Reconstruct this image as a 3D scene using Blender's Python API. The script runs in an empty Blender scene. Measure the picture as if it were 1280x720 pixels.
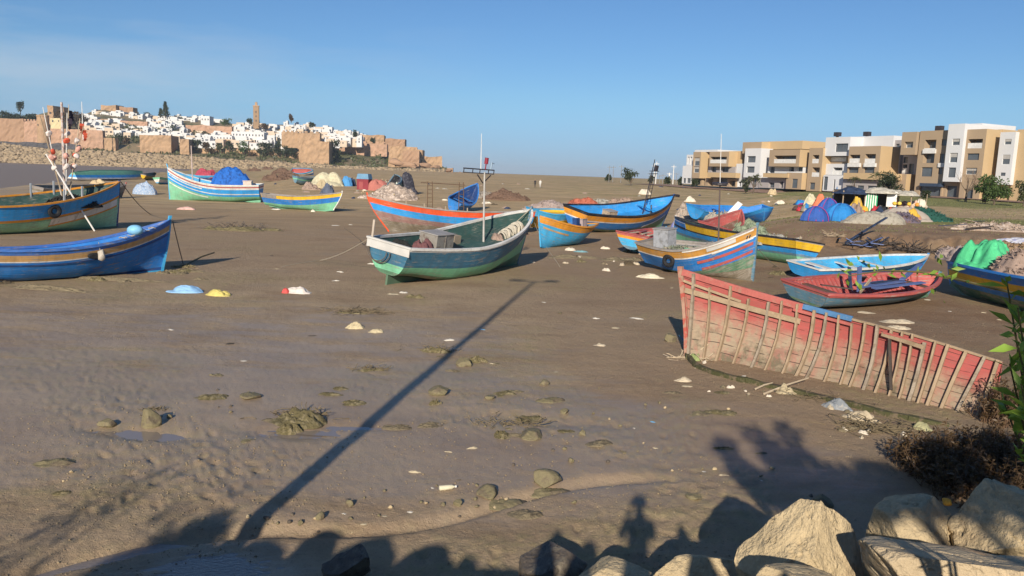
import bpy, bmesh, math, random
import numpy as np
from mathutils import Vector, Matrix, Euler

random.seed(7)
SC = bpy.context.scene
COL = SC.collection
R = math.radians
# ------------------------------------------------------------------ camera
F = 985.0; CAMH = 4.5
PITCH = math.atan((360-217)/F); ROLL = R(2.0)
fw = Vector((0, math.cos(PITCH), -math.sin(PITCH)))
u0 = Vector((0, math.sin(PITCH), math.cos(PITCH)))
r0 = Vector((1, 0, 0))
RV = r0*math.cos(ROLL)+u0*math.sin(ROLL)
UV_ = u0*math.cos(ROLL)-r0*math.sin(ROLL)
cam_d = bpy.data.cameras.new('camera'); cam = bpy.data.objects.new('camera', cam_d); COL.objects.link(cam)
cam_d.sensor_width = 36; cam_d.lens = 36*F/1280; cam_d.clip_end = 30000; cam_d.clip_start = 0.05
mw = Matrix((RV, UV_, -fw)).transposed().to_4x4(); mw.translation = Vector((0, 0, CAMH))
cam.matrix_world = mw
SC.camera = cam
# ------------------------------------------------------------------ light
AZ = R(9.9); EL = R(22.2)
w = bpy.data.worlds.new('World'); SC.world = w; w.use_nodes = True
wn = w.node_tree.nodes; wl = w.node_tree.links
bg = wn['Background']
sky = wn.new('ShaderNodeTexSky'); sky.sky_type = 'NISHITA'; sky.sun_disc = False
sky.sun_elevation = EL; sky.sun_rotation = math.pi+AZ
sky.air_density = 1.0; sky.dust_density = 0.0; sky.ozone_density = 2.2; sky.altitude = 0
# thin high cirrus in the world, laid out by sky direction
tc = wn.new('ShaderNodeTexCoord'); mp = wn.new('ShaderNodeMapping'); mp.inputs['Scale'].default_value = (1.3, 1.6, 9)
mp.inputs['Rotation'].default_value = (R(8), R(14), R(20))
nz = wn.new('ShaderNodeTexNoise'); nz.inputs['Scale'].default_value = 1.9; nz.inputs['Detail'].default_value = 7; nz.inputs['Roughness'].default_value = .55
wl.new(tc.outputs['Generated'], mp.inputs['Vector']); wl.new(mp.outputs['Vector'], nz.inputs['Vector'])
cr = wn.new('ShaderNodeValToRGB'); cr.color_ramp.elements[0].position = .46; cr.color_ramp.elements[1].position = .68
wl.new(nz.outputs['Fac'], cr.inputs['Fac'])
sp = wn.new('ShaderNodeSeparateXYZ'); wl.new(tc.outputs['Generated'], sp.inputs['Vector'])
lf = wn.new('ShaderNodeMapRange'); lf.inputs['From Min'].default_value = .0; lf.inputs['From Max'].default_value = -.55
lf.inputs['To Min'].default_value = 0; lf.inputs['To Max'].default_value = .60
wl.new(sp.outputs['X'], lf.inputs['Value'])
ml = wn.new('ShaderNodeMath'); ml.operation = 'MULTIPLY'; wl.new(cr.outputs['Color'], ml.inputs[0]); wl.new(lf.outputs['Result'], ml.inputs[1])
mx = wn.new('ShaderNodeMix'); mx.data_type = 'RGBA'; mx.inputs['B'].default_value = (8.6, 10.2, 12.2, 1)
tint = wn.new('ShaderNodeMix'); tint.data_type = 'RGBA'; tint.blend_type = 'MULTIPLY'; tint.inputs['Factor'].default_value = 1
tint.inputs['B'].default_value = (.83, 1.22, 1.71, 1)
hzr = wn.new('ShaderNodeMapRange'); hzr.interpolation_type = 'SMOOTHSTEP'; hzr.inputs['From Min'].default_value = .0; hzr.inputs['From Max'].default_value = .10; wl.new(sp.outputs['Z'], hzr.inputs['Value'])
hzc = wn.new('ShaderNodeMix'); hzc.data_type = 'RGBA'; hzc.inputs['A'].default_value = (.50, .80, 1.62, 1); hzc.inputs['B'].default_value = (.77, 1.14, 1.58, 1)
wl.new(hzr.outputs['Result'], hzc.inputs['Factor']); wl.new(hzc.outputs['Result'], tint.inputs['B'])
wl.new(sky.outputs['Color'], tint.inputs['A'])
wl.new(tint.outputs['Result'], mx.inputs['A']); wl.new(ml.outputs['Value'], mx.inputs['Factor'])
wl.new(mx.outputs['Result'], bg.inputs['Color'])
bg.inputs['Strength'].default_value = 0.05
sd = bpy.data.lights.new('sun', 'SUN'); sun = bpy.data.objects.new('sun', sd); COL.objects.link(sun)
sd.energy = 5.0; sd.angle = R(.55); sd.color = (1, .90, .76)
SD = Vector((math.sin(AZ)*math.cos(EL), math.cos(AZ)*math.cos(EL), -math.sin(EL)))
sun.rotation_euler = SD.to_track_quat('-Z', 'Y').to_euler()
sun.location = (0, 0, 60)
SC.view_settings.view_transform = 'Standard'; SC.view_settings.look = 'None'
SC.view_settings.exposure = 0.25; SC.view_settings.gamma = 1; SC.view_settings.use_curve_mapping = False
SC.cycles.max_bounces = 5; SC.cycles.diffuse_bounces = 3; SC.cycles.glossy_bounces = 2
# ------------------------------------------------------------------ pixel <-> ground helpers (1280x720 survey of the place)
def ray(px, py):
    d = fw+RV*((px-640)/F)+UV_*((360-py)/F); return d.normalized()
def at_z(px, py, z=0.0):
    d = ray(px, py); t = (z-CAMH)/d.z; return Vector((0, 0, CAMH))+d*t
def at_y(px, py, y):
    d = ray(px, py); return Vector((0, 0, CAMH))+d*(y/d.y)
# ------------------------------------------------------------------ noise
_rs = np.random.RandomState(3); _G = _rs.rand(256, 256)
def vnoise(x, y):
    x = np.asarray(x, float); y = np.asarray(y, float)
    xi = np.floor(x).astype(int); yi = np.floor(y).astype(int); fx = x-xi; fy = y-yi
    fx = fx*fx*(3-2*fx); fy = fy*fy*(3-2*fy)
    a = _G[xi & 255, yi & 255]; b = _G[(xi+1) & 255, yi & 255]; c = _G[xi & 255, (yi+1) & 255]; d = _G[(xi+1) & 255, (yi+1) & 255]
    return (a*(1-fx)+b*fx)*(1-fy)+(c*(1-fx)+d*fx)*fy
def fbm(x, y, o=4, g=.5):
    s = 0; a = 1; n = 0
    for i in range(o):
        s = s+a*vnoise(x*2**i+17.3*i, y*2**i+5.1*i); n += a; a *= g
    return s/n
def ss(a, b, v):
    t = np.clip((np.asarray(v, float)-a)/(b-a), 0, 1); return t*t*(3-2*t)
def dimples(x, y, c=.42):
    gx = np.floor(x/c); gy = np.floor(y/c); out = np.zeros_like(x)
    for dx in (-1, 0, 1):
        for dy in (-1, 0, 1):
            ix = (gx+dx).astype(int); iy = (gy+dy).astype(int); a = _G[ix & 255, iy & 255]; b = _G[(ix+91) & 255, (iy+37) & 255]; k = _G[(ix+13) & 255, (iy+171) & 255]
            px = (gx+dx+a)*c; py = (gy+dy+b)*c; th = k*6.28; u = (x-px)*np.cos(th)+(y-py)*np.sin(th); v = -(x-px)*np.sin(th)+(y-py)*np.cos(th)
            d = (u/.13)**2+(v/.06)**2; out += np.where(k > .45, np.exp(-d)*.040-np.exp(-((np.sqrt(d)-1.5)/.45)**2)*.010, 0)
    return out
# ------------------------------------------------------------------ terrain height
WATER = -0.3
_b = [at_z(-400, 262), at_z(0, 240), at_z(60, 231), at_z(120, 223), at_z(200, 215.5), at_z(300, 214)]
BX = np.array([p.x for p in _b]); BY = np.array([p.y for p in _b])
PUD = [(at_z(372, 541), .85, .28, .075), (at_z(440, 533), .9, .2, .05), (at_z(160, 537), 1.1, .3, .07), (at_z(200, 545), .7, .22, .07), (at_z(690, 528), 1.3, .22, .045), (at_z(640, 520), .9, .25, .05)]
def _interp_y(x):   # river bank y for a given x
    return np.interp(x, BX[::-1] if BX[0] > BX[-1] else BX, BY[::-1] if BX[0] > BX[-1] else BY)
def H(x, y, fine=True):
    x = np.asarray(x, float); y = np.asarray(y, float)
    yy = np.maximum(y, .01); a = x/yy
    # plateau behind the boats
    zc = np.interp(y, [0, 62, 100, 150, 230, 330, 600, 3000], [0, 0, .45, 1.55, 2.7, 3.5, 3.9, 3.9])
    ybank = 50+2.5*np.sin(x*.35)+3*(fbm(x*.25, y*.1, 3)-.5)
    zr = 1.2*ss(0, 9, y-ybank)+np.interp(y, [60, 90, 140, 260, 3000], [0, .75, 1.6, 2.4, 2.8])
    kr = ss(.28, .42, a+.04*np.sin(y*.2))*ss(30, 45, y)
    zl = np.interp(y, [0, 90, 150, 260, 500, 600], [0, 0, .35, 1.3, 2.6, 2.6])
    kl = ss(-.26, -.34, a)*ss(30, 60, y)
    z = zc*(1-kr)*(1-kl)+zr*kr+zl*kl
    # river
    # side of bank polyline in polar coordinates
    br = np.interp(a, [-.95, -.655, -.595, -.53, -.45, -.345, -.28], [70, 104, 128, 165, 235, 400, 520])
    riv = ss(0, 22, y-br)*ss(-.22, -.34, a)
    z = z*(1-riv)+(-1.2)*riv
    z = np.where(y > 1200, z-(y-1200)*.01, z); z = np.maximum(z, -12)
    # embankment under and beside the viewpoint
    toe = 7.2+3.6*ss(1.5, 6.5, x)+.35*np.sin(x*1.1)
    top = 1.0+2.2*ss(2, 5, x)
    k = ss(0, 1, (toe-y)/(toe-top))
    hb = 2.9-1.3*ss(-4.3, -6.3, x)*ss(-.9, .4, y)  # left bank lowered to let the sun reach the mud beyond
    z = z*(1-k)+hb*k
    if fine:
        near = 1-ss(45, 160, y)
        z = z+(fbm(x*.22+3, y*.22, 3)-.5)*.10*near*(1-k)
        z = z+(fbm(x*.9, y*.9+9, 3)-.5)*(.012+.022*(1-ss(10, 16, y)))*near
        rough = ss(.50, .68, fbm(x*.35+31, y*.35+12, 2))*.75
        rough = np.maximum(rough, np.exp(-(((x+4.6)/1.6)**2+((y-11.2)/1.5)**2))*1.3)
        z = z+(np.abs(fbm(x*5, y*5, 3)-.5))*.10*rough*(1-.7*ss(13, 18, y))*(1-ss(25, 60, y))
        z = z+(fbm(x*9+4, y*9, 2)-.5)*.016*(1-ss(15, 40, y))
        if x.size > 5: z = z-dimples(x, y)*(.10*(1-ss(11, 15, y))+rough*(1-.75*ss(13, 18, y)))*(1-ss(22, 40, y))
        # drag furrows running away over the flat
        z = z+np.sin((y*1.0+x*.12)*5+fbm(x*.5, y*.5, 2)*9)*.003*(1-ss(20, 45, y))
        # rippled hollow low on the left
        z = z-.10*np.exp(-(((x+3.4)/1.5)**2+((y-8.3)/.9)**2))
        z = z+np.sin((y*1.0-x*.35)*44+fbm(x*2, y*2, 2)*7)*.009*np.exp(-(((x+3.3)/1.7)**2+((y-8.3)/1.1)**2))
        # a shallow drainage rill
        yr = 10.4+.42*x+.3*np.sin(x*1.3)
        z = z-.10*np.exp(-((y-yr)/.14)**2)*ss(-6.5, -4, x)*(1-ss(1.5, 3, x))
        for (p, sx, sy, dp) in PUD:
            z = z-dp*np.exp(-(((x-p.x)/sx)**2+((y-p.y)/sy)**2))
        z = z+(fbm(x*.12, y*.12, 4)-.5)*.5*ss(70, 140, y)*(1-riv)*(1-ss(300, 500, y))
        # eroded little cliff on the right
        z = z+(np.abs(fbm(x*.7, y*.7, 3)-.5)-.1)*2.4*kr*np.exp(-((y-ybank-4)/4)**2)
    return z
def Hs(x, y): return float(H(np.array([x]), np.array([y]))[0])
_TT = 5.0*1.01**np.arange(521)
def GT(px, py):
    d = ray(px, py); T = _TT
    for _ in range(3):
        X_ = d.x*T; Y_ = d.y*T; Z_ = CAMH+d.z*T; below = Z_ < H(X_, Y_)
        if not below.any(): T = np.array([600.0]); i = 0; break
        i = int(np.argmax(below))
        if i == 0: break
        T = np.linspace(T[i-1], T[i], 24)
    t = float(T[i]); x, y = d.x*t, d.y*t
    return Vector((x, y, Hs(x, y)))
# ------------------------------------------------------------------ mesh builder
class MB:
    def __init__(s): s.v = []; s.f = []; s.m = []; s.uv = {}
    def add(s, vs, fs, m=0):
        o = len(s.v); s.v += [tuple(p) for p in vs]
        for f in fs: s.f.append(tuple(i+o for i in f)); s.m.append(m)
    def quad(s, a, b, c, d, m=0, uv=None):
        s.add([a, b, c, d], [(0, 1, 2, 3)], m)
        if uv: s.uv[len(s.f)-1] = uv
    def box(s, c, size, rot=None, m=0, taper=1.0):
        x, y, z = [k/2 for k in size]; vs = []
        for sz in (-1, 1):
            tt = taper if sz > 0 else 1
            for sx, sy in ((-1, -1), (1, -1), (1, 1), (-1, 1)):
                p = Vector((sx*x*tt, sy*y*tt, sz*z))
                if rot is not None: p = rot @ p
                vs.append(p+Vector(c))
        s.add(vs, [(3, 2, 1, 0), (4, 5, 6, 7), (0, 1, 5, 4), (1, 2, 6, 5), (2, 3, 7, 6), (3, 0, 4, 7)], m)
    def beam(s, p0, p1, wd, hg, m=0, up=Vector((0, 0, 1))):
        p0 = Vector(p0); p1 = Vector(p1); d = (p1-p0); L = d.length
        if L < 1e-6: return
        d /= L; sd = d.cross(up)
        if sd.length < 1e-3: sd = d.cross(Vector((1, 0, 0)))
        sd.normalize(); uu = sd.cross(d)
        rot = Matrix((d, sd, uu)).transposed()
        s.box((p0+p1)/2, (L, wd, hg), rot, m)
    def tube(s, pts, r, n=7, m=0, cap=True):
        pts = [Vector(p) for p in pts]; rs = r if isinstance(r, (list, tuple)) else [r]*len(pts)
        rings = []; prev = None
        for i, p in enumerate(pts):
            d = (pts[min(i+1, len(pts)-1)]-pts[max(i-1, 0)])
            d = d.normalized() if d.length > 1e-9 else Vector((0, 0, 1))
            if prev is None:
                a = d.orthogonal().normalized()
            else:
                a = prev-d*prev.dot(d); a = a.normalized() if a.length > 1e-6 else d.orthogonal().normalized()
            prev = a; b = d.cross(a)
            rings.append([p+(a*math.cos(2*math.pi*k/n)+b*math.sin(2*math.pi*k/n))*rs[i] for k in range(n)])
        vs = [q for rg in rings for q in rg]; fs = []
        for i in range(len(pts)-1):
            for k in range(n):
                fs.append((i*n+k, i*n+(k+1) % n, (i+1)*n+(k+1) % n, (i+1)*n+k))
        if cap: fs.append(tuple(range(n-1, -1, -1))); fs.append(tuple((len(pts)-1)*n+k for k in range(n)))
        s.add(vs, fs, m)
    def prism(s, poly, z0, z1, m=0):
        n = len(poly); vs = [(x, y, z0) for x, y in poly]+[(x, y, z1) for x, y in poly]
        fs = [tuple(range(n-1, -1, -1)), tuple(range(n, 2*n))]+[(i, (i+1) % n, n+(i+1) % n, n+i) for i in range(n)]
        s.add(vs, fs, m)
    def build(s, name, mats, parent=None, smooth=False):
        me = bpy.data.meshes.new(name); me.from_pydata(s.v, [], s.f)
        if not isinstance(mats, (list, tuple)): mats = [mats]
        for m in mats:
            if m: me.materials.append(m)
        if len(mats) > 1: me.polygons.foreach_set('material_index', s.m)
        if s.uv:
            ul = me.uv_layers.new(name='UVMap')
            for fi, uv in s.uv.items():
                p = me.polygons[fi]
                for k, li in enumerate(p.loop_indices): ul.data[li].uv = uv[k]
        if smooth: me.polygons.foreach_set('use_smooth', [True]*len(me.polygons))
        me.update()
        ob = bpy.data.objects.new(name, me); COL.objects.link(ob)
        if parent: ob.parent = parent
        return ob
def npmesh(name, V, Fq, mats, parent=None, smooth=False):
    me = bpy.data.meshes.new(name); n = len(V); k = Fq.shape[1]
    me.vertices.add(n); me.vertices.foreach_set('co', np.asarray(V, np.float32).ravel())
    me.loops.add(Fq.size); me.loops.foreach_set('vertex_index', Fq.astype(np.int32).ravel())
    me.polygons.add(len(Fq)); me.polygons.foreach_set('loop_start', np.arange(0, Fq.size, k, dtype=np.int32))
    me.polygons.foreach_set('loop_total', np.full(len(Fq), k, np.int32))
    if smooth: me.polygons.foreach_set('use_smooth', np.ones(len(Fq), bool))
    me.update(calc_edges=True); me.validate()
    for m in (mats if isinstance(mats, (list, tuple)) else [mats]): me.materials.append(m)
    ob = bpy.data.objects.new(name, me); COL.objects.link(ob)
    if parent: ob.parent = parent
    return ob
def tag(o, label, cat, group=None, kind=None):
    if label: o['label'] = label
    if cat: o['category'] = cat
    if group: o['group'] = group
    if kind: o['kind'] = kind
    return o
def thing(name, label, cat, loc=(0, 0, 0), rot=(0, 0, 0), group=None):
    o = bpy.data.objects.new(name, None); COL.objects.link(o); o.empty_display_size = .2
    o.location = loc; o.rotation_euler = rot
    return tag(o, label, cat, group)
def copy_tree(o, parent=None):
    c = o.copy(); COL.objects.link(c)
    if parent: c.parent = parent
    for ch in KIDS.get(o.name, []) if False else [k for k in o.children]: copy_tree(ch, c)
    return c
def mwof(o):
    return Matrix.LocRotScale(o.location, o.rotation_euler, o.scale)
# ------------------------------------------------------------------ materials
_M = {}
def _new(name):
    m = bpy.data.materials.new(name); m.use_nodes = True; nt = m.node_tree
    return m, nt.nodes, nt.links, nt.nodes['Principled BSDF']
def N(nodes, t, **kw):
    n = nodes.new(t)
    for k, v in kw.items():
        if k in ('data_type', 'blend_type', 'operation', 'wave_type', 'bands_direction', 'feature', 'attribute_name'): setattr(n, k, v)
    return n
def noise(nd, lk, vec, scale, det=4, rough=.55):
    n = nd.new('ShaderNodeTexNoise'); n.inputs['Scale'].default_value = scale; n.inputs['Detail'].default_value = det; n.inputs['Roughness'].default_value = rough
    if vec is not None: lk.new(vec, n.inputs['Vector'])
    return n.outputs['Fac']
def ramp(nd, lk, v, a, b, lo=0, hi=1):
    m = nd.new('ShaderNodeMapRange'); m.inputs['From Min'].default_value = a; m.inputs['From Max'].default_value = b
    m.inputs['To Min'].default_value = lo; m.inputs['To Max'].default_value = hi; lk.new(v, m.inputs['Value']); return m.outputs['Result']
def mixc(nd, lk, fac, a, b, mode='MIX'):
    m = nd.new('ShaderNodeMix'); m.data_type = 'RGBA'; m.blend_type = mode
    for inp, v in (('Factor', fac), ('A', a), ('B', b)):
        if isinstance(v, (int, float)): m.inputs[inp].default_value = v
        elif isinstance(v, tuple): m.inputs[inp].default_value = (*v[:3], 1)
        else: lk.new(v, m.inputs[inp])
    return m.outputs['Result']
def math_(nd, lk, op, a, b=None):
    m = nd.new('ShaderNodeMath'); m.operation = op
    for i, v in enumerate((a, b)):
        if v is None: continue
        if isinstance(v, (int, float)): m.inputs[i].default_value = v
        else: lk.new(v, m.inputs[i])
    return m.outputs['Value']
def bump(nd, lk, bs, h, strength=.3, dist=.02):
    b = nd.new('ShaderNodeBump'); b.inputs['Strength'].default_value = strength; b.inputs['Distance'].default_value = dist
    lk.new(h, b.inputs['Height']); lk.new(b.outputs['Normal'], bs.inputs['Normal'])
def mapping(nd, lk, vec, scale, rot=(0, 0, 0)):
    m = nd.new('ShaderNodeMapping'); m.inputs['Scale'].default_value = scale; m.inputs['Rotation'].default_value = rot
    lk.new(vec, m.inputs['Vector']); return m.outputs['Vector']
def c_(c, k): return tuple(min(1, x*k) for x in c)
def mat(name, c, rough=.75, var=.2, scale=2.0, bscale=25, bstr=.3, bdist=.02, c2=None, c2t=(.5, .65), spec=.3, metal=0, stretch=(1, 1, 1), sub=0):
    if name in _M: return _M[name]
    m, nd, lk, bs = _new(name)
    t = nd.new('ShaderNodeTexCoord').outputs['Object']
    if stretch != (1, 1, 1): t = mapping(nd, lk, t, stretch)
    n1 = noise(nd, lk, t, scale, 5, .6); n2 = noise(nd, lk, t, bscale, 5, .65)
    col = mixc(nd, lk, ramp(nd, lk, n1, .3, .7), c_(c, 1-var), c_(c, 1+var))
    if c2: col = mixc(nd, lk, ramp(nd, lk, noise(nd, lk, t, scale*1.7, 6, .65), *c2t), col, c2)
    col = mixc(nd, lk, .55*min(1, var*2.5), col, mixc(nd, lk, ramp(nd, lk, n2, .25, .75), c_(c, .7), c_(c, 1.25)))
    if c2: col = mixc(nd, lk, ramp(nd, lk, noise(nd, lk, t, scale*1.7, 6, .65), *c2t, 0, .7), col, c2)
    lk.new(col, bs.inputs['Base Color'])
    bs.inputs['Roughness'].default_value = rough; bs.inputs['Specular IOR Level'].default_value = spec; bs.inputs['Metallic'].default_value = metal
    if bstr: bump(nd, lk, bs, n2, bstr, bdist)
    _M[name] = m; return m
def paint(name, c, wear=.25, grime=(.10, .075, .05), rough=.5, under=None, seams=True):
    if name in _M: return _M[name]
    m, nd, lk, bs = _new(name)
    tcn = nd.new('ShaderNodeTexCoord'); uv = tcn.outputs['UV']; ob = tcn.outputs['Object']
    big = noise(nd, lk, ob, .9, 4, .6)
    base = mixc(nd, lk, ramp(nd, lk, big, .3, .7), c_(c, .78), c_(c, 1.15))
    # faded, chalky patches
    fade = ramp(nd, lk, noise(nd, lk, mapping(nd, lk, ob, (1.2, 1.2, 3)), 1.7, 7, .72), .50, .70, 0, .30)
    base = mixc(nd, lk, fade, base, tuple(x*.55+.16 for x in c))
    # long scrapes along the planks
    scr = ramp(nd, lk, noise(nd, lk, mapping(nd, lk, uv, (.7, 6, 1)), 1.8, 9, .75), .60-.14*wear, .64-.14*wear, 0, 1)
    msk = ramp(nd, lk, noise(nd, lk, ob, 1.3, 3, .5), .40, .55)
    scr = math_(nd, lk, 'MULTIPLY', scr, msk)
    base = mixc(nd, lk, math_(nd, lk, 'MULTIPLY', scr, .75), base, under or (.34, .30, .25))
    # grime runs downwards
    gr = ramp(nd, lk, noise(nd, lk, mapping(nd, lk, uv, (2.6, .55, 1)), 1.5, 8, .72), .46, .66, 0, .10+.35*wear)
    base = mixc(nd, lk, gr, base, grime)
    if seams:
        sx = nd.new('ShaderNodeSeparateXYZ'); lk.new(uv, sx.inputs['Vector'])
        fr = math_(nd, lk, 'FRACT', math_(nd, lk, 'DIVIDE', sx.outputs['Y'], .145))
        sm = math_(nd, lk, 'LESS_THAN', fr, .07)
        brk = ramp(nd, lk, noise(nd, lk, mapping(nd, lk, uv, (1.5, 3, 1)), 1.3, 3), .4, .55)
        sm = math_(nd, lk, 'MULTIPLY', sm, brk)
        base = mixc(nd, lk, math_(nd, lk, 'MULTIPLY', sm, .45), base, c_(c, .3))
        hgt = math_(nd, lk, 'SUBTRACT', math_(nd, lk, 'MULTIPLY', noise(nd, lk, mapping(nd, lk, uv, (2, 12, 1)), 4, 5), .35), sm)
        bump(nd, lk, bs, hgt, .55, .012)
    else:
        bump(nd, lk, bs, noise(nd, lk, ob, 22, 5), .3, .008)
    lk.new(base, bs.inputs['Base Color'])
    rr = ramp(nd, lk, big, .3, .7, rough-.08, rough+.2); lk.new(rr, bs.inputs['Roughness'])
    bs.inputs['Specular IOR Level'].default_value = .35
    _M[name] = m; return m
# ------------------------------------------------------------------ ground material
def ground_mat():
    m, nd, lk, bs = _new('mud_and_sand')
    t = nd.new('ShaderNodeTexCoord').outputs['Object']
    def at(n):
        a = nd.new('ShaderNodeAttribute'); a.attribute_name = n; return a.outputs['Fac']
    sand, grass, wet, rough_ = at('sand'), at('grass'), at('wet'), at('lumpy')
    n0 = noise(nd, lk, mapping(nd, lk, t, (.35, .9, 1)), .55, 8, .68); n1 = noise(nd, lk, t, .45, 6, .62); n2 = noise(nd, lk, t, 3.1, 7, .7); n3 = noise(nd, lk, t, 22, 6, .75); n4 = noise(nd, lk, t, 90, 4, .7)
    mud = mixc(nd, lk, ramp(nd, lk, n1, .35, .65), (.34, .243, .155), (.46, .34, .215))
    mud = mixc(nd, lk, ramp(nd, lk, n2, .52, .7, 0, .6), mud, (.42, .335, .195))
    snd = mixc(nd, lk, ramp(nd, lk, n1, .3, .7), (.50, .35, .19), (.62, .45, .25))
    snd = mixc(nd, lk, ramp(nd, lk, noise(nd, lk, mapping(nd, lk, t, (.03, .3, 1)), 1.6, 7, .7), .42, .62, 0, .75), snd, (.27, .20, .10))
    col = mixc(nd, lk, sand, mud, snd)
    col = mixc(nd, lk, ramp(nd, lk, n0, .52, .64, 0, .45), col, (.25, .165, .095))
    col = mixc(nd, lk, ramp(nd, lk, n0, .46, .36, 0, .35), col, (.30, .255, .20))
    col = mixc(nd, lk, math_(nd, lk, 'MULTIPLY', at('brown'), ramp(nd, lk, n1, .35, .6, .45, 1)), col, (.26, .165, .098))
    # olive silt on lumpy places
    col = mixc(nd, lk, math_(nd, lk, 'MULTIPLY', rough_, ramp(nd, lk, n2, .4, .65, 0, .8)), col, (.36, .29, .15))
    gr = mixc(nd, lk, ramp(nd, lk, n2, .3, .7), (.15, .165, .055), (.29, .27, .10))
    gm = ramp(nd, lk, math_(nd, lk, 'ADD', grass, math_(nd, lk, 'MULTIPLY', math_(nd, lk, 'SUBTRACT', noise(nd, lk, mapping(nd, lk, t, (.06, .35, 1)), 2.2, 7, .7), .5), 1.4)), .42, .62)
    gm = math_(nd, lk, 'MULTIPLY', gm, ramp(nd, lk, grass, .02, .2))
    col = mixc(nd, lk, gm, col, gr)
    # fine dark and pale flecks
    col = mixc(nd, lk, ramp(nd, lk, n3, .56, .68, 0, .6), col, (.17, .13, .09))
    col = mixc(nd, lk, ramp(nd, lk, n3, .42, .33, 0, .35), col, (.50, .41, .29))
    col = mixc(nd, lk, ramp(nd, lk, n4, .3, .7, 0, .30), c_((.2, .16, .12), .5), col) if False else col
    wt = ramp(nd, lk, math_(nd, lk, 'ADD', wet, math_(nd, lk, 'MULTIPLY', math_(nd, lk, 'SUBTRACT', noise(nd, lk, mapping(nd, lk, t, (.5, 1.4, 1)), .9, 7, .65), .5), 1.1)), .45, .75)
    col = mixc(nd, lk, math_(nd, lk, 'MULTIPLY', wt, .38), col, (.21, .16, .12))
    lk.new(col, bs.inputs['Base Color'])
    rg = mixc(nd, lk, wt, (.85, .85, .85), (.42, .42, .42)); lk.new(rg, bs.inputs['Roughness'])
    lk.new(mixc(nd, lk, wt, (.12, .12, .12), (.42, .42, .42)), bs.inputs['Specular IOR Level'])
    h = math_(nd, lk, 'ADD', math_(nd, lk, 'MULTIPLY', n3, .5), math_(nd, lk, 'MULTIPLY', n2, 1.6))
    h = math_(nd, lk, 'ADD', h, math_(nd, lk, 'MULTIPLY', n4, .35))
    b = nd.new('ShaderNodeBump'); b.inputs['Distance'].default_value = .055; lk.new(h, b.inputs['Height'])
    lk.new(mixc(nd, lk, wt, (.85, .85, .85), (.34, .34, .34)), b.inputs['Strength'])
    lk.new(b.outputs['Normal'], bs.inputs['Normal'])
    return m
def water_mat(name, c, bs_, rough=.08, scale=3, spec=.5):
    m, nd, lk, bs = _new(name)
    t = nd.new('ShaderNodeTexCoord').outputs['Object']
    bs.inputs['Base Color'].default_value = (*c, 1); bs.inputs['Roughness'].default_value = rough; bs.inputs['Specular IOR Level'].default_value = spec
    bump(nd, lk, bs, noise(nd, lk, mapping(nd, lk, t, (1, 2.2, 1)), scale, 4, .6), bs_, .03)
    return m
# polar sheet round the viewpoint, out beyond the horizon
_r = [.45]
while _r[-1] < 9000:
    r = _r[-1]; k = .0075 if r < 45 else (.013 if r < 200 else .03)
    _r.append(r*(1+k))
_r = np.array(_r)
_th = np.concatenate([np.linspace(-180, -40, 70, endpoint=False), np.linspace(-40, 40, 840, endpoint=False), np.linspace(40, 180, 70, endpoint=False)])
_th = np.radians(_th)
RR, TH = np.meshgrid(_r, _th, indexing='ij')
X = RR*np.sin(TH); Y = RR*np.cos(TH)
Z = H(X, Y)
nr, nt_ = X.shape
V = np.stack([X, Y, Z], -1).reshape(-1, 3)
V = np.vstack([V, [[0, 0, Hs(0, 0)]]])
i = np.arange(nr-1)[:, None]; j = np.arange(nt_)[None, :]
j2 = (j+1) % nt_
Fq = np.stack([i*nt_+j, i*nt_+j2, (i+1)*nt_+j2, (i+1)*nt_+j], -1).reshape(-1, 4)[:, ::-1]
me_ground = npmesh('ground', V, Fq, ground_mat(), smooth=True)
me_ground['kind'] = 'structure'
def fattr(name, arr):
    a = me_ground.data.attributes.new(name, 'FLOAT', 'POINT')
    arr = np.append(np.asarray(arr, np.float32).ravel(), 0.5).astype(np.float32)
    a.data.foreach_set('value', arr)
AX = X/np.maximum(Y, .01)
fattr('brown', np.clip(.85*ss(3, 12, X)*ss(13, 22, Y)*(1-ss(60, 75, Y))+.35*ss(24, 40, Y)*(1-ss(70, 90, Y))+.3*ss(-2, 4, X)*ss(9, 14, Y)*(1-ss(30, 50, Y)), 0, 1))
fattr('sand', np.clip(.62*ss(34, 85, Y)+.4*ss(55, 120, Y)+(fbm(X*.05, Y*.05, 3)-.5)*.5*ss(30, 60, Y)+(1-ss(0, 3, Y-6))*.3, 0, 1))
gr = ss(100, 140, Y)*(.24+.18*ss(-.1, .1, AX))+.25*ss(.25, .4, AX)*ss(60, 75, Y)*(1-ss(200, 300, Y))+.16*ss(-.25, -.3, AX)*ss(130, 200, Y)
gr = gr+.85*np.exp(-((Y-73)/5)**2)*ss(.34, .44, AX)+.45*np.exp(-((Y-112)/14)**2)*ss(.40, .5, AX)
fattr('grass', np.clip(gr, 0, 1))
wet = .62*np.exp(-((Y-13)/3.2)**2)*(1-ss(3, 8, X))+.45*np.exp(-((Y-20)/7)**2)*(1-ss(-3, 5, X))+.25*(1-ss(25, 45, Y))
for (p, sx, sy, dp) in PUD: wet = np.maximum(wet, 1.1*np.exp(-(((X-p.x)/sx/1.4)**2+((Y-p.y)/sy/1.6)**2)))
wet = np.maximum(wet, .9*np.exp(-(((X+3.3)/1.8)**2+((Y-8.3)/1.1)**2)))
wet = np.maximum(wet, .6*ss(-30, -60, X)*(1-ss(-.2, -.4, AX)*0)*ss(60, 90, Y)*ss(-.40, -.5, AX))
fattr('wet', np.clip(wet, 0, 1))
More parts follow.
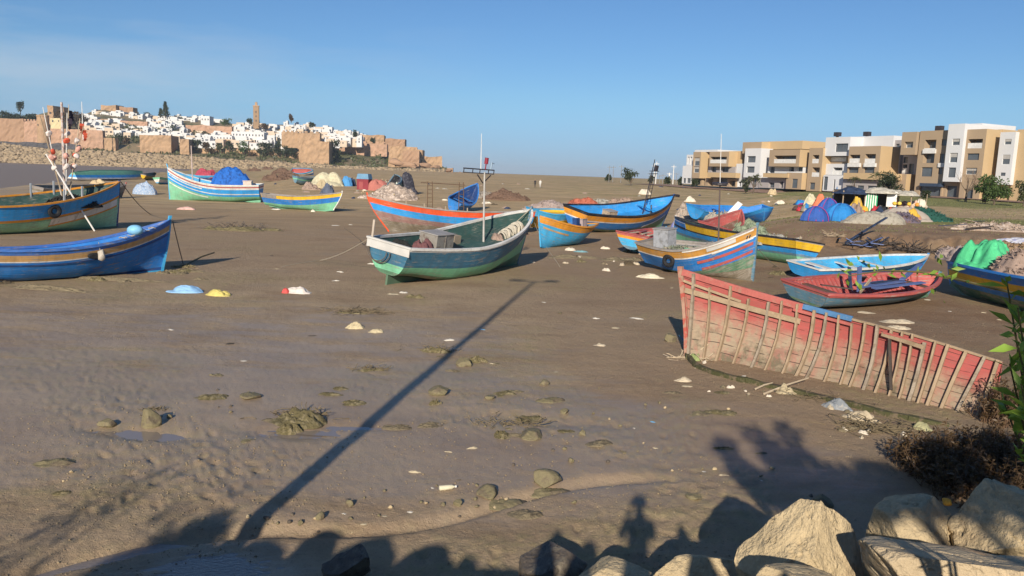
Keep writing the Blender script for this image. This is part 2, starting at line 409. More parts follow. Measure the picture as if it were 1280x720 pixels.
rough = ss(.50, .68, fbm(X*.35+31, Y*.35+12, 2))*(1-ss(25, 60, Y)); rough = np.maximum(rough, np.exp(-(((X+4.6)/1.8)**2+((Y-11.2)/1.6)**2)))
fattr('lumpy', np.clip(rough, 0, 1))
# water
def sheet(name, pts, z, m):
    b = MB(); b.add([(x, y, z) for x, y in pts], [tuple(range(len(pts)))]); o = b.build(name, m); o['kind'] = 'structure'; return o
sheet('river', [(-4000, 1190), (-4000, 60), (-60, 60), (-38, 250), (40, 560), (40, 1190)], WATER, water_mat('river_water', (.24, .19, .155), .5, .6, .8, .12))
sheet('sea', [(-14000, 1200.5), (14000, 1200.5), (14000, 26000), (-14000, 26000)], -.6, water_mat('sea_water', (.03, .07, .10), .4, .3, .3))
PW = water_mat('puddle_water', (.22, .18, .15), .04, .12, 6)
for (p, sx, sy, dp) in PUD[:4]:
    zz = Hs(p.x, p.y)+dp*.22
    sheet('puddle', [(p.x+2.1*sx*math.cos(a)*(1+.15*math.sin(3*a+p.x)), p.y+2.3*sy*math.sin(a)) for a in np.linspace(0, 2*math.pi, 40, endpoint=False)], zz, PW)
_zc = Hs(-3.5, 8.35)
sheet('wet_channel', [(-3.9+2.6*math.cos(a), 8.35+.62*math.sin(a)-.10*math.cos(a)) for a in np.linspace(0, 2*math.pi, 48, endpoint=False)], _zc+.030, water_mat('channel_water', (.19, .16, .14), .35, .10, 14))
# ------------------------------------------------------------------ shared materials
STONE_PALE = mat('pale_limestone', (.56, .44, .265), .88, .22, 1.4, 14, 1.0, .06, c2=(.36, .27, .16), c2t=(.50, .66))
STONE_FAR = mat('rubble_stone', (.33, .25, .16), .9, .3, .5, 3, .3, .1)
STONE_MUD = mat('muddy_stone', (.20, .17, .095), .7, .25, 3, 14, .8, .03, c2=(.13, .10, .07))
STONE_DARK = mat('dark_stone', (.11, .09, .07), .55, .25, 3, 14, .8, .03, c2=(.2, .17, .12))  # dark brown stone with random paler patches
WOOD = mat('weathered_wood', (.36, .28, .19), .8, .3, 3, 30, .4, .01, stretch=(1, 1, 4))
WOOD_PALE = mat('bare_pale_wood', (.52, .42, .29), .8, .22, 3, 30, .4, .01)
WOOD_DARK = mat('dark_wood', (.07, .055, .045), .8, .3, 3, 30, .4, .01)
ROPE = mat('rope', (.42, .36, .27), .9, .2, 6, 60, .5, .01)
ROPE_DARK = mat('dark_rope', (.12, .10, .08), .9, .2, 6, 60, .5, .01)
METAL = mat('grey_metal', (.22, .22, .22), .5, .2, 3, 30, .2, .01, metal=.3)
WHITE = mat('white_paint', (.72, .70, .66), .55, .12, 2, 20, .2, .01, c2=(.45, .38, .3), c2t=(.58, .75))
BLACK = mat('black_rubber', (.018, .018, .02), .7, .3, 6, 40, .3, .01)
# ------------------------------------------------------------------ rocks
def rock_mesh(seed, sub=4, facets=9, rough=.06, flat=1.0, crack=True):
    rnd = random.Random(seed); bm = bmesh.new(); bmesh.ops.create_icosphere(bm, subdivisions=sub, radius=1)
    pl = []
    for _ in range(facets):
        n = Vector((rnd.gauss(0, 1), rnd.gauss(0, 1), rnd.gauss(0, .8))).normalized(); pl.append((n, rnd.uniform(.5, .82)))
    ox = rnd.uniform(0, 50)
    co = np.array([v.co for v in bm.verts])
    for n, d in pl:
        nn = np.array(n); dd = co@nn; e = np.maximum(0, dd-d); co = co-e[:, None]*nn*.985
    nrm = co/np.linalg.norm(co, axis=1)[:, None]
    a = fbm(co[:, 0]*1.6+ox+co[:, 2], co[:, 1]*1.6+co[:, 2]*1.3+ox, 3)-.5
    b = fbm(co[:, 0]*5+ox+co[:, 2]*2, co[:, 1]*5-co[:, 2]*4+ox, 4)-.5
    c = np.abs(fbm(co[:, 0]*2.3+co[:, 2]*2.1+ox, co[:, 1]*2.6-co[:, 2]*1.7+ox*2, 3)-.5)
    disp = a*.13+b*rough*.75+(np.abs(fbm(co[:, 0]*2.2+ox, co[:, 1]*2.2+co[:, 2]*1.7, 2)-.5)-.12)*.10*(rough > .03)-(np.exp(-(c/.012)**2)*.045 if crack else 0)
    co = co+nrm*disp[:, None]
    co[:, 2] *= flat
    for v, p in zip(bm.verts, co): v.co = p
    return bm
def rock(name, label, loc, size, seed, m, rot=0, sub=4, cat='rock', group=None, facets=9, rough=.06, flat=1.0, tilt=(0, 0), peak=0):
    bm = rock_mesh(seed, sub, facets, rough, flat)
    if peak:
        for v in bm.verts: q = (v.co.z+1)/2; v.co.x = (v.co.x+.12*q)*(1-peak*q); v.co.y *= (1-peak*q*.8); v.co.z *= 1.1
    me = bpy.data.meshes.new(name); 
    for v in bm.verts: v.co = Vector((v.co.x*size[0]/2, v.co.y*size[1]/2, v.co.z*size[2]/2))
    bm.to_mesh(me); bm.free(); me.materials.append(m); me.polygons.foreach_set('use_smooth', [True]*len(me.polygons))
    o = bpy.data.objects.new(name, me); COL.objects.link(o); o.location = loc; o.rotation_euler = (tilt[0], tilt[1], rot)
    return tag(o, label, cat, group)
# crumpled heap: a lumpy dome used for nets, tarps, sacks
def heap(name, label, loc, size, m, seed, cat, rot=0, folds=.25, sub=40, parent=None, freq=1.6, power=.5, tilt=(0, 0), group=None, sharp=False, base=0):
    rnd = np.random.RandomState(seed); ox, oy = rnd.rand(2)*60
    n = sub; u = np.linspace(-1, 1, n); A, B = np.meshgrid(u, u, indexing='ij')
    # square to disc
    xx = A*np.sqrt(1-B*B/2); yy = B*np.sqrt(1-A*A/2)
    rr = np.sqrt(xx**2+yy**2); ang = np.arctan2(yy, xx)
    out = 1+.30*(fbm(np.cos(ang)*1.2+ox, np.sin(ang)*1.2+oy, 3)-.5)*2
    h = np.maximum(0, 1-rr**2.2)**power
    f = fbm(xx*freq*1.5+ox, yy*freq*1.5+oy, 4); rdg = 1-np.abs(fbm(xx*freq*2+oy, yy*freq*2+ox, 4)-.5)*4
    lob = np.zeros_like(h)
    for _ in range(6):
        lx, ly, lr = rnd.uniform(-.6, .6), rnd.uniform(-.6, .6), rnd.uniform(.25, .55)
        lob = np.maximum(lob, rnd.uniform(.5, 1)*np.sqrt(np.maximum(0, 1-((xx-lx)**2+(yy-ly)**2)/(lr*1.35)**2)))
    h = h*(.30+.70*lob)
    isnet = any(k in name for k in ('net', 'weed', 'rubble', 'mound', 'brush'))
    crs = 1-np.abs(fbm(xx*freq*1.1+yy*.6+oy*2, yy*freq*3.2+ox*3, 3)-.5)*5
    z = h*(1+folds*1.2*(f-.5)+folds*.28*(rdg-.5)+(0 if isnet else folds*.22*crs))
    x = xx*out*size[0]/2*(1+.1*(fbm(xx*3, yy*3+ox, 2)-.5)); y = yy*out*size[1]/2
    z = z*size[2]
    Vv = np.stack([x, y, z-base], -1).reshape(-1, 3)
    ii = np.arange(n-1)[:, None]; jj = np.arange(n-1)[None, :]
    Ff = np.stack([ii*n+jj, (ii+1)*n+jj, (ii+1)*n+jj+1, ii*n+jj+1], -1).reshape(-1, 4)
    # closed underside
    Vb = Vv.copy(); Vb[:, 2] = -base-.04*size[2]; 
    Vv = np.vstack([Vv, Vb]); Ff = np.vstack([Ff, Ff[:, ::-1]+n*n])
    ring = [k for k in range(n)]+[k*n+n-1 for k in range(1, n)]+[(n-1)*n+k for k in range(n-2, -1, -1)]+[k*n for k in range(n-2, 0, -1)]
    rg = np.array(ring); r2 = np.roll(rg, -1)
    Ff = np.vstack([Ff, np.stack([rg, r2, r2+n*n, rg+n*n], -1)])
    if any(k in name for k in ('net', 'rubble', 'brush', 'bush', 'stone_heap', 'mound', 'straw')):
        q = int(70+150*min(4, size[0])); ii_ = rnd.randint(0, n*n, q); c0 = Vv[ii_]; keep = c0[:, 2] > -base+.02*size[2]; c0 = c0[keep]; q = len(c0); e1 = rnd.normal(size=(q, 3)); e1 /= np.linalg.norm(e1, axis=1)[:, None]; e2 = rnd.normal(size=(q, 3)); e2 -= e1*(e1*e2).sum(1)[:, None]; e2 /= np.linalg.norm(e2, axis=1)[:, None]
        sz = (min(size[0], 3.5)*rnd.uniform(.015, .06, q))[:, None]; k0 = len(Vv); up2 = np.array([0, 0, 1])*sz*.3
        Vv = np.vstack([Vv, np.stack([c0-e1*sz+up2, c0-e2*sz*.35+up2, c0+e1*sz+up2, c0+e2*sz*.35+up2], 1).reshape(-1, 3)]); Ff = np.vstack([Ff, k0+np.arange(q)[:, None]*4+np.arange(4)[None]])
    o = npmesh(name, Vv, Ff, m, parent, smooth=not sharp)
    o.location = loc; o.rotation_euler = (tilt[0], tilt[1], rot)
    if label: tag(o, label, cat, group)
    return o
def fabric(name, c, c2=None, scale=2):
    return mat(name, c, .8, .22, scale, 16, .5, .02, c2=c2)
# ------------------------------------------------------------------ boats
P = dict(
 blue=paint('blue_boat_paint', (.022, .20, .58), .35), bright=paint('bright_blue_boat_paint', (.03, .32, .74), .3), sky=paint('light_blue_boat_paint', (.06, .40, .70), .35),
 deep=paint('deep_blue_boat_paint', (.018, .07, .24), .4), teal=paint('slate_blue_boat_paint', (.05, .17, .27), .45), steel=paint('faded_steel_blue_paint', (.11, .24, .33), .6),
 orange=paint('orange_boat_paint', (.74, .30, .025), .4), ochre=paint('worn_ochre_paint', (.55, .27, .05), .5), tan=paint('worn_tan_stripe_paint', (.56, .33, .13), .6),
 yellow=paint('yellow_boat_paint', (.80, .48, .02), .35), white=paint('white_boat_paint', (.74, .72, .67), .35), red=paint('red_boat_paint', (.46, .10, .09), .5),
 vermil=paint('vermilion_boat_paint', (.80, .10, .025), .35), green=paint('mint_green_boat_paint', (.20, .52, .32), .45, grime=(.10, .12, .05)), mgreen=paint('mossy_green_boat_paint', (.10, .22, .13), .8, grime=(.06, .055, .03)),
 grey=paint('worn_grey_boat_paint', (.30, .27, .25), .7), dgreen=paint('dark_green_inside_paint', (.035, .09, .08), .4), black=paint('black_boat_paint', (.02, .022, .03), .2), mud=paint('muddy_hull', (.20, .17, .12), .9),
 mauve=paint('faded_brownish_red_antifouling', (.30, .17, .15), .7), brown=paint('brown_inside_paint', (.16, .09, .06), .6), mint=paint('lightened_mint_boat_paint', (.34, .66, .44), .45, grime=(.16, .2, .08)), violet=paint('violet_blue_paint', (.05, .16, .48), .4))
def lerp(a, b, t): return a+(b-a)*t
def sst(a, b, v):
    t = min(1, max(0, (v-a)/(b-a))); return t*t*(3-2*t)
class Hull:
    def __init__(s, L, B, D, bow=.8, stern=.25, rake=.5, srake=.2, tr=.6, kb=.15, ks=.3, full=.38, wmax=.42, sfull=.42, bexp=2.1):
        s.bexp = bexp
        s.sfull = sfull
        s.L, s.B, s.D, s.bow, s.stern, s.rake, s.srake, s.tr, s.kb, s.ks, s.full, s.wmax = L, B, D, bow, stern, rake, srake, tr, kb, ks, full, wmax
    def W(s, t):
        B = s.B/2; m = s.wmax
        if t < m: return B*(s.tr+(1-s.tr)*math.sin(math.pi/2*t/m))
        return B*max(.02, (1-((t-m)/(1-m))**2.3)**.85)
    def k(s, t): return s.kb*sst(.78, 1, t)**1.5+s.ks*(1-sst(0, .34, t))
    def g(s, t):
        z = s.D
        if t > .38: z += s.bow*((t-.38)/.62)**s.bexp
        else: z += s.stern*((.38-t)/.38)**1.8
        return z
    def p(s, t, z, side=1, off=0):
        k, g = s.k(t), s.g(t); q = min(1, max(0, (z-k)/(g-k)))
        x = lerp(-s.L/2+s.srake*(1-q), s.L/2-s.rake*(1-q)**1.4, t)
        pw = lerp(s.full, .8, sst(.5, 1, t)); pw = lerp(pw, s.sfull, 1-sst(0, .35, t))
        y = max(.03, s.W(t)*q**pw if q > 0 else .03)
        if z > g: y += (z-g)*.25
        return Vector((x, (y+off)*side, max(z, k) if z <= g else z))
    def d(s, t, d, side=1, off=0): return s.p(t, s.g(t)-d, side, off)
NST = 40
def build_hull(root, h, top, bottom, inner='grey', rail='white', rail_w=.13, deck=None, stem='white', keel='green', skeg=None, floor=.35, transom=True, thwarts=(), strakes=(), deck_mat=None, ribs=False, thw_mat=None, stem_up=.12, railh=.07):
    keys = []
    def mi(k):
        if k not in keys: keys.append(k)
        return keys.index(k)
    ts = [i/NST for i in range(NST+1)]; ts[-1] = 1.0
    dtop = sum(a for a, _ in top)
    rows = []     # list of functions t->z from gunwale down, with material between
    zf = [lambda t: h.g(t)]; mt = []
    acc = 0
    for th_, k in top:
        acc += th_; mt.append(mi(k)); zf.append((lambda a: (lambda t: max(h.k(t)+.02, h.g(t)-a)))(acc))
    a0 = acc; f0 = 0
    for fr, k in bottom:
        n = max(2, int(7*(fr-f0)+1)) if fr < .8 else 6
        for q in range(1, n+1):
            f = f0+(fr-f0)*q/n
            if fr >= .999 and q < n: f = f0+(fr-f0)*(1-(1-q/n)**1.6)
            mt.append(mi(k)); zf.append((lambda f, a: (lambda t: lerp(max(h.k(t)+.02, h.g(t)-a), h.k(t), f)))(f, a0))
        f0 = fr
    b = MB()
    for side in (1, -1):
        grid = [[h.p(t, z(t), side) for z in zf] for t in ts]
        for i in range(NST):
            for r in range(len(zf)-1):
                q = [grid[i][r], grid[i][r+1], grid[i+1][r+1], grid[i+1][r]]
                uvs = [(ts[i]*h.L, h.g(ts[i])-zf[r](ts[i])), (ts[i]*h.L, h.g(ts[i])-zf[r+1](ts[i])), (ts[i+1]*h.L, h.g(ts[i+1])-zf[r+1](ts[i+1])), (ts[i+1]*h.L, h.g(ts[i+1])-zf[r](ts[i+1]))]
                if side < 0: q = q[::-1]; uvs = uvs[::-1]
                b.quad(*q, m=mt[r], uv=uvs)
    hull = b.build('hull', [P[k] for k in keys], root)
    if transom and h.tr > .05:
        b = MB()
        for r in range(len(zf)-1):
            a0_, a1_ = h.p(0, zf[r](0), 1), h.p(0, zf[r+1](0), 1); c0, c1 = h.p(0, zf[r](0), -1), h.p(0, zf[r+1](0), -1)
            o = Vector((-.012, 0, 0))
            b.quad(c0+o, c1+o, a1_+o, a0_+o, m=mt[r], uv=[(c0.y, zf[0](0)-c0.z), (c1.y, zf[0](0)-c1.z), (a1_.y, zf[0](0)-a1_.z), (a0_.y, zf[0](0)-a0_.z)])
        zi = h.g(0)
        for r in range(len(zf)-1):   # inner face
            a0_, a1_ = h.p(0, zf[r](0), 1), h.p(0, zf[r+1](0), 1); c0, c1 = h.p(0, zf[r](0), -1), h.p(0, zf[r+1](0), -1); o = Vector((.05, 0, 0))
            b.quad(a0_+o, a1_+o, c1_+o if False else c1+o, c0+o, m=len(keys), uv=[(a0_.y, 0), (a1_.y, zi-a1_.z), (c1.y, zi-c1.z), (c0.y, 0)])
        b.build('transom', [P[k] for k in keys]+[P[inner]], root)
    # inside skin
    dd = deck if deck is not None else None
    b = MB(); off = -.055
    def zlow(t): return h.g(t)-dd if dd is not None else lerp(h.k(t), h.g(t), floor)*.5+ (h.k(.5)+floor*h.D)*.5
    n = 5
    def ip(t, q, side):
        z = lerp(h.g(t)-.003, min(zlow(t), h.g(t)-.1), q); p = h.p(t, z, side)
        yy = max(.012, abs(p.y)+off); p.y = yy*side; return p
    for side in (1, -1):
        for i in range(NST):
            for q in range(n):
                a = [ip(ts[i], q/n, side), ip(ts[i+1], q/n, side), ip(ts[i+1], (q+1)/n, side), ip(ts[i], (q+1)/n, side)]
                uvs = [(ts[i]*h.L, q/n), (ts[i+1]*h.L, q/n), (ts[i+1]*h.L, (q+1)/n), (ts[i]*h.L, (q+1)/n)]
                if side < 0: a = a[::-1]; uvs = uvs[::-1]
                b.quad(*a, uv=uvs)
    b.build('inner_planking', P[inner], root)
    b = MB()
    for i in range(NST):
        a = [ip(ts[i], 1, -1), ip(ts[i+1], 1, -1), ip(ts[i+1], 1, 1), ip(ts[i], 1, 1)]
        b.quad(*a, uv=[(p.x*1.0, p.y) for p in a])
    b.build('deck' if dd is not None else 'floor', P[deck_mat or inner], root)
    # gunwale caps
    for side in (1, -1):
        b = MB(); prev = None
        for t in ts:
            o = h.d(t, 0, side); hy = abs(o.y); i_ = max(.0, hy-rail_w+.03)
            ring = [Vector((o.x, side*(hy+.035), o.z-.03)), Vector((o.x, side*(hy+.035), o.z+railh)), Vector((o.x, side*i_, o.z+railh)), Vector((o.x, side*i_, o.z-.03))]
            if prev:
                for k in range(4):
                    a = [prev[k], prev[(k+1) % 4], ring[(k+1) % 4], ring[k]]
                    if side < 0: a = a[::-1]
                    b.quad(*a, uv=[(p.x, p.y+p.z) for p in a])
            else:
                b.quad(*ring[::-1] if side > 0 else ring, uv=[(0, 0)]*4)
            prev = ring
        b.build('gunwale', P[rail], root)
    if transom and h.tr > .05:
        b = MB(); z = h.g(0)+railh/2; y = h.W(0)
        b.box((-h.L/2+.01, 0, z+.003), (.12, 2*y+.06, railh), None); b.build('transom_cap', P[rail], root)
    # stem post
    b = MB(); prev = None; g1, k1 = h.g(1), h.k(1)
    zs = [lerp(k1-.05, g1+stem_up, q/12) for q in range(13)]
    for z in zs:
        q = min(1, max(0, (z-k1)/(g1-k1))); x = h.L/2-h.rake*(1-q)**1.4
        if z > g1: x += (z-g1)*.25
        ring = [Vector((x-.08, -.045, z)), Vector((x+.04, -.035, z)), Vector((x+.04, .035, z)), Vector((x-.08, .045, z))]
        if prev:
            for k in range(4):
                a = [prev[k], prev[(k+1) % 4], ring[(k+1) % 4], ring[k]]; b.quad(*a, uv=[(p.x, p.z) for p in a])
        else: b.quad(*ring[::-1], uv=[(0, 0)]*4)
        prev = ring
    b.quad(*prev, uv=[(0, 0)]*4); b.build('stem_post', P[stem], root)
    # keel
    b = MB(); prev = None
    for t in ts[2:]:
        x = lerp(-h.L/2+h.srake, h.L/2-h.rake, t); z = h.k(t)
        ring = [Vector((x, -.05, z-.09)), Vector((x, -.05, z+.03)), Vector((x, .05, z+.03)), Vector((x, .05, z-.09))]
        if prev:
            for k in range(4): b.quad(prev[k], ring[k], ring[(k+1) % 4], prev[(k+1) % 4], uv=[(0, 0)]*4)
        prev = ring
    b.build('keel', P[keel], root)
    if skeg:
        b = MB(); x0 = -h.L/2+h.srake+.02; ln, zb = skeg
        poly = [(x0, zb), (x0+ln, h.k(.3)-.02), (x0+ln*1.2, h.k(.3)+.02), (x0+ln*.3, h.k(.08)+.06), (x0, h.k(0)+.10)]
        vs = [(x, -.05, z) for x, z in poly]+[(x, .05, z) for x, z in poly]; nn = len(poly)
        b.add(vs, [tuple(range(nn)), tuple(range(2*nn-1, nn-1, -1))]+[(i, nn+i, nn+(i+1) % nn, (i+1) % nn) for i in range(nn)])
        b.build('skeg', P[keel], root)
    for (t0, t1, d0, wd, k, th_) in strakes:
        for side in (1, -1):
            b = MB(); prev = None; n = max(6, int(24*(t1-t0)))
            for i in range(n+1):
                t = lerp(t0, t1, i/n); a = h.d(t, d0, side, .003); c = h.d(t, d0+wd, side, .003); a2 = h.d(t, d0, side, th_); c2 = h.d(t, d0+wd, side, th_)
                ring = [a, a2, c2, c]
                if prev:
                    for q in range(3):
                        f = [prev[q], prev[q+1], ring[q+1], ring[q]]
                        if side < 0: f = f[::-1]
                        b.quad(*f, uv=[(t*h.L, q*.02), (t*h.L, q*.02+.01), (t*h.L+.2, q*.02+.01), (t*h.L+.2, q*.02)])
                else: b.quad(*ring[::-1], uv=[(0, 0)]*4)
                prev = ring
            b.quad(*prev, uv=[(0, 0)]*4)
            b.build('strake', P[k], root)
    for (t, dz, wd) in thwarts:
        b = MB(); p = h.d(t, dz, 1); y = abs(p.y)-.06
        b.box((p.x, 0, p.z), (wd, 2*y, .045)); b.build('thwart', P[thw_mat or inner], root)
    if ribs:
        for i in range(3, 30):
            t = i/32
            for side in (1, -1):
                b = MB(); pts = [ip(t, q, side) for q in (0.02, .3, .6, 1)]
                for a, c in zip(pts, pts[1:]):
                    b.beam(a+Vector((0, -side*.02, 0)), c+Vector((0, -side*.02, 0)), .05, .05)
                b.build('rib', P[ribs], root)
    return hull
def place_boat(root, h, A, Bp, heel=0, sink=.06, pitch=0):
    """A = keel foot of the stern on the ground, Bp = keel foot of the bow"""
    A = Vector(A); Bp = Vector(Bp); d = Bp-A; yaw = math.atan2(d.y, d.x); c = (A+Bp)/2
    root.rotation_euler = (heel, pitch, yaw); root.location = (c.x, c.y, c.z-sink+abs(math.sin(heel))*h.B*.10)
def tyre(parent, loc, r=.28, rot=(math.pi/2, 0, 0), m=None):
    b = MB(); n = 20; tr = r*.33
    for i in range(n):
        for k in range(8):
            def pt(i, k):
                a = 2*math.pi*i/n; q = 2*math.pi*k/8; rr = r-tr+tr*math.cos(q); return Vector((rr*math.cos(a), rr*math.sin(a), tr*.8*math.sin(q)))
            b.quad(pt(i, k), pt(i+1, k), pt(i+1, k+1), pt(i, k+1))
    o = b.build('tyre_fender', m or BLACK, parent, smooth=True); o.location = loc; o.rotation_euler = rot; return o
def mast(parent, base, hgt, r=.05, m=None, cross=None, top=None, lean=(0, 0)):
    b = MB(); base = Vector(base); tp = base+Vector((lean[0], lean[1], hgt)); b.tube([base, (base+tp)/2, tp], [r, r*.9, r*.7], 8); o = b.build('mast', m or METAL, parent)
    return o, tp
def engine_box(parent, c, size, m=None):
    m = m or mat('engine_box_paint', (.25, .23, .2), .7, .25, 2, 20, .3, .01, c2=(.14, .1, .08))
    b = MB(); b.box(c, size); o = b.build('engine_box', m, parent)
    b = MB(); b.box((c[0], c[1], c[2]+size[2]/2+.02), (size[0]+.08, size[1]+.08, .04)); b.build('lid', mat('engine_box_lid', (.33, .31, .29), .6), o)
    for s in (-1, 1):
        b = MB(); b.box((c[0], c[1]+s*(size[1]/2+.012), c[2]), (.05, .02, size[2])); b.build('batten', m, o)
    return o
def boat(name, label, cat='boat', group='wooden fishing boats aground on the mud'):
    return thing(name, label, cat, group=group)
def mk(name, label, a, b, B, D, heel=0, sink=.07, group='wooden fishing boats aground on the mud', flip=False, L=None, pitch=0, **kw):
    A = GT(*a); Bf = GT(*b); d = Bf-A; rk = kw.get('rake', .5); sr = kw.get('srake', .2)
    dist = math.hypot(d.x, d.y)
    if L is None: L = dist+rk+sr
    h = Hull(L, B, D, **kw)
    root = thing(name, label, 'boat', group=group)
    yaw = math.atan2(d.y, d.x); u = Vector((math.cos(yaw), math.sin(yaw), 0))
    c = (A+Bf)/2+u*((rk-sr)/2); c.z = Hs(c.x, c.y)
    root.rotation_euler = (R(heel), R(pitch), yaw)
    z = c.z-sink+.09
    if flip: root.rotation_euler = (math.pi+R(heel), R(pitch), yaw); z = c.z+D+.35
    root.location = (c.x, c.y, z)
    root['hl'] = 0; del root['hl']
    return root, h
def W_(root, p): return mwof(root) @ Vector(p)
def lay(o, root, p, rz=0):
    """rest a separate thing on a boat at boat-local point p"""
    o.location = W_(root, p); o.rotation_euler = (root.rotation_euler[0], root.rotation_euler[1], root.rotation_euler[2]+rz); return o
# --- B1 tall blue and orange boat, far left
r1, h = mk('fishing_boat', 'large blue boat with orange rails, white bow panel and a mast hung with floats', (-200, 299), (168, 284), 4.5, 1.80, heel=4, bow=1.25, stern=.3, rake=.15, kb=.1, L=14, full=.28)
H1 = h
build_hull(r1, h, [(.85, 'bright'), (.16, 'orange')], [(.10, 'green'), (1, 'mint')], inner='dgreen', rail='orange', deck=.55, stem='deep', keel='mgreen',  # lighter blue and mint make up for sunlight this side lacks
           strakes=[(.62, .985, 1.02, .42, 'white', .03), (.62, .985, 1.44, .10, 'orange', .035)])
p = h.d(.62, .5, -1); tyre(r1, (p.x, p.y-.1, p.z), .42, (math.pi/2, 0, 0))
for t in (.665, .755):
    for s in (1, -1):
        b = MB(); q = h.d(t, 0, s); b.beam(q+Vector((0, -s*.1, -.2)), q+Vector((0, -s*.1, .7)), .09, .09); b.build('rail_post', mat('grey_post_paint', (.3, .33, .36), .6), r1)
mo, tp = mast(r1, (h.L*.245, 0, 1.3), 6.6, .10, mat('rusty_white_mast', (.5, .45, .42), .6, .3, 2, 10, c2=(.3, .12, .06)), lean=(-.15, .1))
rnd = random.Random(4)
base = Vector((h.L*.245, 0, 1.4))
WH = mat('grubby_white_float', (.68, .6, .55), .6, .2, 5, 30); RD = mat('faded_red_float', (.6, .1, .05), .6, .3, 5, 30); PK = mat('pink_float', (.65, .35, .28), .6, .3, 5, 30); FLAG = mat('black_marker_flag', (.05, .04, .06), .9)
for i, (dx, dy, hh, rr) in enumerate([(-.75, 0, 5.6, .045), (-.5, .4, 6.1, .03), (.25, .3, 6.4, .03), (.45, -.3, 5.2, .03), (-.1, -.4, 5.9, .03), (.6, .3, 5.6, .03)]):
    b = MB(); a_ = base+Vector((dx*.1+.12*math.cos(i), dy*.2+.12*math.sin(i), -.1)); c0 = base+Vector((dx*2.0, dy*1.5, hh)); b.tube([a_, (a_+c0)/2, c0], [rr, rr, rr*.7], 6)
    pole = b.build('marker_pole', [WOOD, WHITE, WOOD_PALE][i % 3], r1)
    for k in range(3 if i else 2):
        f = .48+.12*k+rnd.uniform(-.04, .04); q = a_.lerp(c0, f)
        fo = rock('float', None, q, (.34, .32, .46) if k != 1 else (.42, .36, .36), 30+i*5+k, [WH, PK, RD, WH][(i+k) % 4], rnd.random(), 3, None, facets=5, rough=.02, tilt=(rnd.random(), rnd.random())); fo.parent = pole
    if i in (2, 3, 4, 5):
        q = a_.lerp(c0, .93); b = MB()
        for s in range(4):
            z0 = q.z-s*.16; w0 = .12*math.sin(s*1.3+i)
            b.box((q.x+.14+.02*s, q.y+w0*.5, z0), (.26-.03*s, .02, .18), Euler((0, .3*s, w0*3)).to_matrix())
        b.build('flag', [FLAG, RD][i % 2], pole)
heap('net_pile', 'dark heap of nets on the foredeck of the boat with floats', W_(r1, (h.L*.27, -.3, 1.5)), (3.4, 1.8, .9), mat('black_net', (.03, .03, .028), .95, .4, 5, 40, .8, .04), 5, 'fishing net', rot=.7, folds=.6)
# long pole leaning over the side
b = MB(); b.tube([(0, 0, 0), (1.9, -.2, 5.0)], .05, 6); o = b.build('white_pole', WHITE); q = W_(r1, h.d(.84, .6, -1)); o.location = (q.x+.25, q.y-.75, Hs(q.x, q.y-.7)); o.rotation_euler = (0, -.5-.36, .15)
tag(o, 'thin white pole leaning against the big blue and orange boat', 'pole')
# --- B2 plain blue boat in front of it
r2, h = mk('fishing_boat', 'plain blue boat with a worn tan stripe below its rail, nearest on the left edge', (-75, 357), (203, 339), 2.9, 1.15, heel=-3, bow=.95, stern=.2, rake=.42, kb=.05, sink=.12)
H2 = h
build_hull(r2, h, [(.16, 'violet'), (.22, 'tan'), (.04, 'white')], [(.75, 'blue'), (.9, 'blue'), (1, 'deep')], inner='blue', rail='violet', deck=.5, stem='sky', keel='sky', stem_up=.22, strakes=[(.02, .985, .50, .05, 'deep', .035)])
p = h.d(.60, .28, -1); b = MB(); b.tube([p+Vector((0, -.06, .4)), p+Vector((.02, -.12, .05))], .012, 5); fl = b.build('fender_rope', ROPE, r2)
bm = rock_mesh(5, 3, 4, .08); me = bpy.data.meshes.new('cloth_fender'); [setattr(v, 'co', Vector((v.co.x*.17, v.co.y*.12, v.co.z*.24))) for v in bm.verts]; bm.to_mesh(me); bm.free(); me.materials.append(mat('dirty_cloth', (.48, .43, .36), .9, .3, 4, 30))
o = bpy.data.objects.new('cloth_fender', me); COL.objects.link(o); o.parent = fl; o.location = p+Vector((.03, -.16, -.06))
bm = rock_mesh(6, 3, 4, .08); me = bpy.data.meshes.new('dark_rag'); [setattr(v, 'co', Vector((v.co.x*.26, v.co.y*.07, v.co.z*.12))) for v in bm.verts]; bm.to_mesh(me); bm.free(); me.materials.append(BLACK)
o = bpy.data.objects.new('dark_rag', me); COL.objects.link(o); o.parent = fl; o.location = p+Vector((-.18, -.10, -.10))
q = h.d(.78, -.18, -1); o = rock('round_float', 'pale blue round float lying on the rail of the plain blue boat', W_(r2, q+Vector((0, .12, .08))), (.60, .52, .42), 9, mat('pale_blue_float', (.22, .5, .72), .5, .15, 3, 20), 0, 4, 'float', facets=0, rough=.01)
for k in range(5):
    q = h.d(.71+.04*k, -.10, -1); b = MB(); pts = [Vector((.14*math.cos(a*1.1)*(1+.2*math.sin(a*3+k)), .10*math.sin(a*1.1), .03*math.sin(a*2+k)+.02)) for a in range(7)]
    b.tube(pts, .014, 5); o = b.build('rope_coil', ROPE); o.location = W_(r2, q); tag(o, 'loose tangle of rope on the rail of the plain blue boat', 'rope', 'rope tangles on the blue rail')
# --- B3 dark boat behind
r, h = mk('fishing_boat', 'dark grey weathered boat lying behind the mast of the big orange railed boat', (46, 251), (152, 247), 2.8, 1.25, heel=10, bow=.35, stern=.2, rake=.5)
build_hull(r, h, [(.22, 'grey'), (.2, 'mud')], [(.5, 'grey'), (1, 'mud')], inner='mud', rail='grey', deck=.5, stem='red', keel='mud', stem_up=.3)
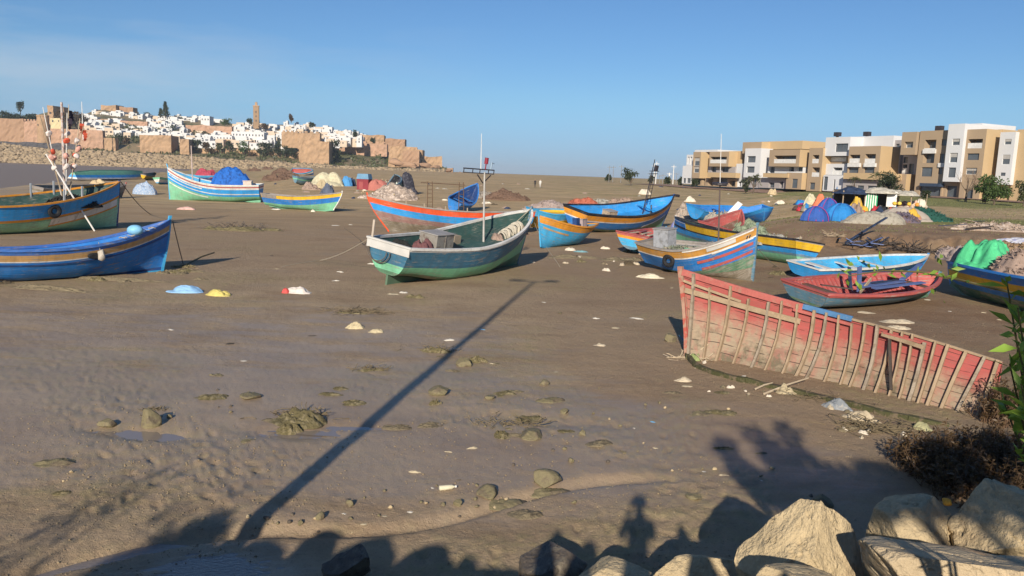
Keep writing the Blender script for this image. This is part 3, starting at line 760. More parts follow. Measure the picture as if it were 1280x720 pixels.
# --- B4 overturned
r, h = mk('overturned_boat', 'upturned boat with green bottom, light blue side and white edge by the water', (92, 226), (178, 223.5), 3.6, 1.55, heel=3, flip=True, bow=.0, stern=.0, rake=.6, full=.75, sfull=.75, tr=.5)
build_hull(r, h, [(.22, 'white'), (.42, 'bright')], [(.08, 'bright'), (1, 'green')], inner='grey', rail='white', deck=.6, stem='green', keel='green')
# --- B5 B6
r, h = mk('rowing_boat', 'tiny yellow boat beyond the upturned boat', (178, 225.5), (193, 222), 1.8, .95, heel=12, bow=.35, rake=.3)
build_hull(r, h, [(.2, 'grey'), (.5, 'yellow')], [(1, 'yellow')], inner='dgreen', rail='black', stem='yellow', keel='yellow')
r, h = mk('rowing_boat', 'tiny pale turquoise boat left of the white and green bow', (197, 231), (222, 229), 2.0, 1.05, heel=-6, bow=.2, rake=.3)
build_hull(r, h, [(.3, 'green'), (.5, 'white')], [(1, 'sky')], inner='green', rail='green', stem='white', keel='green', deck=.1)
# --- B7
r7, h = mk('fishing_boat', 'white, blue and mint green striped boat with a thin mast and bundled blue tarpaulin', (326, 253), (212, 249.5), 3.7, 2.0, heel=-3, bow=1.75, stern=.1, rake=.05, kb=.05, tr=.75, ks=.35, srake=.1)
build_hull(r7, h, [(.16, 'white'), (.16, 'red'), (.2, 'white'), (.5, 'bright'), (.10, 'white'), (.25, 'bright')], [(1, 'green')], inner='sky', rail='white', deck=.45, stem='sky', keel='green', skeg=(1.6, -.08), stem_up=.45,
           strakes=[(.55, .985, 1.55, .13, 'white', .03), (.60, .985, .62, .12, 'white', .03)])
mast(r7, (h.L*.24, 0, 1.5), 4.9, .08, mat('pale_mast', (.5, .4, .36), .6))
BT = fabric('blue_tarpaulin', (.02, .13, .48), c2=(.01, .05, .2)); RT = fabric('faded_red_tarpaulin', (.40, .06, .09), c2=(.25, .05, .08)); GT_ = fabric('green_tarpaulin', (.08, .50, .22), c2=(.06, .36, .18))
CT = fabric('cream_tarpaulin', (.55, .50, .34), c2=(.42, .38, .26)); GREYT = fabric('grey_tarpaulin', (.34, .31, .25), c2=(.22, .19, .15)); DARKT = fabric('dark_blue_tarpaulin', (.03, .05, .10), c2=(.02, .02, .03))
heap('blue_tarpaulin', 'bundled bright blue tarpaulin piled on the striped mint green boat', W_(r7, (-h.L*.18, -.2, 1.5)), (6.0, 3.0, 2.3), BT, 21, 'tarpaulin', rot=r7.rotation_euler[2], folds=.7, freq=1.4)
heap('black_bag', 'small black bundle on top of the blue tarpaulin', W_(r7, (-h.L*.1, -.2, 3.4)), (.9, .8, .6), DARKT, 22, 'bundle', folds=.5, sub=16)
b = MB(); b.box((0, 0, .45), (.95, .8, .95)); b.box((0, 0, .95), (1.05, .9, .08)); o = b.build('pale_crate', mat('pale_crate_paint', (.6, .5, .42), .7)); lay(o, r7, (-h.L*.37, .6, 1.6)); tag(o, 'pale box at the stern of the striped mint green boat', 'box')
r, h2 = mk('fishing_boat', 'dark blue boat under a faded red tarpaulin behind the striped mint green boat', (232, 229), (285, 230), 2.6, 1.5, heel=0, bow=.7)
build_hull(r, h2, [(.3, 'sky'), (.4, 'deep')], [(1, 'deep')], inner='sky', rail='sky', deck=.3, stem='sky', keel='deep')
heap('red_tarpaulin', 'faded red tarpaulin heaped on the boat behind the thin mast', W_(r, (-.2, 0, 1.2)), (4.0, 2.4, 1.9), RT, 33, 'tarpaulin', rot=.3, folds=.8)
# --- B8
r8, h = mk('rowing_boat', 'small yellow, blue and green boat right of the striped mint green boat', (333, 260.5), (417, 265), 2.4, 1.25, heel=-2, bow=.62, stern=.12, rake=1.0, tr=.55, ks=.2)
build_hull(r8, h, [(.36, 'yellow'), (.5, 'blue')], [(1, 'green')], inner='grey', rail='grey', deck=.3, stem='white', keel='green', stem_up=.2, strakes=[(.01, .25, .03, .3, 'grey', .03)])
# --- B9
r, h = mk('rowing_boat', 'dark red and blue boat tipped on its side beyond the cream tarpaulin', (368, 219.5), (392, 219), 2.2, 1.3, heel=38, bow=.4)
build_hull(r, h, [(.3, 'sky'), (.4, 'white')], [(1, 'deep')], inner='red', rail='sky', stem='deep', keel='deep')
r, h = mk('rowing_boat', 'small faded turquoise boat left of the cream tarpaulin', (369, 232), (392, 230), 2.0, 1.2, heel=5, bow=.2)
build_hull(r, h, [(.3, 'steel'), (.2, 'green')], [(1, 'steel')], inner='mud', rail='steel', stem='green', keel='mud')
# --- B12
r12, h = mk('fishing_boat', 'vermilion and bright blue boat with a brownish worn bottom behind the central boat', (660, 291), (486, 290.5), 3.0, 1.5, heel=3, bow=1.05, stern=.1, rake=1.55, kb=.05, tr=.6)
build_hull(r12, h, [(.42, 'vermil'), (.50, 'bright')], [(.45, 'mauve'), (.55, 'mud'), (1, 'mud')], inner='mud', rail='grey', deck=.25, stem='vermil', keel='mud', stem_up=.25)
for t in (.45, .58, .7, .8):
    q = h.d(t, 0, 1); b = MB(); b.beam(q+Vector((0, -.1, 0)), q+Vector((0, -.1, .3)), .07, .07); b.build('cleat_post', WOOD, r12)
# ladder-like gallows aboard it
def ladder(root, base, hgt, wd, m, name='ladder_frame'):
    b = MB(); base = Vector(base)
    for s in (-1, 1): b.tube([base+Vector((s*wd/2, 0, 0)), base+Vector((s*wd/2*.8, 0, hgt))], .03, 6)
    n = int(hgt/.3)
    for k in range(1, n): f = k/n; b.tube([base+Vector((-wd/2*(1-.2*f), 0, hgt*f)), base+Vector((wd/2*(1-.2*f), 0, hgt*f))], .02, 5)
    return b.build(name, m, root)
RUST = mat('rusty_iron', (.14, .085, .05), .8, .3, 4, 30)
ladder(r12, (h.L*.07+.9, .1, 1.3), 2.4, .42, RUST); ladder(r12, (-h.L*.05, .1, 1.3), 2.4, .42, RUST)
b = MB(); b.tube([(h.L*.07+1.6, .1, 3.6), (-h.L*.05-.3, .1, 3.5)], .03, 6); b.build('cross_bar', RUST, r12)
# --- B13
r13, h = mk('rowing_boat', 'dark blue boat with its bow in the air, seen open over the vermilion boat', (556, 266), (590, 261), 2.6, 1.3, heel=22, bow=1.5, rake=.5, pitch=-6, L=6.5)
build_hull(r13, h, [(.3, 'blue')], [(1, 'blue')], inner='deep', rail='blue', stem='deep', keel='blue', thwarts=[(.3, .35, .3), (.5, .35, .3), (.68, .4, .3)], thw_mat='blue')
# --- B14 the central boat
r14, h = mk('fishing_boat', 'central slate blue boat with white rail, mint green bottom, box and tall metal mast', (482, 356), (646, 331), 3.3, 1.55, heel=8, bow=1.22, bexp=1.6, stern=.12, rake=.55, srake=.1, tr=.68, ks=.42, kb=.1, sink=.10, wmax=.46, full=.24, sfull=.30)
H14 = h
build_hull(r14, h, [(.10, 'white'), (.60, 'teal')], [(.16, 'teal'), (.70, 'green'), (1, 'mgreen')], inner='dgreen', rail='white', deck=.48, stem='teal', keel='mgreen', skeg=(1.7, -.12), stem_up=.2, deck_mat='dgreen',
           strakes=[(.80, .97, .32, .035, 'white', .04), (.80, .975, .75, .13, 'white', .03)])
# white cap board across the transom
b = MB(); b.box((-h.L/2-.03, 0, h.g(0)-.17), (.03, h.W(0)*2-.04, .30)); b.build('transom_board', P['white'], r14)
engine_box(r14, (-h.L*.19, .15, h.D-.48+.42), (1.15, .95, .84))
b = MB(); b.box((h.L*.02, .8, h.D-.2), (.5, .35, .45)); b.build('fuel_box', mat('box_tan', (.35, .28, .2), .8), r14)
mo, tp = mast(r14, (h.L*.14, 0, h.D-.5), 3.45, .055, mat('galvanised_mast', (.42, .40, .37), .45, .2, 2, 20, metal=.2), lean=(.0, .55))
MC = mat('dark_fittings', (.04, .035, .04), .6)
# crossbar rig on the mast, with sub-parts
b = MB(); b.beam(tp+Vector((-1.3, .25, .12)), tp+Vector((.6, -.1, .12)), .05, .05); b.beam(tp+Vector((-1.3, .25, -.06)), tp+Vector((.6, -.1, -.06)), .035, .035)
for f in (-1.3, -.75, -.3, .25, .6): b.beam(tp+Vector((f, -f*.17, -.08)), tp+Vector((f, -f*.17, .13)), .03, .03)
b.build('crossbar', MC, mo)
b = MB(); b.beam(tp+Vector((0, 0, -.5)), tp+Vector((-.45, .06, -.12)), .04, .04); b.beam(tp+Vector((0, 0, -.5)), tp+Vector((.45, -.06, -.12)), .04, .04); b.build('brace', MC, mo)
b = MB(); b.tube([tp+Vector((.03, 0, .1)), tp+Vector((.03, 0, .38))], .03, 6); b.tube([tp+Vector((.03, 0, .38)), tp+Vector((.03, 0, .66))], [.09, .09], 10); b.build('red_lamp', mat('dark_red_lamp', (.25, .03, .05), .4), mo)
b = MB(); b.tube([tp+Vector((-.25, .05, .1)), tp+Vector((-.35, .22, 1.7))], [.022, .012], 6); b.build('whip_antenna', WHITE, mo)
b = MB(); b.box(tp+Vector((.42, -.05, .3)), (.05, .05, .35)); b.box(tp+Vector((.5, -.05, .42)), (.2, .05, .05)); b.build('vane', mat('pale_fitting', (.3, .4, .5), .5), mo)
bz = h.d(.985, -.1, 1)
b = MB(); b.tube([Vector((h.L/2-.05, 0, h.g(1)+.1)), Vector((h.L*.27, .3, h.D-.3))], .02, 6); b.build('bow_stay', ROPE, r14)
# rope coils (several turns)
b = MB(); rnd = random.Random(3)
for k in range(22):
    pts = []; cx = h.L*.235+k*.066
    for a in range(15):
        th = a/14*2*math.pi; rr = .27+.04*math.sin(k*1.7)+.02*math.sin(3*th+k); pts.append(Vector((cx+.07*math.sin(th*2+k), rr*math.cos(th)*.9-.25, h.D+.02+.022*k+rr*math.sin(th))))
    b.tube(pts, .045, 6)
b2 = b; o = b2.build('rope_coil', mat('pale_rope', (.50, .45, .36), .9, .25, 6, 60, .5, .01), None, smooth=True); o.matrix_world = mwof(r14); o.location = r14.location; o.rotation_euler = r14.rotation_euler
tag(o, 'thick pale rope coiled on the foredeck of the central slate blue boat', 'rope')
o = heap('net_bundle', 'brownish net bundle at each end of the thick pale coil', W_(r14, (h.L*.21, -.3, h.D-.3)), (.8, .9, .6), mat('brown_net', (.33, .24, .19), .95, .3, 6, 40, .8, .03), 44, 'net', folds=.6, sub=24, rot=.7); o['label'] = 'brownish net bundle against the left end of the thick pale coil'
o = heap('net_bundle', None, W_(r14, (h.L*.38, -.3, h.D+.15)), (.75, .7, .45), mat('brown_net', (0, 0, 0)), 45, None, folds=.6, sub=24, rot=.7); tag(o, 'brownish net bundle near the bow, right of the thick pale coil', 'net')
o = heap('brown_cloth', 'maroon brown cloth dumped in the stern beside the engine box', W_(r14, (-h.L*.30, .0, h.D-.5)), (1.3, 1.1, .62), fabric('maroon_cloth', (.16, .07, .07)), 46, 'cloth', rot=.7, folds=.8, sub=30)
o = heap('dark_net', 'black net hanging over the port corner of the central boat transom', W_(r14, (-h.L*.43, .2, h.D-.35)), (1.3, 2.0, .62), mat('black_net', (0, 0, 0)), 47, 'net', rot=.7, folds=.7, sub=30)
b = MB(); q = Vector((-h.L/2+.1, h.W(0)-.15, h.g(0))); b.tube([q+Vector((0, 0, -.2)), q+Vector((0, 0, .75))], .05, 7); b.build('mooring_post', mat('pale_post', (.5, .42, .34), .8), r14)
for k, (dy, r_) in enumerate([(.0, .62), (.1, .55)]):
    b = MB(); pts = [Vector((-h.L/2-.08-.02*k, h.W(0)-.75+dy+r_*.9*math.cos(a), h.g(0)-.12+r_*.75*math.sin(a)-.25)) for a in np.linspace(math.pi*.98, 2.05*math.pi, 14)]; b.tube(pts, .022, 6); b.build('hanging_rope', ROPE_DARK, r14)
# --- B15
r15, h = mk('fishing_boat', 'light blue boat with orange band, its bow hidden by the central boat', (736, 303), (668, 312), 2.7, 1.12, heel=4, bow=.85, stern=.12, rake=.15, srake=1.0, ks=.55, tr=.5, sink=.1, L=7.4)
build_hull(r15, h, [(.36, 'orange')], [(1, 'sky')], inner='steel', rail='orange', deck=.3, stem='sky', keel='sky', strakes=[(.68, .97, .55, .10, 'tan', .03)])
engine_box(r15, (-h.L*.28, .1, 1.25), (.7, .6, .7), mat('pinkish_box', (.35, .27, .26), .8))
b = MB(); b.box((-.4, .55, 1.3), (.5, .3, .9)); b.build('bollard', P['deep'], r15)
r17, h = mk('rowing_boat', 'pale blue and yellow boat just behind the orange banded light blue boat', (664, 289), (712, 287), 2.4, 1.5, heel=8, bow=.1, rake=.3)
build_hull(r17, h, [(.5, 'sky'), (.35, 'yellow')], [(1, 'yellow')], inner='yellow', rail='sky', deck=.2, stem='white', keel='sky')
# --- B16
r16, h = mk('fishing_boat', 'big open blue boat with black rail and orange band, bow to the right', (716, 291), (826, 286), 3.8, 1.72, heel=12, bow=1.35, stern=.15, rake=.75, kb=.25, tr=.75)
build_hull(r16, h, [(.16, 'black'), (.44, 'orange'), (.09, 'white'), (.5, 'blue')], [(.3, 'blue'), (1, 'mgreen')], inner='bright', rail='black', deck=.75, stem='deep', keel='mgreen', strakes=[(.62, .93, 1.28, .13, 'white', .03)], thwarts=[(.75, .35, .25)])
engine_box(r16, (-h.L*.16, 0, 1.25), (1.0, .8, .95), mat('tan_box_paint', (.42, .31, .2), .7, .25, 3, 20, c2=(.2, .13, .08)))
mo, tp = mast(r16, (h.L*.21, .2, 1.0), 5.1, .05, MC)
ladder(r16, (h.L*.21+.5, .3, 2.6), 2.3, .4, MC, 'ladder')
b = MB(); b.beam(tp+Vector((-.35, 0, -1.0)), tp+Vector((.9, 0, -1.0)), .05, .05); b.beam(tp+Vector((-.3, 0, -1.25)), tp+Vector((.8, 0, -1.2)), .05, .05); b.build('crossbar', MC, mo)
b = MB(); b.box(tp+Vector((.45, 0, -.75)), (.28, .25, .5)); b.build('mast_lamp', MC, mo)
for s in (.5, -.1): b = MB(); b.tube([(h.L*.26, s, 1.1), (h.L*.26, s, 2.2)], .03, 6); b.build('rail_post', METAL, r16)
b = MB(); b.tube([(h.L*.205, -.9, 1.0), (h.L*.33, .6, 2.0)], .07, 6); b.build('black_spar', MC, r16)
b = MB(); b.beam((h.L/2+.15, 0, h.g(1)), (h.L/2+.75, 0, h.g(1)-.05), .18, .22); b.build('bow_roller', MC, r16)
# --- B18
r18, h = mk('rowing_boat', 'low light blue boat with broken red inside under loose planks', (771, 322), (838, 306), 2.5, .95, heel=7, bow=.3, rake=.3, tr=.8, srake=.1, sink=.1, L=7.2)
build_hull(r18, h, [(.13, 'red'), (.17, 'orange')], [(.7, 'sky'), (1, 'steel')], inner='red', rail='red', stem='sky', keel='sky', floor=.5, thwarts=[(.2, .12, .3), (.4, .12, .3), (.6, .12, .3)], thw_mat='red')
rnd = random.Random(11)
for i in range(7):
    b = MB(); ln = rnd.uniform(2.2, 3.8); b.box((0, 0, 0), (ln, .16, .035)); o = b.build('loose_plank', [WOOD_PALE, P['red'], WOOD_PALE, WOOD][i % 4])
    lay(o, r18, (rnd.uniform(-1.2, .6), -.95+i*.31, .98+.05*(i % 3)), rnd.uniform(-.12, .12)); tag(o, 'loose plank laid across the low boat with the broken red inside', 'plank', 'planks across the low red boat')
# --- B19
r19, h = mk('fishing_boat', 'blue and ochre boat with red bow stripes, name plate, tyre fender and slim mast', (811, 335), (941, 351.5), 2.9, 1.28, heel=5, bexp=1.8, bow=1.25, stern=.1, rake=.12, kb=.05, tr=.6, ks=.25, sink=.1, wmax=.4)
H19 = h
build_hull(r19, h, [(.03, 'white'), (.34, 'ochre'), (.06, 'white'), (.62, 'blue')], [(.12, 'blue'), (.55, 'mgreen'), (1, 'mud')], inner='grey', rail='grey', deck=.28, stem='steel', keel='mud', stem_up=.2, deck_mat='grey',
           strakes=[(.50, .985, .0, .10, 'white', .03), (.60, .985, .62, .13, 'red', .03), (.62, .985, .98, .13, 'red', .03), (.72, .985, .42, .05, 'white', .03)])
p = h.d(.36, .5, -1); tyre(r19, (p.x, p.y-.1, p.z), .33, (math.pi/2, 0, .1)); b = MB(); b.tube([p+Vector((0, -.02, .55)), p+Vector((0, -.08, .2))], .015, 5); b.build('tyre_rope', ROPE, r19)
for k, t in enumerate([.95, .965]): 
    q = h.d(t, .3, -1, .02); b = MB(); b.box(q, (.05, .012, .16), Euler((0, .3, 0)).to_matrix()); b.build('mark', MC, r19)
# name plate with lettering
na, nb = h.d(.70, .20, -1, .03), h.d(.88, .20, -1, .03)
b = MB(); prev = None
for i in range(9):
    t = lerp(.69, .885, i/8); a = h.d(t, .12, -1, .022); c = h.d(t, .29, -1, .022); a2 = h.d(t, .12, -1, .034); c2 = h.d(t, .29, -1, .034)
    ring = [a, a2, c2, c]
    if prev:
        for q in range(3): b.quad(prev[q+1], prev[q], ring[q], ring[q+1], uv=[(0, 0)]*4)
    prev = ring
plate = b.build('name_plate', P['white'], r19)
engine_box(r19, (-h.L*.35, .35, 1.55), (.85, .75, .95), mat('bluish_grey_box', (.33, .34, .36), .7, .2, 3, 20, c2=(.2, .2, .2)))
mo, tp = mast(r19, (h.L*.17, .1, 1.0), 3.35, .045, mat('dark_mast', (.12, .09, .08), .6))
b = MB(); b.tube([tp+Vector((0, 0, -.05)), tp+Vector((0, 0, 0)), tp+Vector((0, 0, .08))], [.16, .38, .36], 12); b.build('radar_dish', MC, mo)
b = MB(); b.tube([tp+Vector((0, 0, 0)), tp+Vector((0, 0, 2.3))], [.02, .012], 6); b.build('whip_antenna', WHITE, mo)
for s in (-.3, -.6): b = MB(); b.tube([(h.L*.17+s*.3, s, 1.1), (h.L*.17+s*.3, s, 1.75)], .03, 6); b.build('deck_post', METAL, r19)
for i in range(8):
    b = MB(); ln = rnd.uniform(1.6, 3.4); b.tube([(-ln/2, 0, 0), (ln/2, 0, .05)], .03, 5) if i % 2 else b.box((0, 0, 0), (ln, .12, .03)); o = b.build('deck_spar', [WOOD, METAL, WOOD_PALE, P['green']][i % 4])
    lay(o, r19, (-.4+.25*i-.6, rnd.uniform(-.6, .6), 1.12+.03*i), rnd.uniform(-.35, .35)); tag(o, 'spar or board lying on the deck of the red striped boat', 'spar', 'spars on the deck of the red striped boat')
heap('grey_net', 'greyish net spread over the midship deck of the red striped boat', W_(r19, (-.7, .1, 1.05)), (2.6, 1.7, .2), mat('greenish_net', (.22, .24, .18), .95, .3, 6, 40, .8, .03), 51, 'net', rot=r19.rotation_euler[2], folds=.5)
heap('blue_net', 'dark blue net bundle beside the slim mast of the red striped boat', W_(r19, (.9, .2, 1.05)), (1.3, 1.2, .42), fabric('slate_net', (.10, .12, .17)), 52, 'net', rot=.3, folds=.8)
# --- B20
r20, h = mk('fishing_boat', 'long yellow and blue boat passing behind the red striped bow', (1003, 333), (840, 304), 2.8, 1.32, heel=8, bow=.55, stern=.05, rake=.2, kb=.1, tr=.7, ks=.1, sink=.08)
build_hull(r20, h, [(.06, 'grey'), (.38, 'yellow'), (.08, 'black')], [(.30, 'bright'), (.45, 'steel'), (1, 'green')], inner='dgreen', rail='black', deck=.35, stem='white', keel='green',
           strakes=[(.80, .985, .04, .42, 'blue', .03), (.80, .985, .40, .10, 'black', .04), (.80, .985, .10, .04, 'white', .04)])
heap('green_net', 'green and grey net heap amidships on the long yellow and blue boat', W_(r20, (-1.6, .0, 1.0)), (2.6, 2.0, 1.1), mat('pale_green_net', (.25, .30, .20), .95, .4, 5, 30, .8, .04, c2=(.12, .12, .08)), 61, 'net', folds=.9)
heap('grey_net', 'small pale net heap near the stern of the long yellow and blue boat', W_(r20, (-4.1, .2, .95)), (2.2, 1.2, .55), mat('whitish_net', (.4, .38, .33), .95, .4, 5, 30, .8, .04, c2=(.15, .13, .1)), 62, 'net', folds=.9)
# --- B21
r21, h = mk('fishing_boat', 'red and bare wood boat with raised bow among the blue boats', (872, 305), (921, 297), 2.6, 1.2, heel=12, bow=1.1, rake=.3, L=7)
build_hull(r21, h, [(.14, 'red'), (.16, 'tan'), (.1, 'red')], [(.4, 'brown'), (1, 'brown')], inner='red', rail='red', stem='red', keel='brown', deck=.7, deck_mat='brown')
heap('mottled_net', 'pale mottled net heap behind the slim mast', GT(900, 288), (3.2, 2.4, 1.5), mat('mottled_net_stuff', (.38, .33, .27), .95, .45, 4, 18, .8, .04, c2=(.10, .18, .18)), 63, 'net', folds=.9)
heap('mottled_net', 'pale green and grey net heap right of the raised red bow', GT(932, 300), (2.8, 2.4, 1.7), mat('pale_green_net', (0, 0, 0)), 64, 'net', folds=.9)
b = MB(); b.box((0, 0, 0), (.5, 2.2, .04)); o = b.build('white_board', WHITE); o.location = GT(912, 288)+Vector((.2, 0, 1.75)); o.rotation_euler = (.75, .5, -.5); tag(o, 'white board leaning across the raised red bow', 'board')
# --- B22
r22, h = mk('fishing_boat', 'open blue boat far behind the slim mast, left one of the two', (866, 277), (930, 276), 3.0, 1.25, heel=14, bow=.25, rake=.2, tr=.85)
build_hull(r22, h, [(.3, 'bright')], [(1, 'bright')], inner='blue', rail='bright', stem='bright', keel='blue', thwarts=[(.25, .3, .4), (.5, .3, .4)], thw_mat='deep')
r22b, h = mk('fishing_boat', 'open blue boat with a pointed bow, right one of the two behind the slim mast', (930, 279), (968, 277), 3.0, 1.2, heel=14, bow=.35, rake=1.1, tr=.85, L=5.6)
build_hull(r22b, h, [(.3, 'bright')], [(1, 'blue')], inner='blue', rail='bright', stem='bright', keel='blue', thwarts=[(.35, .3, .4), (.6, .3, .4)], thw_mat='sky')
# --- B23
r23, h = mk('rowing_boat', 'bright sky blue rowing boat with white inside edge behind the red rowing boat', (1003, 349), (1150, 337), 2.2, .58, sfull=.2, heel=8, bow=.2, stern=.04, rake=.5, tr=.8, ks=.08, kb=.08)
build_hull(r23, h, [(.25, 'bright')], [(1, 'bright')], inner='sky', rail='white', stem='bright', keel='sky', floor=.3, thwarts=[(.14, .10, .4), (.36, .16, .25), (.55, .16, .25)], thw_mat='white', strakes=[(.1, .3, .22, .14, 'white', .02)], rail_w=.10)
# --- B24
r24, h = mk('rowing_boat', 'faded blue rowing boat with red inside and piled loose boards', (1006, 385), (1158, 373), 2.85, .68, sfull=.2, heel=7, bow=.27, stern=.06, rake=.55, srake=.25, tr=.72, ks=.12, kb=.12, full=.42, sink=.04)
build_hull(r24, h, [(.10, 'red'), (.16, 'steel')], [(.7, 'steel'), (1, 'mgreen')], inner='red', rail='red', stem='steel', keel='mgreen', floor=.2, ribs='red', strakes=[(.01, .98, .02, .08, 'red', .03)], thwarts=[(.16, .16, .3), (.78, .12, .35)], thw_mat='brown', rail_w=.14)
WB = paint('blue_violet_board', (.10, .15, .33), .5, seams=False)
def board(root, c, size, eul, m, label, group):
    b = MB(); b.box((0, 0, 0), size); o = b.build('loose_board', m); q = W_(root, c); o.location = q; o.rotation_euler = eul; return tag(o, label, 'board', group)
yw = r24.rotation_euler[2]; g24 = 'boards piled in the red rowing boat'
lb = 'blue grey loose board lying lengthwise in the red rowing boat'
board(r24, (.3, -.1, .72), (2.9, .20, .04), (.1, -.03, yw+.06), WB, 'long blue grey board lying along the middle of the red rowing boat', None)
board(r24, (.8, -.45, .74), (3.0, .22, .04), (.1, -.04, yw-.02), WB, 'long blue grey board lying against the near side of the red rowing boat', None)
board(r24, (.2, .25, .68), (2.3, .16, .04), (.3, .02, yw+.25), WB, 'blue grey board crossing the others at an angle in the red rowing boat', None)
board(r24, (1.1, .15, .75), (2.6, .18, .04), (0, .0, yw+.12), DARKT, 'nearly black board on top of the pile in the red rowing boat', None)
board(r24, (2.9, .5, .98), (2.8, .20, .05), (0, -.16, yw+.35), WB, 'blue board sticking up over the bow end of the red rowing boat', None)
board(r24, (-1.05, .0, .95), (.22, .05, 1.0), (.1, -.25, yw), WB, 'upright board leaning among the planks of the red rowing boat', None)
board(r24, (-1.25, .25, .9), (.16, .05, .95), (-.4, .3, yw), DARKT, 'dark upright board crossing behind the leaning one in the red rowing boat', None)
board(r24, (-.8, -.15, .72), (.12, .05, .9), (.2, 1.0, yw+.4), WOOD, 'short pale board crossing low in the red rowing boat', None)
board(r24, (-2.0, .2, .62), (1.2, .2, .04), (0, .1, yw-.5), WOOD_DARK, 'dark board across the stern of the red rowing boat', None)
board(r24, (-.2, .45, .8), (1.3, .18, .04), (0, .25, yw+.7), WOOD_DARK, 'dark board lying askew amidships in the red rowing boat', None)
board(r24, (1.9, .35, .85), (.6, .25, .12), (0, .25, yw-.7), P['red'], 'short dark red block near the bow of the red rowing boat', None)
# --- B25
r25, h = mk('fishing_boat', 'blue boat with a mustard band loaded with nets and green tarpaulin, at the right edge', (1365, 410), (1186, 364), 3.1, 1.18, heel=10, bow=.12, stern=.1, rake=.6, kb=.35, tr=.8, ks=.2, sink=.12, full=.6)
build_hull(r25, h, [(.28, 'blue'), (.32, 'yellow')], [(.36, 'blue'), (1, 'mgreen')], inner='dgreen', rail='blue', deck=.15, stem='blue', keel='mgreen')
yw = r25.rotation_euler[2]
heap('green_tarpaulin', 'bright green tarpaulin mound, larger one, on the mustard banded boat', W_(r25, (h.L*.18, .3, 1.3)), (2.1, 1.9, 1.15), GT_, 71, 'tarpaulin', folds=.5)
heap('green_tarpaulin', 'bright green tarpaulin mound, smaller and farther left, on the mustard banded boat', W_(r25, (h.L*.33, -.7, 1.3)), (1.8, 1.6, 1.4), GT_, 76, 'tarpaulin', folds=.35, tilt=(.1, .2))
heap('dark_tarpaulin', 'dark blue tarpaulin behind the green mounds', W_(r25, (h.L*.40, -1.2, 1.35)), (1.5, 1.2, 1.2), DARKT, 73, 'tarpaulin', folds=.5)
heap('brown_net', 'brown net piled along the mustard banded boat', W_(r25, (-h.L*.05, .1, 1.4)), (2.6, 2.2, 1.0), mat('brown_net', (0, 0, 0)), 74, 'net', rot=yw, folds=.9)
heap('pinkish_net', 'pinkish grey net at the near end of the mustard banded boat', W_(r25, (h.L*.38, .5, 1.42)), (1.7, 1.4, .55), mat('pinkish_net', (.34, .27, .24), .95, .3, 6, 40, .8, .03), 75, 'net', rot=yw, folds=.9)
b = MB(); b.tube([(-1.5, 0, -.25), (-.4, 0, .25), (.9, 0, .42), (2.6, 0, .35)], [.06, .08, .08, .07], 7); o = b.build('curved_spar', WOOD); o.location = GT(1235, 335)+Vector((.6, -4, 2.0)); o.rotation_euler = (0, 0, .1); tag(o, 'long bent wooden spar lying over the green tarpaulin', 'spar')
# ------------------------------------------------------------------ wreck: one standing side with ribs
def poly_at(P_, t):
    n = len(P_)-1; x = min(n-1e-6, max(0, t*n)); i = int(x); f = x-i
    # catmull-ish smooth
    a = P_[max(0, i-1)]; b = P_[i]; c = P_[i+1]; d = P_[min(n, i+2)]
    return .5*((2*b)+(c-a)*f+(2*a-5*b+4*c-d)*f*f+(3*b-a-3*c+d)*f**3)
bot_px = [(862, 447), (905, 452), (955, 462), (1010, 473), (1065, 484), (1120, 497), (1175, 510), (1240, 523)]
top_px = [(853, 338), (905, 354), (960, 370), (1015, 385), (1070, 399), (1125, 413), (1180, 429), (1253, 452)]
# the foot of the side is bedded in the mud; its head leans outwards (away) by about 25 degrees
WB_ = []; WT_ = []
for (bx, by), (tx, ty) in zip(bot_px, top_px):
    p = GT(bx, by); WB_.append(p+Vector((0, 0, -.12)))
u = (WB_[-1]-WB_[0]).normalized(); nrm = Vector((-u.y, u.x, 0)).normalized()
for k, (tx, ty) in enumerate(top_px):
    f = k/(len(top_px)-1); off = lerp(.12, .75, min(1, f*2.2))
    d = ray(tx, ty); o = Vector((0, 0, CAMH)); q0 = WB_[0]+nrm*off
    if k > 0: q0 = WB_[k]+nrm*off
    t = (q0-o).dot(nrm)/d.dot(nrm); WT_.append(o+d*t)
wr = thing('wrecked_hull', 'broken red boat side with bare pale ribs standing half buried in the mud', 'boat wreck', WB_[0]); WO = WB_[0]
def wp(t, s, off=0):
    a = poly_at(WB_, t); b = poly_at(WT_, t); bul = math.sin(math.pi*s)*(.10+.18*math.sin(math.pi*min(1, t*1.2)))
    return a.lerp(b, s)+nrm*(bul+off)-Vector((0, 0, bul*.3))-WO
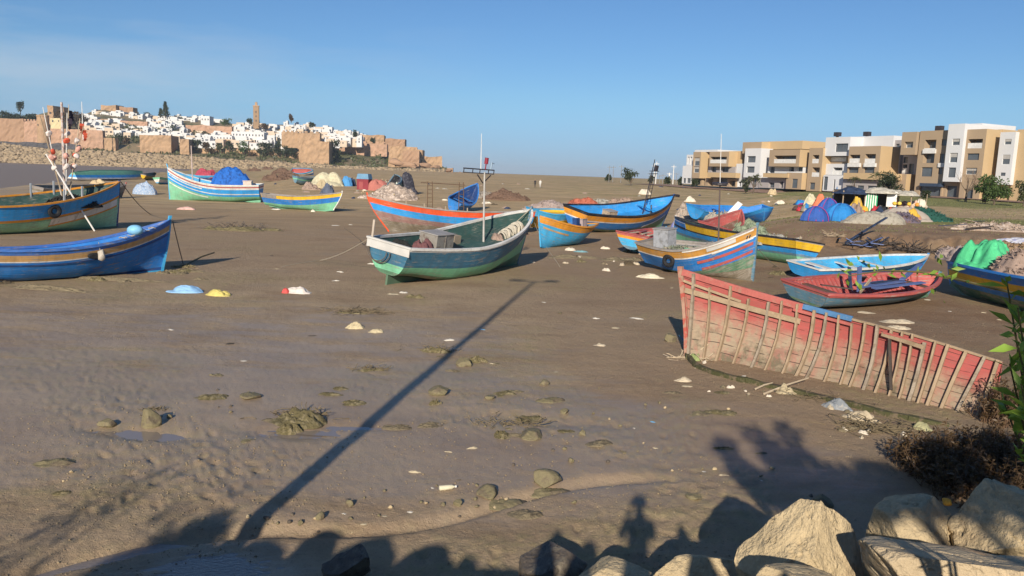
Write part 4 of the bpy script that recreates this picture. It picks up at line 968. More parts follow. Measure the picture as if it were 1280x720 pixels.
def wreck_paint():
    m, nd, lk, bs = _new('wreck_red_planking')
    tcn = nd.new('ShaderNodeTexCoord'); uv = tcn.outputs['UV']; ob = tcn.outputs['Object']
    sx = nd.new('ShaderNodeSeparateXYZ'); lk.new(uv, sx.inputs['Vector'])
    n1 = noise(nd, lk, ob, 1.5, 6, .65); n2 = noise(nd, lk, mapping(nd, lk, uv, (1.2, 14, 1)), 2.4, 7, .7)
    v = math_(nd, lk, 'ADD', sx.outputs['Y'], math_(nd, lk, 'MULTIPLY', math_(nd, lk, 'SUBTRACT', n1, .5), .75))
    red = mixc(nd, lk, ramp(nd, lk, n2, .35, .7), (.42, .085, .075), (.29, .085, .07))
    red = mixc(nd, lk, ramp(nd, lk, n2, .62, .72, 0, .6), red, (.42, .29, .22))
    mud = mixc(nd, lk, ramp(nd, lk, n2, .3, .7), (.36, .275, .185), (.27, .205, .14))
    mud = mixc(nd, lk, ramp(nd, lk, n1, .50, .60, 0, .85), mud, (.12, .10, .06))
    mud = mixc(nd, lk, ramp(nd, lk, noise(nd, lk, mapping(nd, lk, uv, (2.2, 3, 1)), 1.6, 6, .7), .48, .60, 0, .55), mud, (.36, .15, .115))
    c = mixc(nd, lk, ramp(nd, lk, v, .42, .72), mud, red)
    fr = math_(nd, lk, 'FRACT', math_(nd, lk, 'ADD', math_(nd, lk, 'MULTIPLY', sx.outputs['Y'], 9.0), math_(nd, lk, 'MULTIPLY', noise(nd, lk, mapping(nd, lk, uv, (.5, .6, 1)), 1.0, 2), 1.6))); sm = math_(nd, lk, 'LESS_THAN', fr, .085)
    brk = ramp(nd, lk, noise(nd, lk, mapping(nd, lk, uv, (1.6, 10.5, 1)), 1.0, 3), .46, .54)
    sm = math_(nd, lk, 'MULTIPLY', sm, brk)
    c = mixc(nd, lk, math_(nd, lk, 'MULTIPLY', sm, .8), c, (.03, .02, .015)); lk.new(c, bs.inputs['Base Color'])
    bs.inputs['Roughness'].default_value = .8
    bump(nd, lk, bs, math_(nd, lk, 'SUBTRACT', n2, sm), .8, .015); return m
b = MB(); NT, NS = 60, 12
for i in range(NT):
    for j in range(NS):
        t0, t1, s0, s1 = i/NT, (i+1)/NT, j/NS, (j+1)/NS
        b.quad(wp(t0, s0), wp(t1, s0), wp(t1, s1), wp(t0, s1), uv=[(t0*8, s0), (t1*8, s0), (t1*8, s1), (t0*8, s1)])
        b.quad(wp(t0, s1, .05), wp(t1, s1, .05), wp(t1, s0, .05), wp(t0, s0, .05), uv=[(t0*8, s1), (t1*8, s1), (t1*8, s0), (t0*8, s0)])
for i in range(NT):
    t0, t1 = i/NT, (i+1)/NT; b.quad(wp(t0, 1), wp(t1, 1), wp(t1, 1, .05), wp(t0, 1, .05), uv=[(t0*8, 1)]*4)
b.quad(wp(0, 0), wp(0, 1), wp(0, 1, .05), wp(0, 0, .05), uv=[(0, .9)]*4); b.quad(wp(1, 0), wp(1, 1), wp(1, 1, .05), wp(1, 0, .05), uv=[(8, .9)]*4)
b.build('planking', wreck_paint(), wr)
RIBM = mat('pale_rib_wood', (.36, .265, .17), .85, .3, 4, 30, .6, .01, c2=(.28, .2, .12), c2t=(.55, .7))
RIBD = mat('grey_rib_wood', (.33, .27, .20), .85, .35, 3, 25, .6, .01, c2=(.2, .15, .1), c2t=(.5, .65))
rnd = random.Random(2)
ribs_t = [.055, .10, .17, .225, .29, .335, .385, .44, .48, .52, .56, .605, .645, .69, .725, .76, .80, .835, .87, .91, .95, .985]
for i, t in enumerate(ribs_t):
    b = MB(); s1 = [1.0, .98, .99, 1.0, .93, .99][i % 6]; s0 = .02 if i % 3 else -.03
    if i in (1, 3): s1 = .9
    lean = -.046*rnd.uniform(.55, 1.3)
    pts = [wp(t+lean*(1-s), lerp(s0, s1, s), -.05) for s in (0, .25, .5, .75, 1)]; rw = .036+.03*rnd.random()
    for a, c in zip(pts, pts[1:]): b.beam(a-nrm*.02, c+(c-a)*.04-nrm*.02, rw, .095, up=-nrm)
    b.build('rib', RIBM if i % 4 else RIBD, wr)
# stringers and rails
def strip(t0, t1, s0, s1, wd, th, m, nm, off=-.10, n=14):
    b = MB(); pts = [wp(lerp(t0, t1, k/n), lerp(s0, s1, k/n), off) for k in range(n+1)]
    for a, c in zip(pts, pts[1:]): b.beam(a, c+(c-a)*.02, th, wd, up=Vector((0, 0, 1)))
    return b.build(nm, m, wr)
strip(.01, .39, .80, .80, .13, .035, RIBM, 'stringer'); strip(.01, .20, .90, .85, .06, .03, RIBM, 'stringer')
WR_RED = mat('wreck_rail_red', (.42, .12, .10), .8, .3, 3, 25, .5, .01, c2=(.3, .2, .14), c2t=(.55, .7))
WR_BLUE = mat('wreck_rail_blue', (.08, .20, .38), .8, .3, 3, 25, .5, .01, c2=(.3, .3, .3), c2t=(.6, .7))
strip(0, .40, .985, .985, .16, .07, WR_RED, 'top_rail', -.03, 20); strip(.40, .56, .995, .995, .12, .07, WR_BLUE, 'top_rail', -.03, 10); strip(.56, 1, .99, .99, .05, .06, RIBM, 'top_rail', -.02, 20)
strip(.37, .56, .93, .925, .07, .035, WR_RED, 'stringer'); strip(.66, .80, .905, .875, .09, .05, RIBM, 'stringer', -.12); strip(.665, .79, .93, .93, .04, .03, WR_RED, 'stringer', -.14)
b = MB(); b.beam(wp(.685, .86, -.13), wp(.700, .18, -.14), .05, .06, up=-nrm); b.build('loose_rib', WOOD_DARK, wr)
# stem
b = MB(); pts = [wp(0, s)+u*-.05 for s in (0, .3, .6, .85, 1.0)]; pts.append(pts[-1]+Vector((-.01, 0, .1))); pts[0].z -= .15
for a, c in zip(pts, pts[1:]): b.beam(a, c, .13, .10, up=-nrm)
b.build('stem_post', mat('wreck_stem_wood', (.40, .24, .17), .85, .3, 3, 25, .5, .01, c2=(.45, .08, .06), c2t=(.5, .6)), wr)
# mossy keel edge showing through the mud
k_px = [(857, 441), (866, 455), (885, 465), (915, 474), (945, 481), (985, 489), (1035, 501), (1085, 514), (1130, 524), (1185, 533)]
KP = [GT(*q)-WO for q in k_px]
MOSS = mat('mossy_keel_wood', (.075, .075, .032), .9, .4, 4, 30, .9, .02, c2=(.20, .15, .10), c2t=(.5, .62))
b = MB(); pts = [poly_at(KP, i/30)+Vector((0, 0, .03+.03*math.sin(i*.9)*math.sin(i*.37))) for i in range(31)]
for i, (a, c) in enumerate(zip(pts, pts[1:])): b.beam(a, c+(c-a)*.05, .13+.04*math.sin(i*1.9), .12, up=Vector((0, 0, 1)))
b.build('buried_keel', MOSS, wr)
b = MB(); pts = [poly_at(KP, i/30)+Vector((.03, .14, .015)) for i in range(3, 29)]
for a, c in zip(pts, pts[1:]): b.beam(a, c, .10, .09, up=Vector((0, 0, 1)))
b.build('dark_keel_strip', WOOD_DARK, wr)  # dark wood strip running along behind the keel
# near gunwale debris along the keel: sticks and rags
def stick(p, q, r, m, label, group=None, name='stick'):
    b = MB(); p = Vector(p); q = Vector(q); mid = (p+q)/2+Vector((0, 0, .02)); b.tube([p-p, mid-p, q-p], [r, r*.9, r*.6], 6); o = b.build(name, m); o.location = p; return tag(o, label, 'stick', group)
stick(GT(955, 494)+Vector((0, 0, .03)), GT(1010, 481)+Vector((0, 0, .16)), .025, WOOD_PALE, 'pale stick lying across the mossy keel edge of the wreck')
stick(GT(944, 489)+Vector((0, 0, .05)), GT(965, 484)+Vector((0, 0, .10)), .022, WOOD_PALE, 'short pale stick beside the longer one on the mossy keel edge')
heap('pale_rag', 'pale fibrous clump hanging at the crossing sticks by the wreck', GT(983, 491), (.40, .28, .14), mat('straw_fibre', (.46, .38, .24), .9, .3, 6, 40, .9, .02), 81, 'rag', folds=1.0, sub=26)
heap('grey_cloth', 'bluish grey cloth caught on the wreck keel', GT(1046, 510), (.62, .30, .16), mat('bluish_cloth', (.22, .24, .26), .9, .3, 5, 30, .8, .02, c2=(.4, .38, .34)), 82, 'cloth', rot=-.5, folds=1.1, sub=30)
heap('beige_cloth', 'twisted beige cloth on the mud below the wreck keel', GT(1077, 524), (.75, .28, .14), mat('beige_cloth', (.46, .38, .26), .9, .3, 5, 30, .8, .02), 83, 'cloth', rot=-.65, folds=1.2, sub=34)
rnd = random.Random(8)
for i, (x, y) in enumerate([(857, 430), (861, 438), (866, 446), (872, 436), (878, 452)]):
    p = GT(x, y); stick(p+Vector((0, 0, .0)), p+Vector((rnd.uniform(-.3, .35), rnd.uniform(-.2, .2), rnd.uniform(.15, .5))), .02, [WR_BLUE, WOOD, WOOD_PALE][i % 3], 'splintered slat at the foot of the red stem', 'splintered slats by the red stem', 'slat')
heap('green_rag', 'greenish rag at the foot of the red stem', GT(868, 450), (.38, .3, .16), mat('greenish_rag', (.25, .3, .12), .9, .3, 5, 30), 84, 'rag', folds=1, sub=24)
# ------------------------------------------------------------------ foreground riprap
def bigrock(label, px, py, z, sx, sy, sz, seed, m=None, rot=0, flat=1, tilt=(0, 0), dz=0, facets=14, peak=0):
    p = at_z(px, py, z); return rock('riprap_boulder', label, (p.x, p.y, z+dz), (sx, sy, sz), seed, m or STONE_PALE, rot, 6, 'boulder', None, facets=facets, rough=.07, flat=flat, tilt=tilt, peak=peak)
bigrock('pointed cream boulder with a peaked top, left of the pair of big boulders', 1008, 724, 1.35, 1.75, 1.3, 1.40, 14, rot=.5, facets=15, peak=.33)
bigrock('rounded yellowish boulder behind the largest one, at its left', 1150, 688, 1.45, 1.3, 1.0, .95, 12, rot=.4)
bigrock('largest cream boulder with a rusty brown patch, bottom right corner', 1210, 745, 1.85, 1.65, 1.2, .85, 18, mat('rust_stained_limestone', (.56, .44, .28), .88, .22, 1.4, 14, 1.0, .06, c2=(.38, .22, .11), c2t=(.55, .75)), rot=-.15, facets=12)
bigrock('cream boulder with dark pock marks at the right edge', 1262, 672, 1.65, 1.35, 1.2, 1.0, 23, rot=.8)
bigrock('small white boulder low in front of the peaked one', 1005, 742, 1.75, .75, .5, .45, 31, rot=.1)
bigrock('flat shaded slab with one sunlit tip beside the peaked boulder', 880, 722, .75, 1.5, 1.0, .62, 44, rot=.15, flat=.8)
bigrock('low pale slab left of the flat slab at the bottom edge', 775, 728, .55, 1.2, .9, .42, 52, rot=-.2, flat=.7)
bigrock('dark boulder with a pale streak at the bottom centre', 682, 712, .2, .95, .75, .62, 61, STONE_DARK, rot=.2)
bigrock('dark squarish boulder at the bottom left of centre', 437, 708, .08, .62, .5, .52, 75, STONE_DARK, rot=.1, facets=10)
bigrock('shadowed boulder between the peaked one and the largest one', 1090, 735, 1.0, 1.1, 1.1, .8, 81, rot=.5)
rock('small_yellow_stone', 'small ochre yellow stone perched at the back of the pair of big boulders', at_z(1184, 627, 1.95), (.10, .08, .07), 5, mat('ochre_stone', (.6, .3, .04), .8), 0, 3, 'stone')
# boulders on the slope around and behind the viewpoint; they throw the jagged shadow on the mud
def caster(px, py, z, sx, sz, seed, back=0, sy=None):
    g = at_z(px, py, 0); k = z/math.tan(EL); x = g.x-k*math.sin(AZ); y = g.y-k*math.cos(AZ)
    p = rock('embankment_boulder', None, (x, y, z-sz/2*.92), (sx, sy or sx*.8, sz), seed, STONE_PALE, seed*.7, 4, 'boulder', 'boulders along the top of the embankment')
    p['label'] = 'pale boulder on the top of the embankment beside the photographer'; p['category'] = 'boulder'; return p
for a in [(335, 672, 3.75, 1.0, 1.3, 1), (400, 672, 3.8, 1.1, 1.4, 2), (470, 680, 3.75, 1.2, 1.3, 3), (545, 687, 3.7, 1.0, 1.3, 4), (597, 676, 3.8, .35, 1.3, 5), (265, 690, 3.6, 1.0, 1.2, 15),
          (700, 668, 3.8, .42, 1.2, 6), (735, 678, 3.8, .55, 1.2, 7), (858, 650, 3.9, .40, 1.5, 8), (885, 668, 3.85, .5, 1.4, 9)]:
    caster(*a)
# ------------------------------------------------------------------ photographer
def figure(name, label, loc, rz, joints, cloth, hairc=(.02, .015, .01), group=None, scale=1.0):
    V0, E0, Rr = joints
    me = bpy.data.meshes.new(name); me.from_pydata([tuple(Vector(v)*scale) for v in V0], E0, []); o = bpy.data.objects.new(name, me); COL.objects.link(o)
    md = o.modifiers.new('skin', 'SKIN'); md.use_smooth_shade = True; md.branch_smoothing = .6
    if not me.skin_vertices: 
        bpy.context.view_layer.objects.active = o
    sv = me.skin_vertices[0].data if me.skin_vertices else None
    if sv is None:
        bpy.context.view_layer.update()
    for i, rr in enumerate(Rr): me.skin_vertices[0].data[i].radius = (rr[0]*scale, rr[1]*scale)
    me.skin_vertices[0].data[0].use_root = True
    o.modifiers.new('sub', 'SUBSURF').levels = 2; o.modifiers['sub'].render_levels = 2
    bpy.context.view_layer.update(); dg = bpy.context.evaluated_depsgraph_get()
    nm = bpy.data.meshes.new_from_object(o.evaluated_get(dg)); o.modifiers.clear(); o.data = nm
    for m in cloth: nm.materials.append(m)
    zs = scale
    for f in nm.polygons:
        c = f.center/zs
        mi = 0
        if c.z < .07: mi = 3
        elif c.z < .95: mi = 2
        elif c.z < 1.46 and not (c.y > .30 and abs(c.x) < .3): mi = 1
        f.material_index = mi; f.use_smooth = True
    o.location = loc; o.rotation_euler = (0, 0, rz); tag(o, label, 'person', group); return o
SKIN = mat('skin', (.40, .24, .16), .6, .08, 6, 60, .1, .003)
def body(pose='stand', hands='phone'):
    V0 = []; E0 = []; Rr = []
    def v(p, r, par=None):
        V0.append(p); Rr.append(r if isinstance(r, tuple) else (r, r))
        if par is not None: E0.append((par, len(V0)-1))
        return len(V0)-1
    pel = v((0, 0, .95), (.155, .11)); wa = v((0, 0, 1.12), (.14, .10), pel); ch = v((0, .0, 1.32), (.17, .115), wa); nk0 = v((0, -.01, 1.46), (.075, .07), ch); nk = v((0, .0, 1.53), .055, nk0)
    hd = v((0, .02, 1.61), (.075, .085), nk); h2 = v((0, .015, 1.69), (.078, .095), hd); v((0, .01, 1.755), (.05, .06), h2)
    nose = v((0, .115, 1.63), .014, hd)
    for s in (-1, 1):
        sh = v((s*.17, 0, 1.41), .065, ch)
        if hands == 'phone':
            el = v((s*.205, .07, 1.16), .042, sh); wr_ = v((s*.09, .27, 1.40), .028, el); pm = v((s*.07, .31, 1.46), (.03, .02), wr_)
            for q in range(4): f1 = v((s*(.06-.01*q), .335, 1.48+.018*q), .010, pm); v((s*(.03-.01*q), .35, 1.485+.018*q), .008, f1)
            th = v((s*.045, .30, 1.49), .011, pm); v((s*.02, .315, 1.51), .009, th)
        else:
            el = v((s*.24, -.02, 1.14), .042, sh); wr_ = v((s*.25, .06, .90), .028, el); pm = v((s*.25, .08, .83), (.022, .03), wr_); v((s*.245, .09, .75), .014, pm)
        st = .0 if pose == 'stand' else s*.16
        hp = v((s*.095, 0, .88), .095, pel); kn = v((s*.11, st*.7+.01, .50), .06, hp); an = v((s*.12, st-.02, .09), .04, kn); v((s*.125, st+.13, .04), (.04, .03), an)
    return V0, E0, Rr
JK = mat('dark_jacket', (.04, .05, .08), .85); JN = mat('blue_jeans', (.05, .08, .16), .85); SH = mat('dark_shoes', (.03, .025, .02), .7)
# head top shadow falls at (800, 617): stand just behind the camera
hx = at_z(800, 617, 0); k = 4.68/math.tan(EL); px_, py_ = hx.x-k*math.sin(AZ), hx.y-k*math.cos(AZ)
zf = 4.68-1.80
person = figure('person', 'photographer in dark jacket and jeans standing on the embankment holding a phone', (px_, min(py_, -.36), zf), -px_*.0, body('stand', 'phone'), [SKIN, JK, JN, SH])
o = heap('hair', None, (0, 0.0, 1.655), (.20, .235, .15), mat('black_hair', (.02, .015, .012), .7, .3, 20, 90), 4, None, parent=person, folds=.1, sub=20)
b = MB(); b.box((0, 0, 0), (.15, .009, .075)); o = b.build('phone', BLACK); o.location = (px_, min(py_, -.36)+.345, zf+1.52); tag(o, 'black phone held up in both hands of the photographer', 'phone')
# the rock the photographer stands on
rock('standing_rock', 'flat pale boulder under the photographer', (px_, min(py_, -.36), zf-.30), (1.7, 1.5, .6), 91, STONE_PALE, 0, 5, 'boulder', flat=1.0, facets=14, rough=.02).data.transform(Matrix.Scale(1, 4))
# walkers on the sand far away
SKIRT = mat('black_robe', (.03, .03, .035), .9); 
for (x, y, m, lb) in ((669, 226, [SKIN, SKIRT, SKIRT, SH], 'person in dark clothes walking far off on the sand skyline'), (675.5, 226, [SKIN, WHITE, WHITE, SH], 'person in white clothes walking far off on the sand skyline')):
    g = at_y(x, y, 165); g.z = Hs(g.x, g.y); figure('person', lb, g, .5, body('walk', 'down'), m)
# ------------------------------------------------------------------ street lamp behind the viewpoint (seen only as a shadow)
g = at_z(668, 352, 0); zt = 12.6; kk = zt/math.tan(EL); lx, ly = g.x-kk*math.sin(AZ), g.y-kk*math.cos(AZ)
lamp = thing('street_lamp', 'tall two armed street lamp on the embankment behind the photographer', 'street lamp', (lx, ly, Hs(lx, ly)))
zb = zt-Hs(lx, ly)
LM = mat('lamp_post_paint', (.12, .13, .14), .5)
b = MB(); b.tube([(0, 0, 0), (0, 0, zb*.5), (0, 0, zb)], [.14, .105, .06], 12); post = b.build('pole', LM, lamp)
for s in (-1, 1):
    b = MB(); b.tube([(0, 0, zb-.1), (s*.5, .1, zb+.05-.1*(s > 0)), (s*.75, .15, zb+.02)], .04, 8); arm = b.build('arm', LM, lamp)
    b = MB(); b.box((s*.75, .15, zb+.02), (.55, .26, .12)); b.build('lamp_head', LM, arm)
# ------------------------------------------------------------------ leaves
def leaf_mat(name, c, var=.35):
    if name in _M: return _M[name]
    m, nd, lk, bs = _new(name)
    g = nd.new('ShaderNodeNewGeometry'); rnd_ = g.outputs['Random Per Island']
    col = mixc(nd, lk, rnd_, c_(c, 1-var), c_(c, 1+var)); lk.new(col, bs.inputs['Base Color'])
    bs.inputs['Roughness'].default_value = .5
    if 'Transmission Weight' in bs.inputs: pass
    tr = nd.new('ShaderNodeBsdfTranslucent'); lk.new(mixc(nd, lk, .5, col, (min(1, c[0]*2.2), min(1, c[1]*2), c[2])), tr.inputs['Color'])
    ms = nd.new('ShaderNodeMixShader'); ms.inputs['Fac'].default_value = .3
    out = nd['Material Output']; lk.new(bs.outputs[0], ms.inputs[1]); lk.new(tr.outputs[0], ms.inputs[2]); lk.new(ms.outputs[0], out.inputs['Surface'])
    _M[name] = m; return m
def leaf_cloud(name, pts, dirs, ln, wd, m, parent, seed=0, droop=.2):
    """one pointed, folded blade (6 verts, 2 quads) per point"""
    rs = np.random.RandomState(seed); n = len(pts); pts = np.asarray(pts); d = np.asarray(dirs); d = d/np.linalg.norm(d, axis=1)[:, None]
    r = rs.normal(size=(n, 3)); s = np.cross(d, r); s /= np.linalg.norm(s, axis=1)[:, None]+1e-9; u_ = np.cross(s, d)
    L = (ln*(.6+.8*rs.rand(n)))[:, None]; Wd = (wd*(.7+.6*rs.rand(n)))[:, None]; dr = np.array([0, 0, -1])*droop*L
    a = pts; b = pts+d*L*.45+s*Wd*.5+u_*Wd*.18; c = pts+d*L*.5+dr*.25; e = pts+d*L*.45-s*Wd*.5+u_*Wd*.18; f = pts+d*L+dr
    V = np.stack([a, b, c, e, f], 1).reshape(-1, 3); k = np.arange(n)[:, None]*5
    Fq = np.vstack([k+np.array([[0, 1, 4, 2]]), k+np.array([[0, 2, 4, 3]])])
    return npmesh(name, V, Fq, m, parent)
def blob_crown(name, clumps, n, ls, m, parent, seed):
    """leaf clumps scattered over a set of ellipsoid lobes; ragged outline with gaps"""
    rs = np.random.RandomState(seed); P_ = []; D_ = []
    for (cx, cy, cz, rx, ry, rz) in clumps:
        k = max(8, int(n/len(clumps))); v = rs.normal(size=(k, 3)); v /= np.linalg.norm(v, axis=1)[:, None]
        rad = rs.rand(k)**.45*(1+.35*(rs.rand(k)-.5)); P_.append(np.array([cx, cy, cz])+v*rad[:, None]*np.array([rx, ry, rz])); D_.append(v+rs.normal(size=(k, 3))*.8)
    return leaf_cloud(name, np.vstack(P_), np.vstack(D_), ls, ls*.6, m, parent, seed)
def tree(name, label, loc, hgt, wd, m, seed, trunk=.25, n=900, ls=.5, kind='round', cat='tree', group=None, tm=None):
    rnd = random.Random(seed); t = thing(name, label, cat, loc, (0, 0, rnd.random()*6), group)
    th = hgt*trunk; b = MB(); top = Vector((rnd.uniform(-.1, .1)*wd, rnd.uniform(-.1, .1)*wd, hgt*.75)); b.tube([(0, 0, -.2), (top.x*.3, top.y*.3, th), top], [hgt*.035+.03, hgt*.028, hgt*.008], 7)
    tips = []
    for i in range(6):
        a = rnd.random()*6.28; q = Vector((math.cos(a)*wd*.33, math.sin(a)*wd*.33, hgt*rnd.uniform(.5, .85))); b.tube([(top.x*.4, top.y*.4, th*1.05), q*.6+Vector((0, 0, th*.3)), q], [hgt*.015, hgt*.01, hgt*.004], 5); tips.append(q)
    b.build('trunk', tm or mat('tree_bark', (.12, .09, .065), .9, .3, 3, 20, .8, .03), t)
    if kind == 'bare':
        b = MB()
        for q in tips:
            for _ in range(9):
                e = q+Vector((rnd.gauss(0, .18)*wd, rnd.gauss(0, .18)*wd, rnd.uniform(.0, .28)*hgt)); b.tube([q*rnd.uniform(.7, 1), (q+e)/2, e], [.03, .02, .01], 4, cap=False)
        b.build('twigs', mat('dry_twigs', (.22, .15, .10), .9), t); return t
    cl = [(0, 0, hgt*.72, wd*.30, wd*.30, hgt*.22)]
    if kind == 'cone':
        cl = []
        for k in range(7): f = k/6; cl.append((0, 0, hgt*(.25+.7*f), wd*.5*(1-f*.85)*(1 if k % 2 else .8), wd*.5*(1-f*.85), hgt*.045))
    elif kind == 'palm':
        P_ = []; D_ = []
        for k in range(16):
            a = k*2.4; el = rnd.uniform(-.3, 1.0); dv = Vector((math.cos(a)*math.cos(el), math.sin(a)*math.cos(el), math.sin(el)))
            for s in range(12):
                f = s/11; q = Vector((top.x, top.y, hgt*.78))+dv*wd*.55*f+Vector((0, 0, -.35*wd*f*f)); P_.append(q); D_.append(dv+Vector((rnd.gauss(0, .6), rnd.gauss(0, .6), -.3)))
        leaf_cloud('crown', [tuple(p) for p in P_], [tuple(p) for p in D_], wd*.22, wd*.05, m, t, seed); return t
    else:
        for i in range(9):
            a = rnd.random()*6.28; rr = rnd.uniform(.15, .38)*wd; cl.append((math.cos(a)*rr, math.sin(a)*rr, hgt*rnd.uniform(trunk+.18, .88), wd*rnd.uniform(.12, .24), wd*rnd.uniform(.12, .24), hgt*rnd.uniform(.08, .16)))
    blob_crown('crown', cl, n, ls, m, t, seed); return t
LEAF_D = leaf_mat('dark_foliage', (.045, .06, .025)); LEAF_G = leaf_mat('green_foliage', (.075, .12, .03)); LEAF_O = leaf_mat('olive_foliage', (.10, .11, .045)); LEAF_B = leaf_mat('brownish_foliage', (.12, .075, .035)); LEAF_Y = leaf_mat('fresh_leaf', (.20, .31, .045), .35)
# ------------------------------------------------------------------ shrub at the right edge of the view
def shrub(name, label, base, shoots, seed, lm, ls=.12, per=26, sm=None):
    t = thing(name, label, 'shrub', base); rnd = random.Random(seed); b = MB(); P_ = []; D_ = []
    base = Vector(base)
    for tip in shoots:
        tip = Vector(tip)-base; mid = tip*.5+Vector((rnd.uniform(-.08, .08), rnd.uniform(-.08, .08), .12)); pts = [Vector((rnd.uniform(-.1, .1), rnd.uniform(-.1, .1), 0))]
        for f in (.25, .5, .75, 1.0): pts.append((Vector((0, 0, 0)).lerp(mid, f*2) if f <= .5 else mid.lerp(tip, f*2-1)))
        b.tube(pts, [.016, .012, .009, .006, .003], 5, cap=False)
        for k in range(per):
            f = rnd.uniform(.35, 1.0) if rnd.random() < .45 else rnd.uniform(.82, 1.0); i = min(3, int(f*4)); q = pts[i].lerp(pts[i+1], f*4-i); d = (pts[4]-pts[3]).normalized()
            dv = d*.7+Vector((rnd.gauss(0, 1), rnd.gauss(0, 1), rnd.gauss(.2, .7))).normalized(); P_.append(tuple(q)); D_.append(tuple(dv))
    b.build('stems', sm or mat('green_brown_stem', (.12, .10, .04), .8), t); leaf_cloud('foliage', P_, D_, ls, ls*.30, lm, t, seed, .12); return t
def up(px, py, d):
    v = ray(px, py); return Vector((0, 0, CAMH))+v*d
sh = [up(1258, 350, 3.6), up(1272, 385, 3.5), up(1272, 432, 3.5), up(1262, 455, 3.6), up(1256, 505, 3.8), up(1276, 480, 3.5), up(1295, 400, 3.4), up(1310, 450, 3.4),
      up(1320, 330, 3.4), up(1350, 380, 3.3), up(1330, 300, 3.7), up(1390, 340, 3.4), up(1340, 440, 3.6), up(1290, 510, 3.5)]
shrub('oleander_shrub', 'bright green narrow leaved shrub poking in at the right edge', (2.75, 3.3, 1.9), sh, 3, LEAF_Y, .085, 34)
sh = [up(1095, 338, 5.2), up(1075, 330, 5.3), up(1128, 332, 5.1), up(1110, 350, 5.1), up(1150, 322, 5.0)]
# a long thin shoot of a second shrub reaches left across the boats
t = thing('leafy_shoot', 'long thin shoot with small fresh leaves in front of the sky blue rowing boat', 'shrub', (4.6, 4.4, 1.9)); b = MB(); P_ = []; D_ = []
rnd = random.Random(5); bs0 = Vector((4.6, 4.4, 1.9))
path = [bs0, up(1400, 420, 5.6), up(1290, 372, 5.4), up(1200, 350, 5.3), up(1150, 340, 5.25), up(1105, 338, 5.2), up(1060, 345, 5.15)]
b.tube([p-bs0 for p in path], [.014, .011, .009, .007, .006, .004, .003], 5, cap=False)
for i in range(44):
    f = rnd.choice([rnd.uniform(3.2, 3.6), rnd.uniform(4.3, 6), rnd.uniform(5.1, 6)]); k = min(5, int(f)); q = path[k].lerp(path[k+1], f-k)-bs0+Vector((rnd.gauss(0, .035), rnd.gauss(0, .04), rnd.gauss(.015, .05))); P_.append(tuple(q)); D_.append((rnd.gauss(-.5, .6), rnd.gauss(0, .5), rnd.gauss(.3, .6)))
b.build('stems', mat('green_brown_stem', (0, 0, 0)), t); leaf_cloud('foliage', P_, D_, .062, .022, LEAF_Y, t, 6, .1)
# taller bushes out of frame to the right and left: their dappled shade lies on the mud
def bush(name, label, c, size, lm, seed, n=2600, ls=.13, stem=True, group=None):
    t = thing(name, label, 'bush', (c[0], c[1], Hs(c[0], c[1])-.05), group=group); rnd = random.Random(seed); b = MB(); z0 = 0; cl = []
    for i in range(14):
        a = rnd.random()*6.28; rr = rnd.uniform(.1, .95)*.5; q = Vector((math.cos(a)*rr*size[0], math.sin(a)*rr*size[1], size[2]*rnd.uniform(.35, .95))); b.tube([(rnd.uniform(-.1, .1), rnd.uniform(-.1, .1), 0), q*.5+Vector((0, 0, .1)), q], [.03, .018, .006], 5, cap=False)
        cl.append((q.x, q.y, q.z, size[0]*.17, size[1]*.17, size[2]*.14))
    b.build('stems', mat('green_brown_stem', (0, 0, 0)), t); blob_crown('foliage', cl, n, ls, lm, t, seed); return t
def shadow_src(px, py, z):
    g = at_z(px, py, 0); k = z/math.tan(EL); return g.x-k*math.sin(AZ), g.y-k*math.cos(AZ)
def highcrown(name, label, lobes, base, seed, n, lm, ls=.14):
    t = thing(name, label, 'tree', (base[0], base[1], Hs(base[0], base[1])-.1)); bz = Vector(t.location); rnd = random.Random(seed); b = MB(); cl = []
    ctr = Vector((0, 0, 0))
    for (px, py, z, rx, rz) in lobes:
        x, y = shadow_src(px, py, z); q = Vector((x, y, z))-bz; cl.append((q.x, q.y, q.z, rx, rx, rz)); ctr += q/len(lobes)
    fork = Vector((ctr.x*.25, ctr.y*.25, ctr.z*.55)); b.tube([(0, 0, 0), fork*.5+Vector((.03, 0, 0)), fork], [.11, .09, .075], 9)
    for c in cl:
        q = Vector(c[:3]); b.tube([fork, fork.lerp(q, .55)+Vector((0, 0, .12)), q], [.06, .035, .012], 6, cap=False)
        for _ in range(4): e = q+Vector((rnd.gauss(0, .5)*c[3], rnd.gauss(0, .5)*c[3], rnd.gauss(.2, .5)*c[5])); b.tube([fork.lerp(q, .8), e], [.014, .005], 4, cap=False)
    b.build('trunk', mat('tree_bark', (.12, .09, .065), .9, .3, 3, 20, .8, .03), t); blob_crown('crown', cl, n, ls, lm, t, seed)
highcrown('roadside_tree', 'green roadside tree behind the photographer with an uneven leafy crown', [(960, 608, 6.05, .35, .22), (1010, 606, 6.25, .45, .26), (1060, 604, 6.3, .5, .28), (1110, 600, 6.35, .45, .30), (975, 572, 6.5, .28, .22), (1150, 606, 6.3, .3, .22)], (5.3, -3.6), 41, 4000, LEAF_G)
highcrown('roadside_tree', 'thin airy roadside tree next to the uneven leafy one', [(945, 545, 6.7, .30, .25), (905, 560, 6.5, .22, .16), (985, 540, 6.7, .22, .2), (925, 585, 6.2, .2, .15), (1000, 565, 6.4, .2, .15)], (3.0, -4.6), 42, 520, LEAF_G)
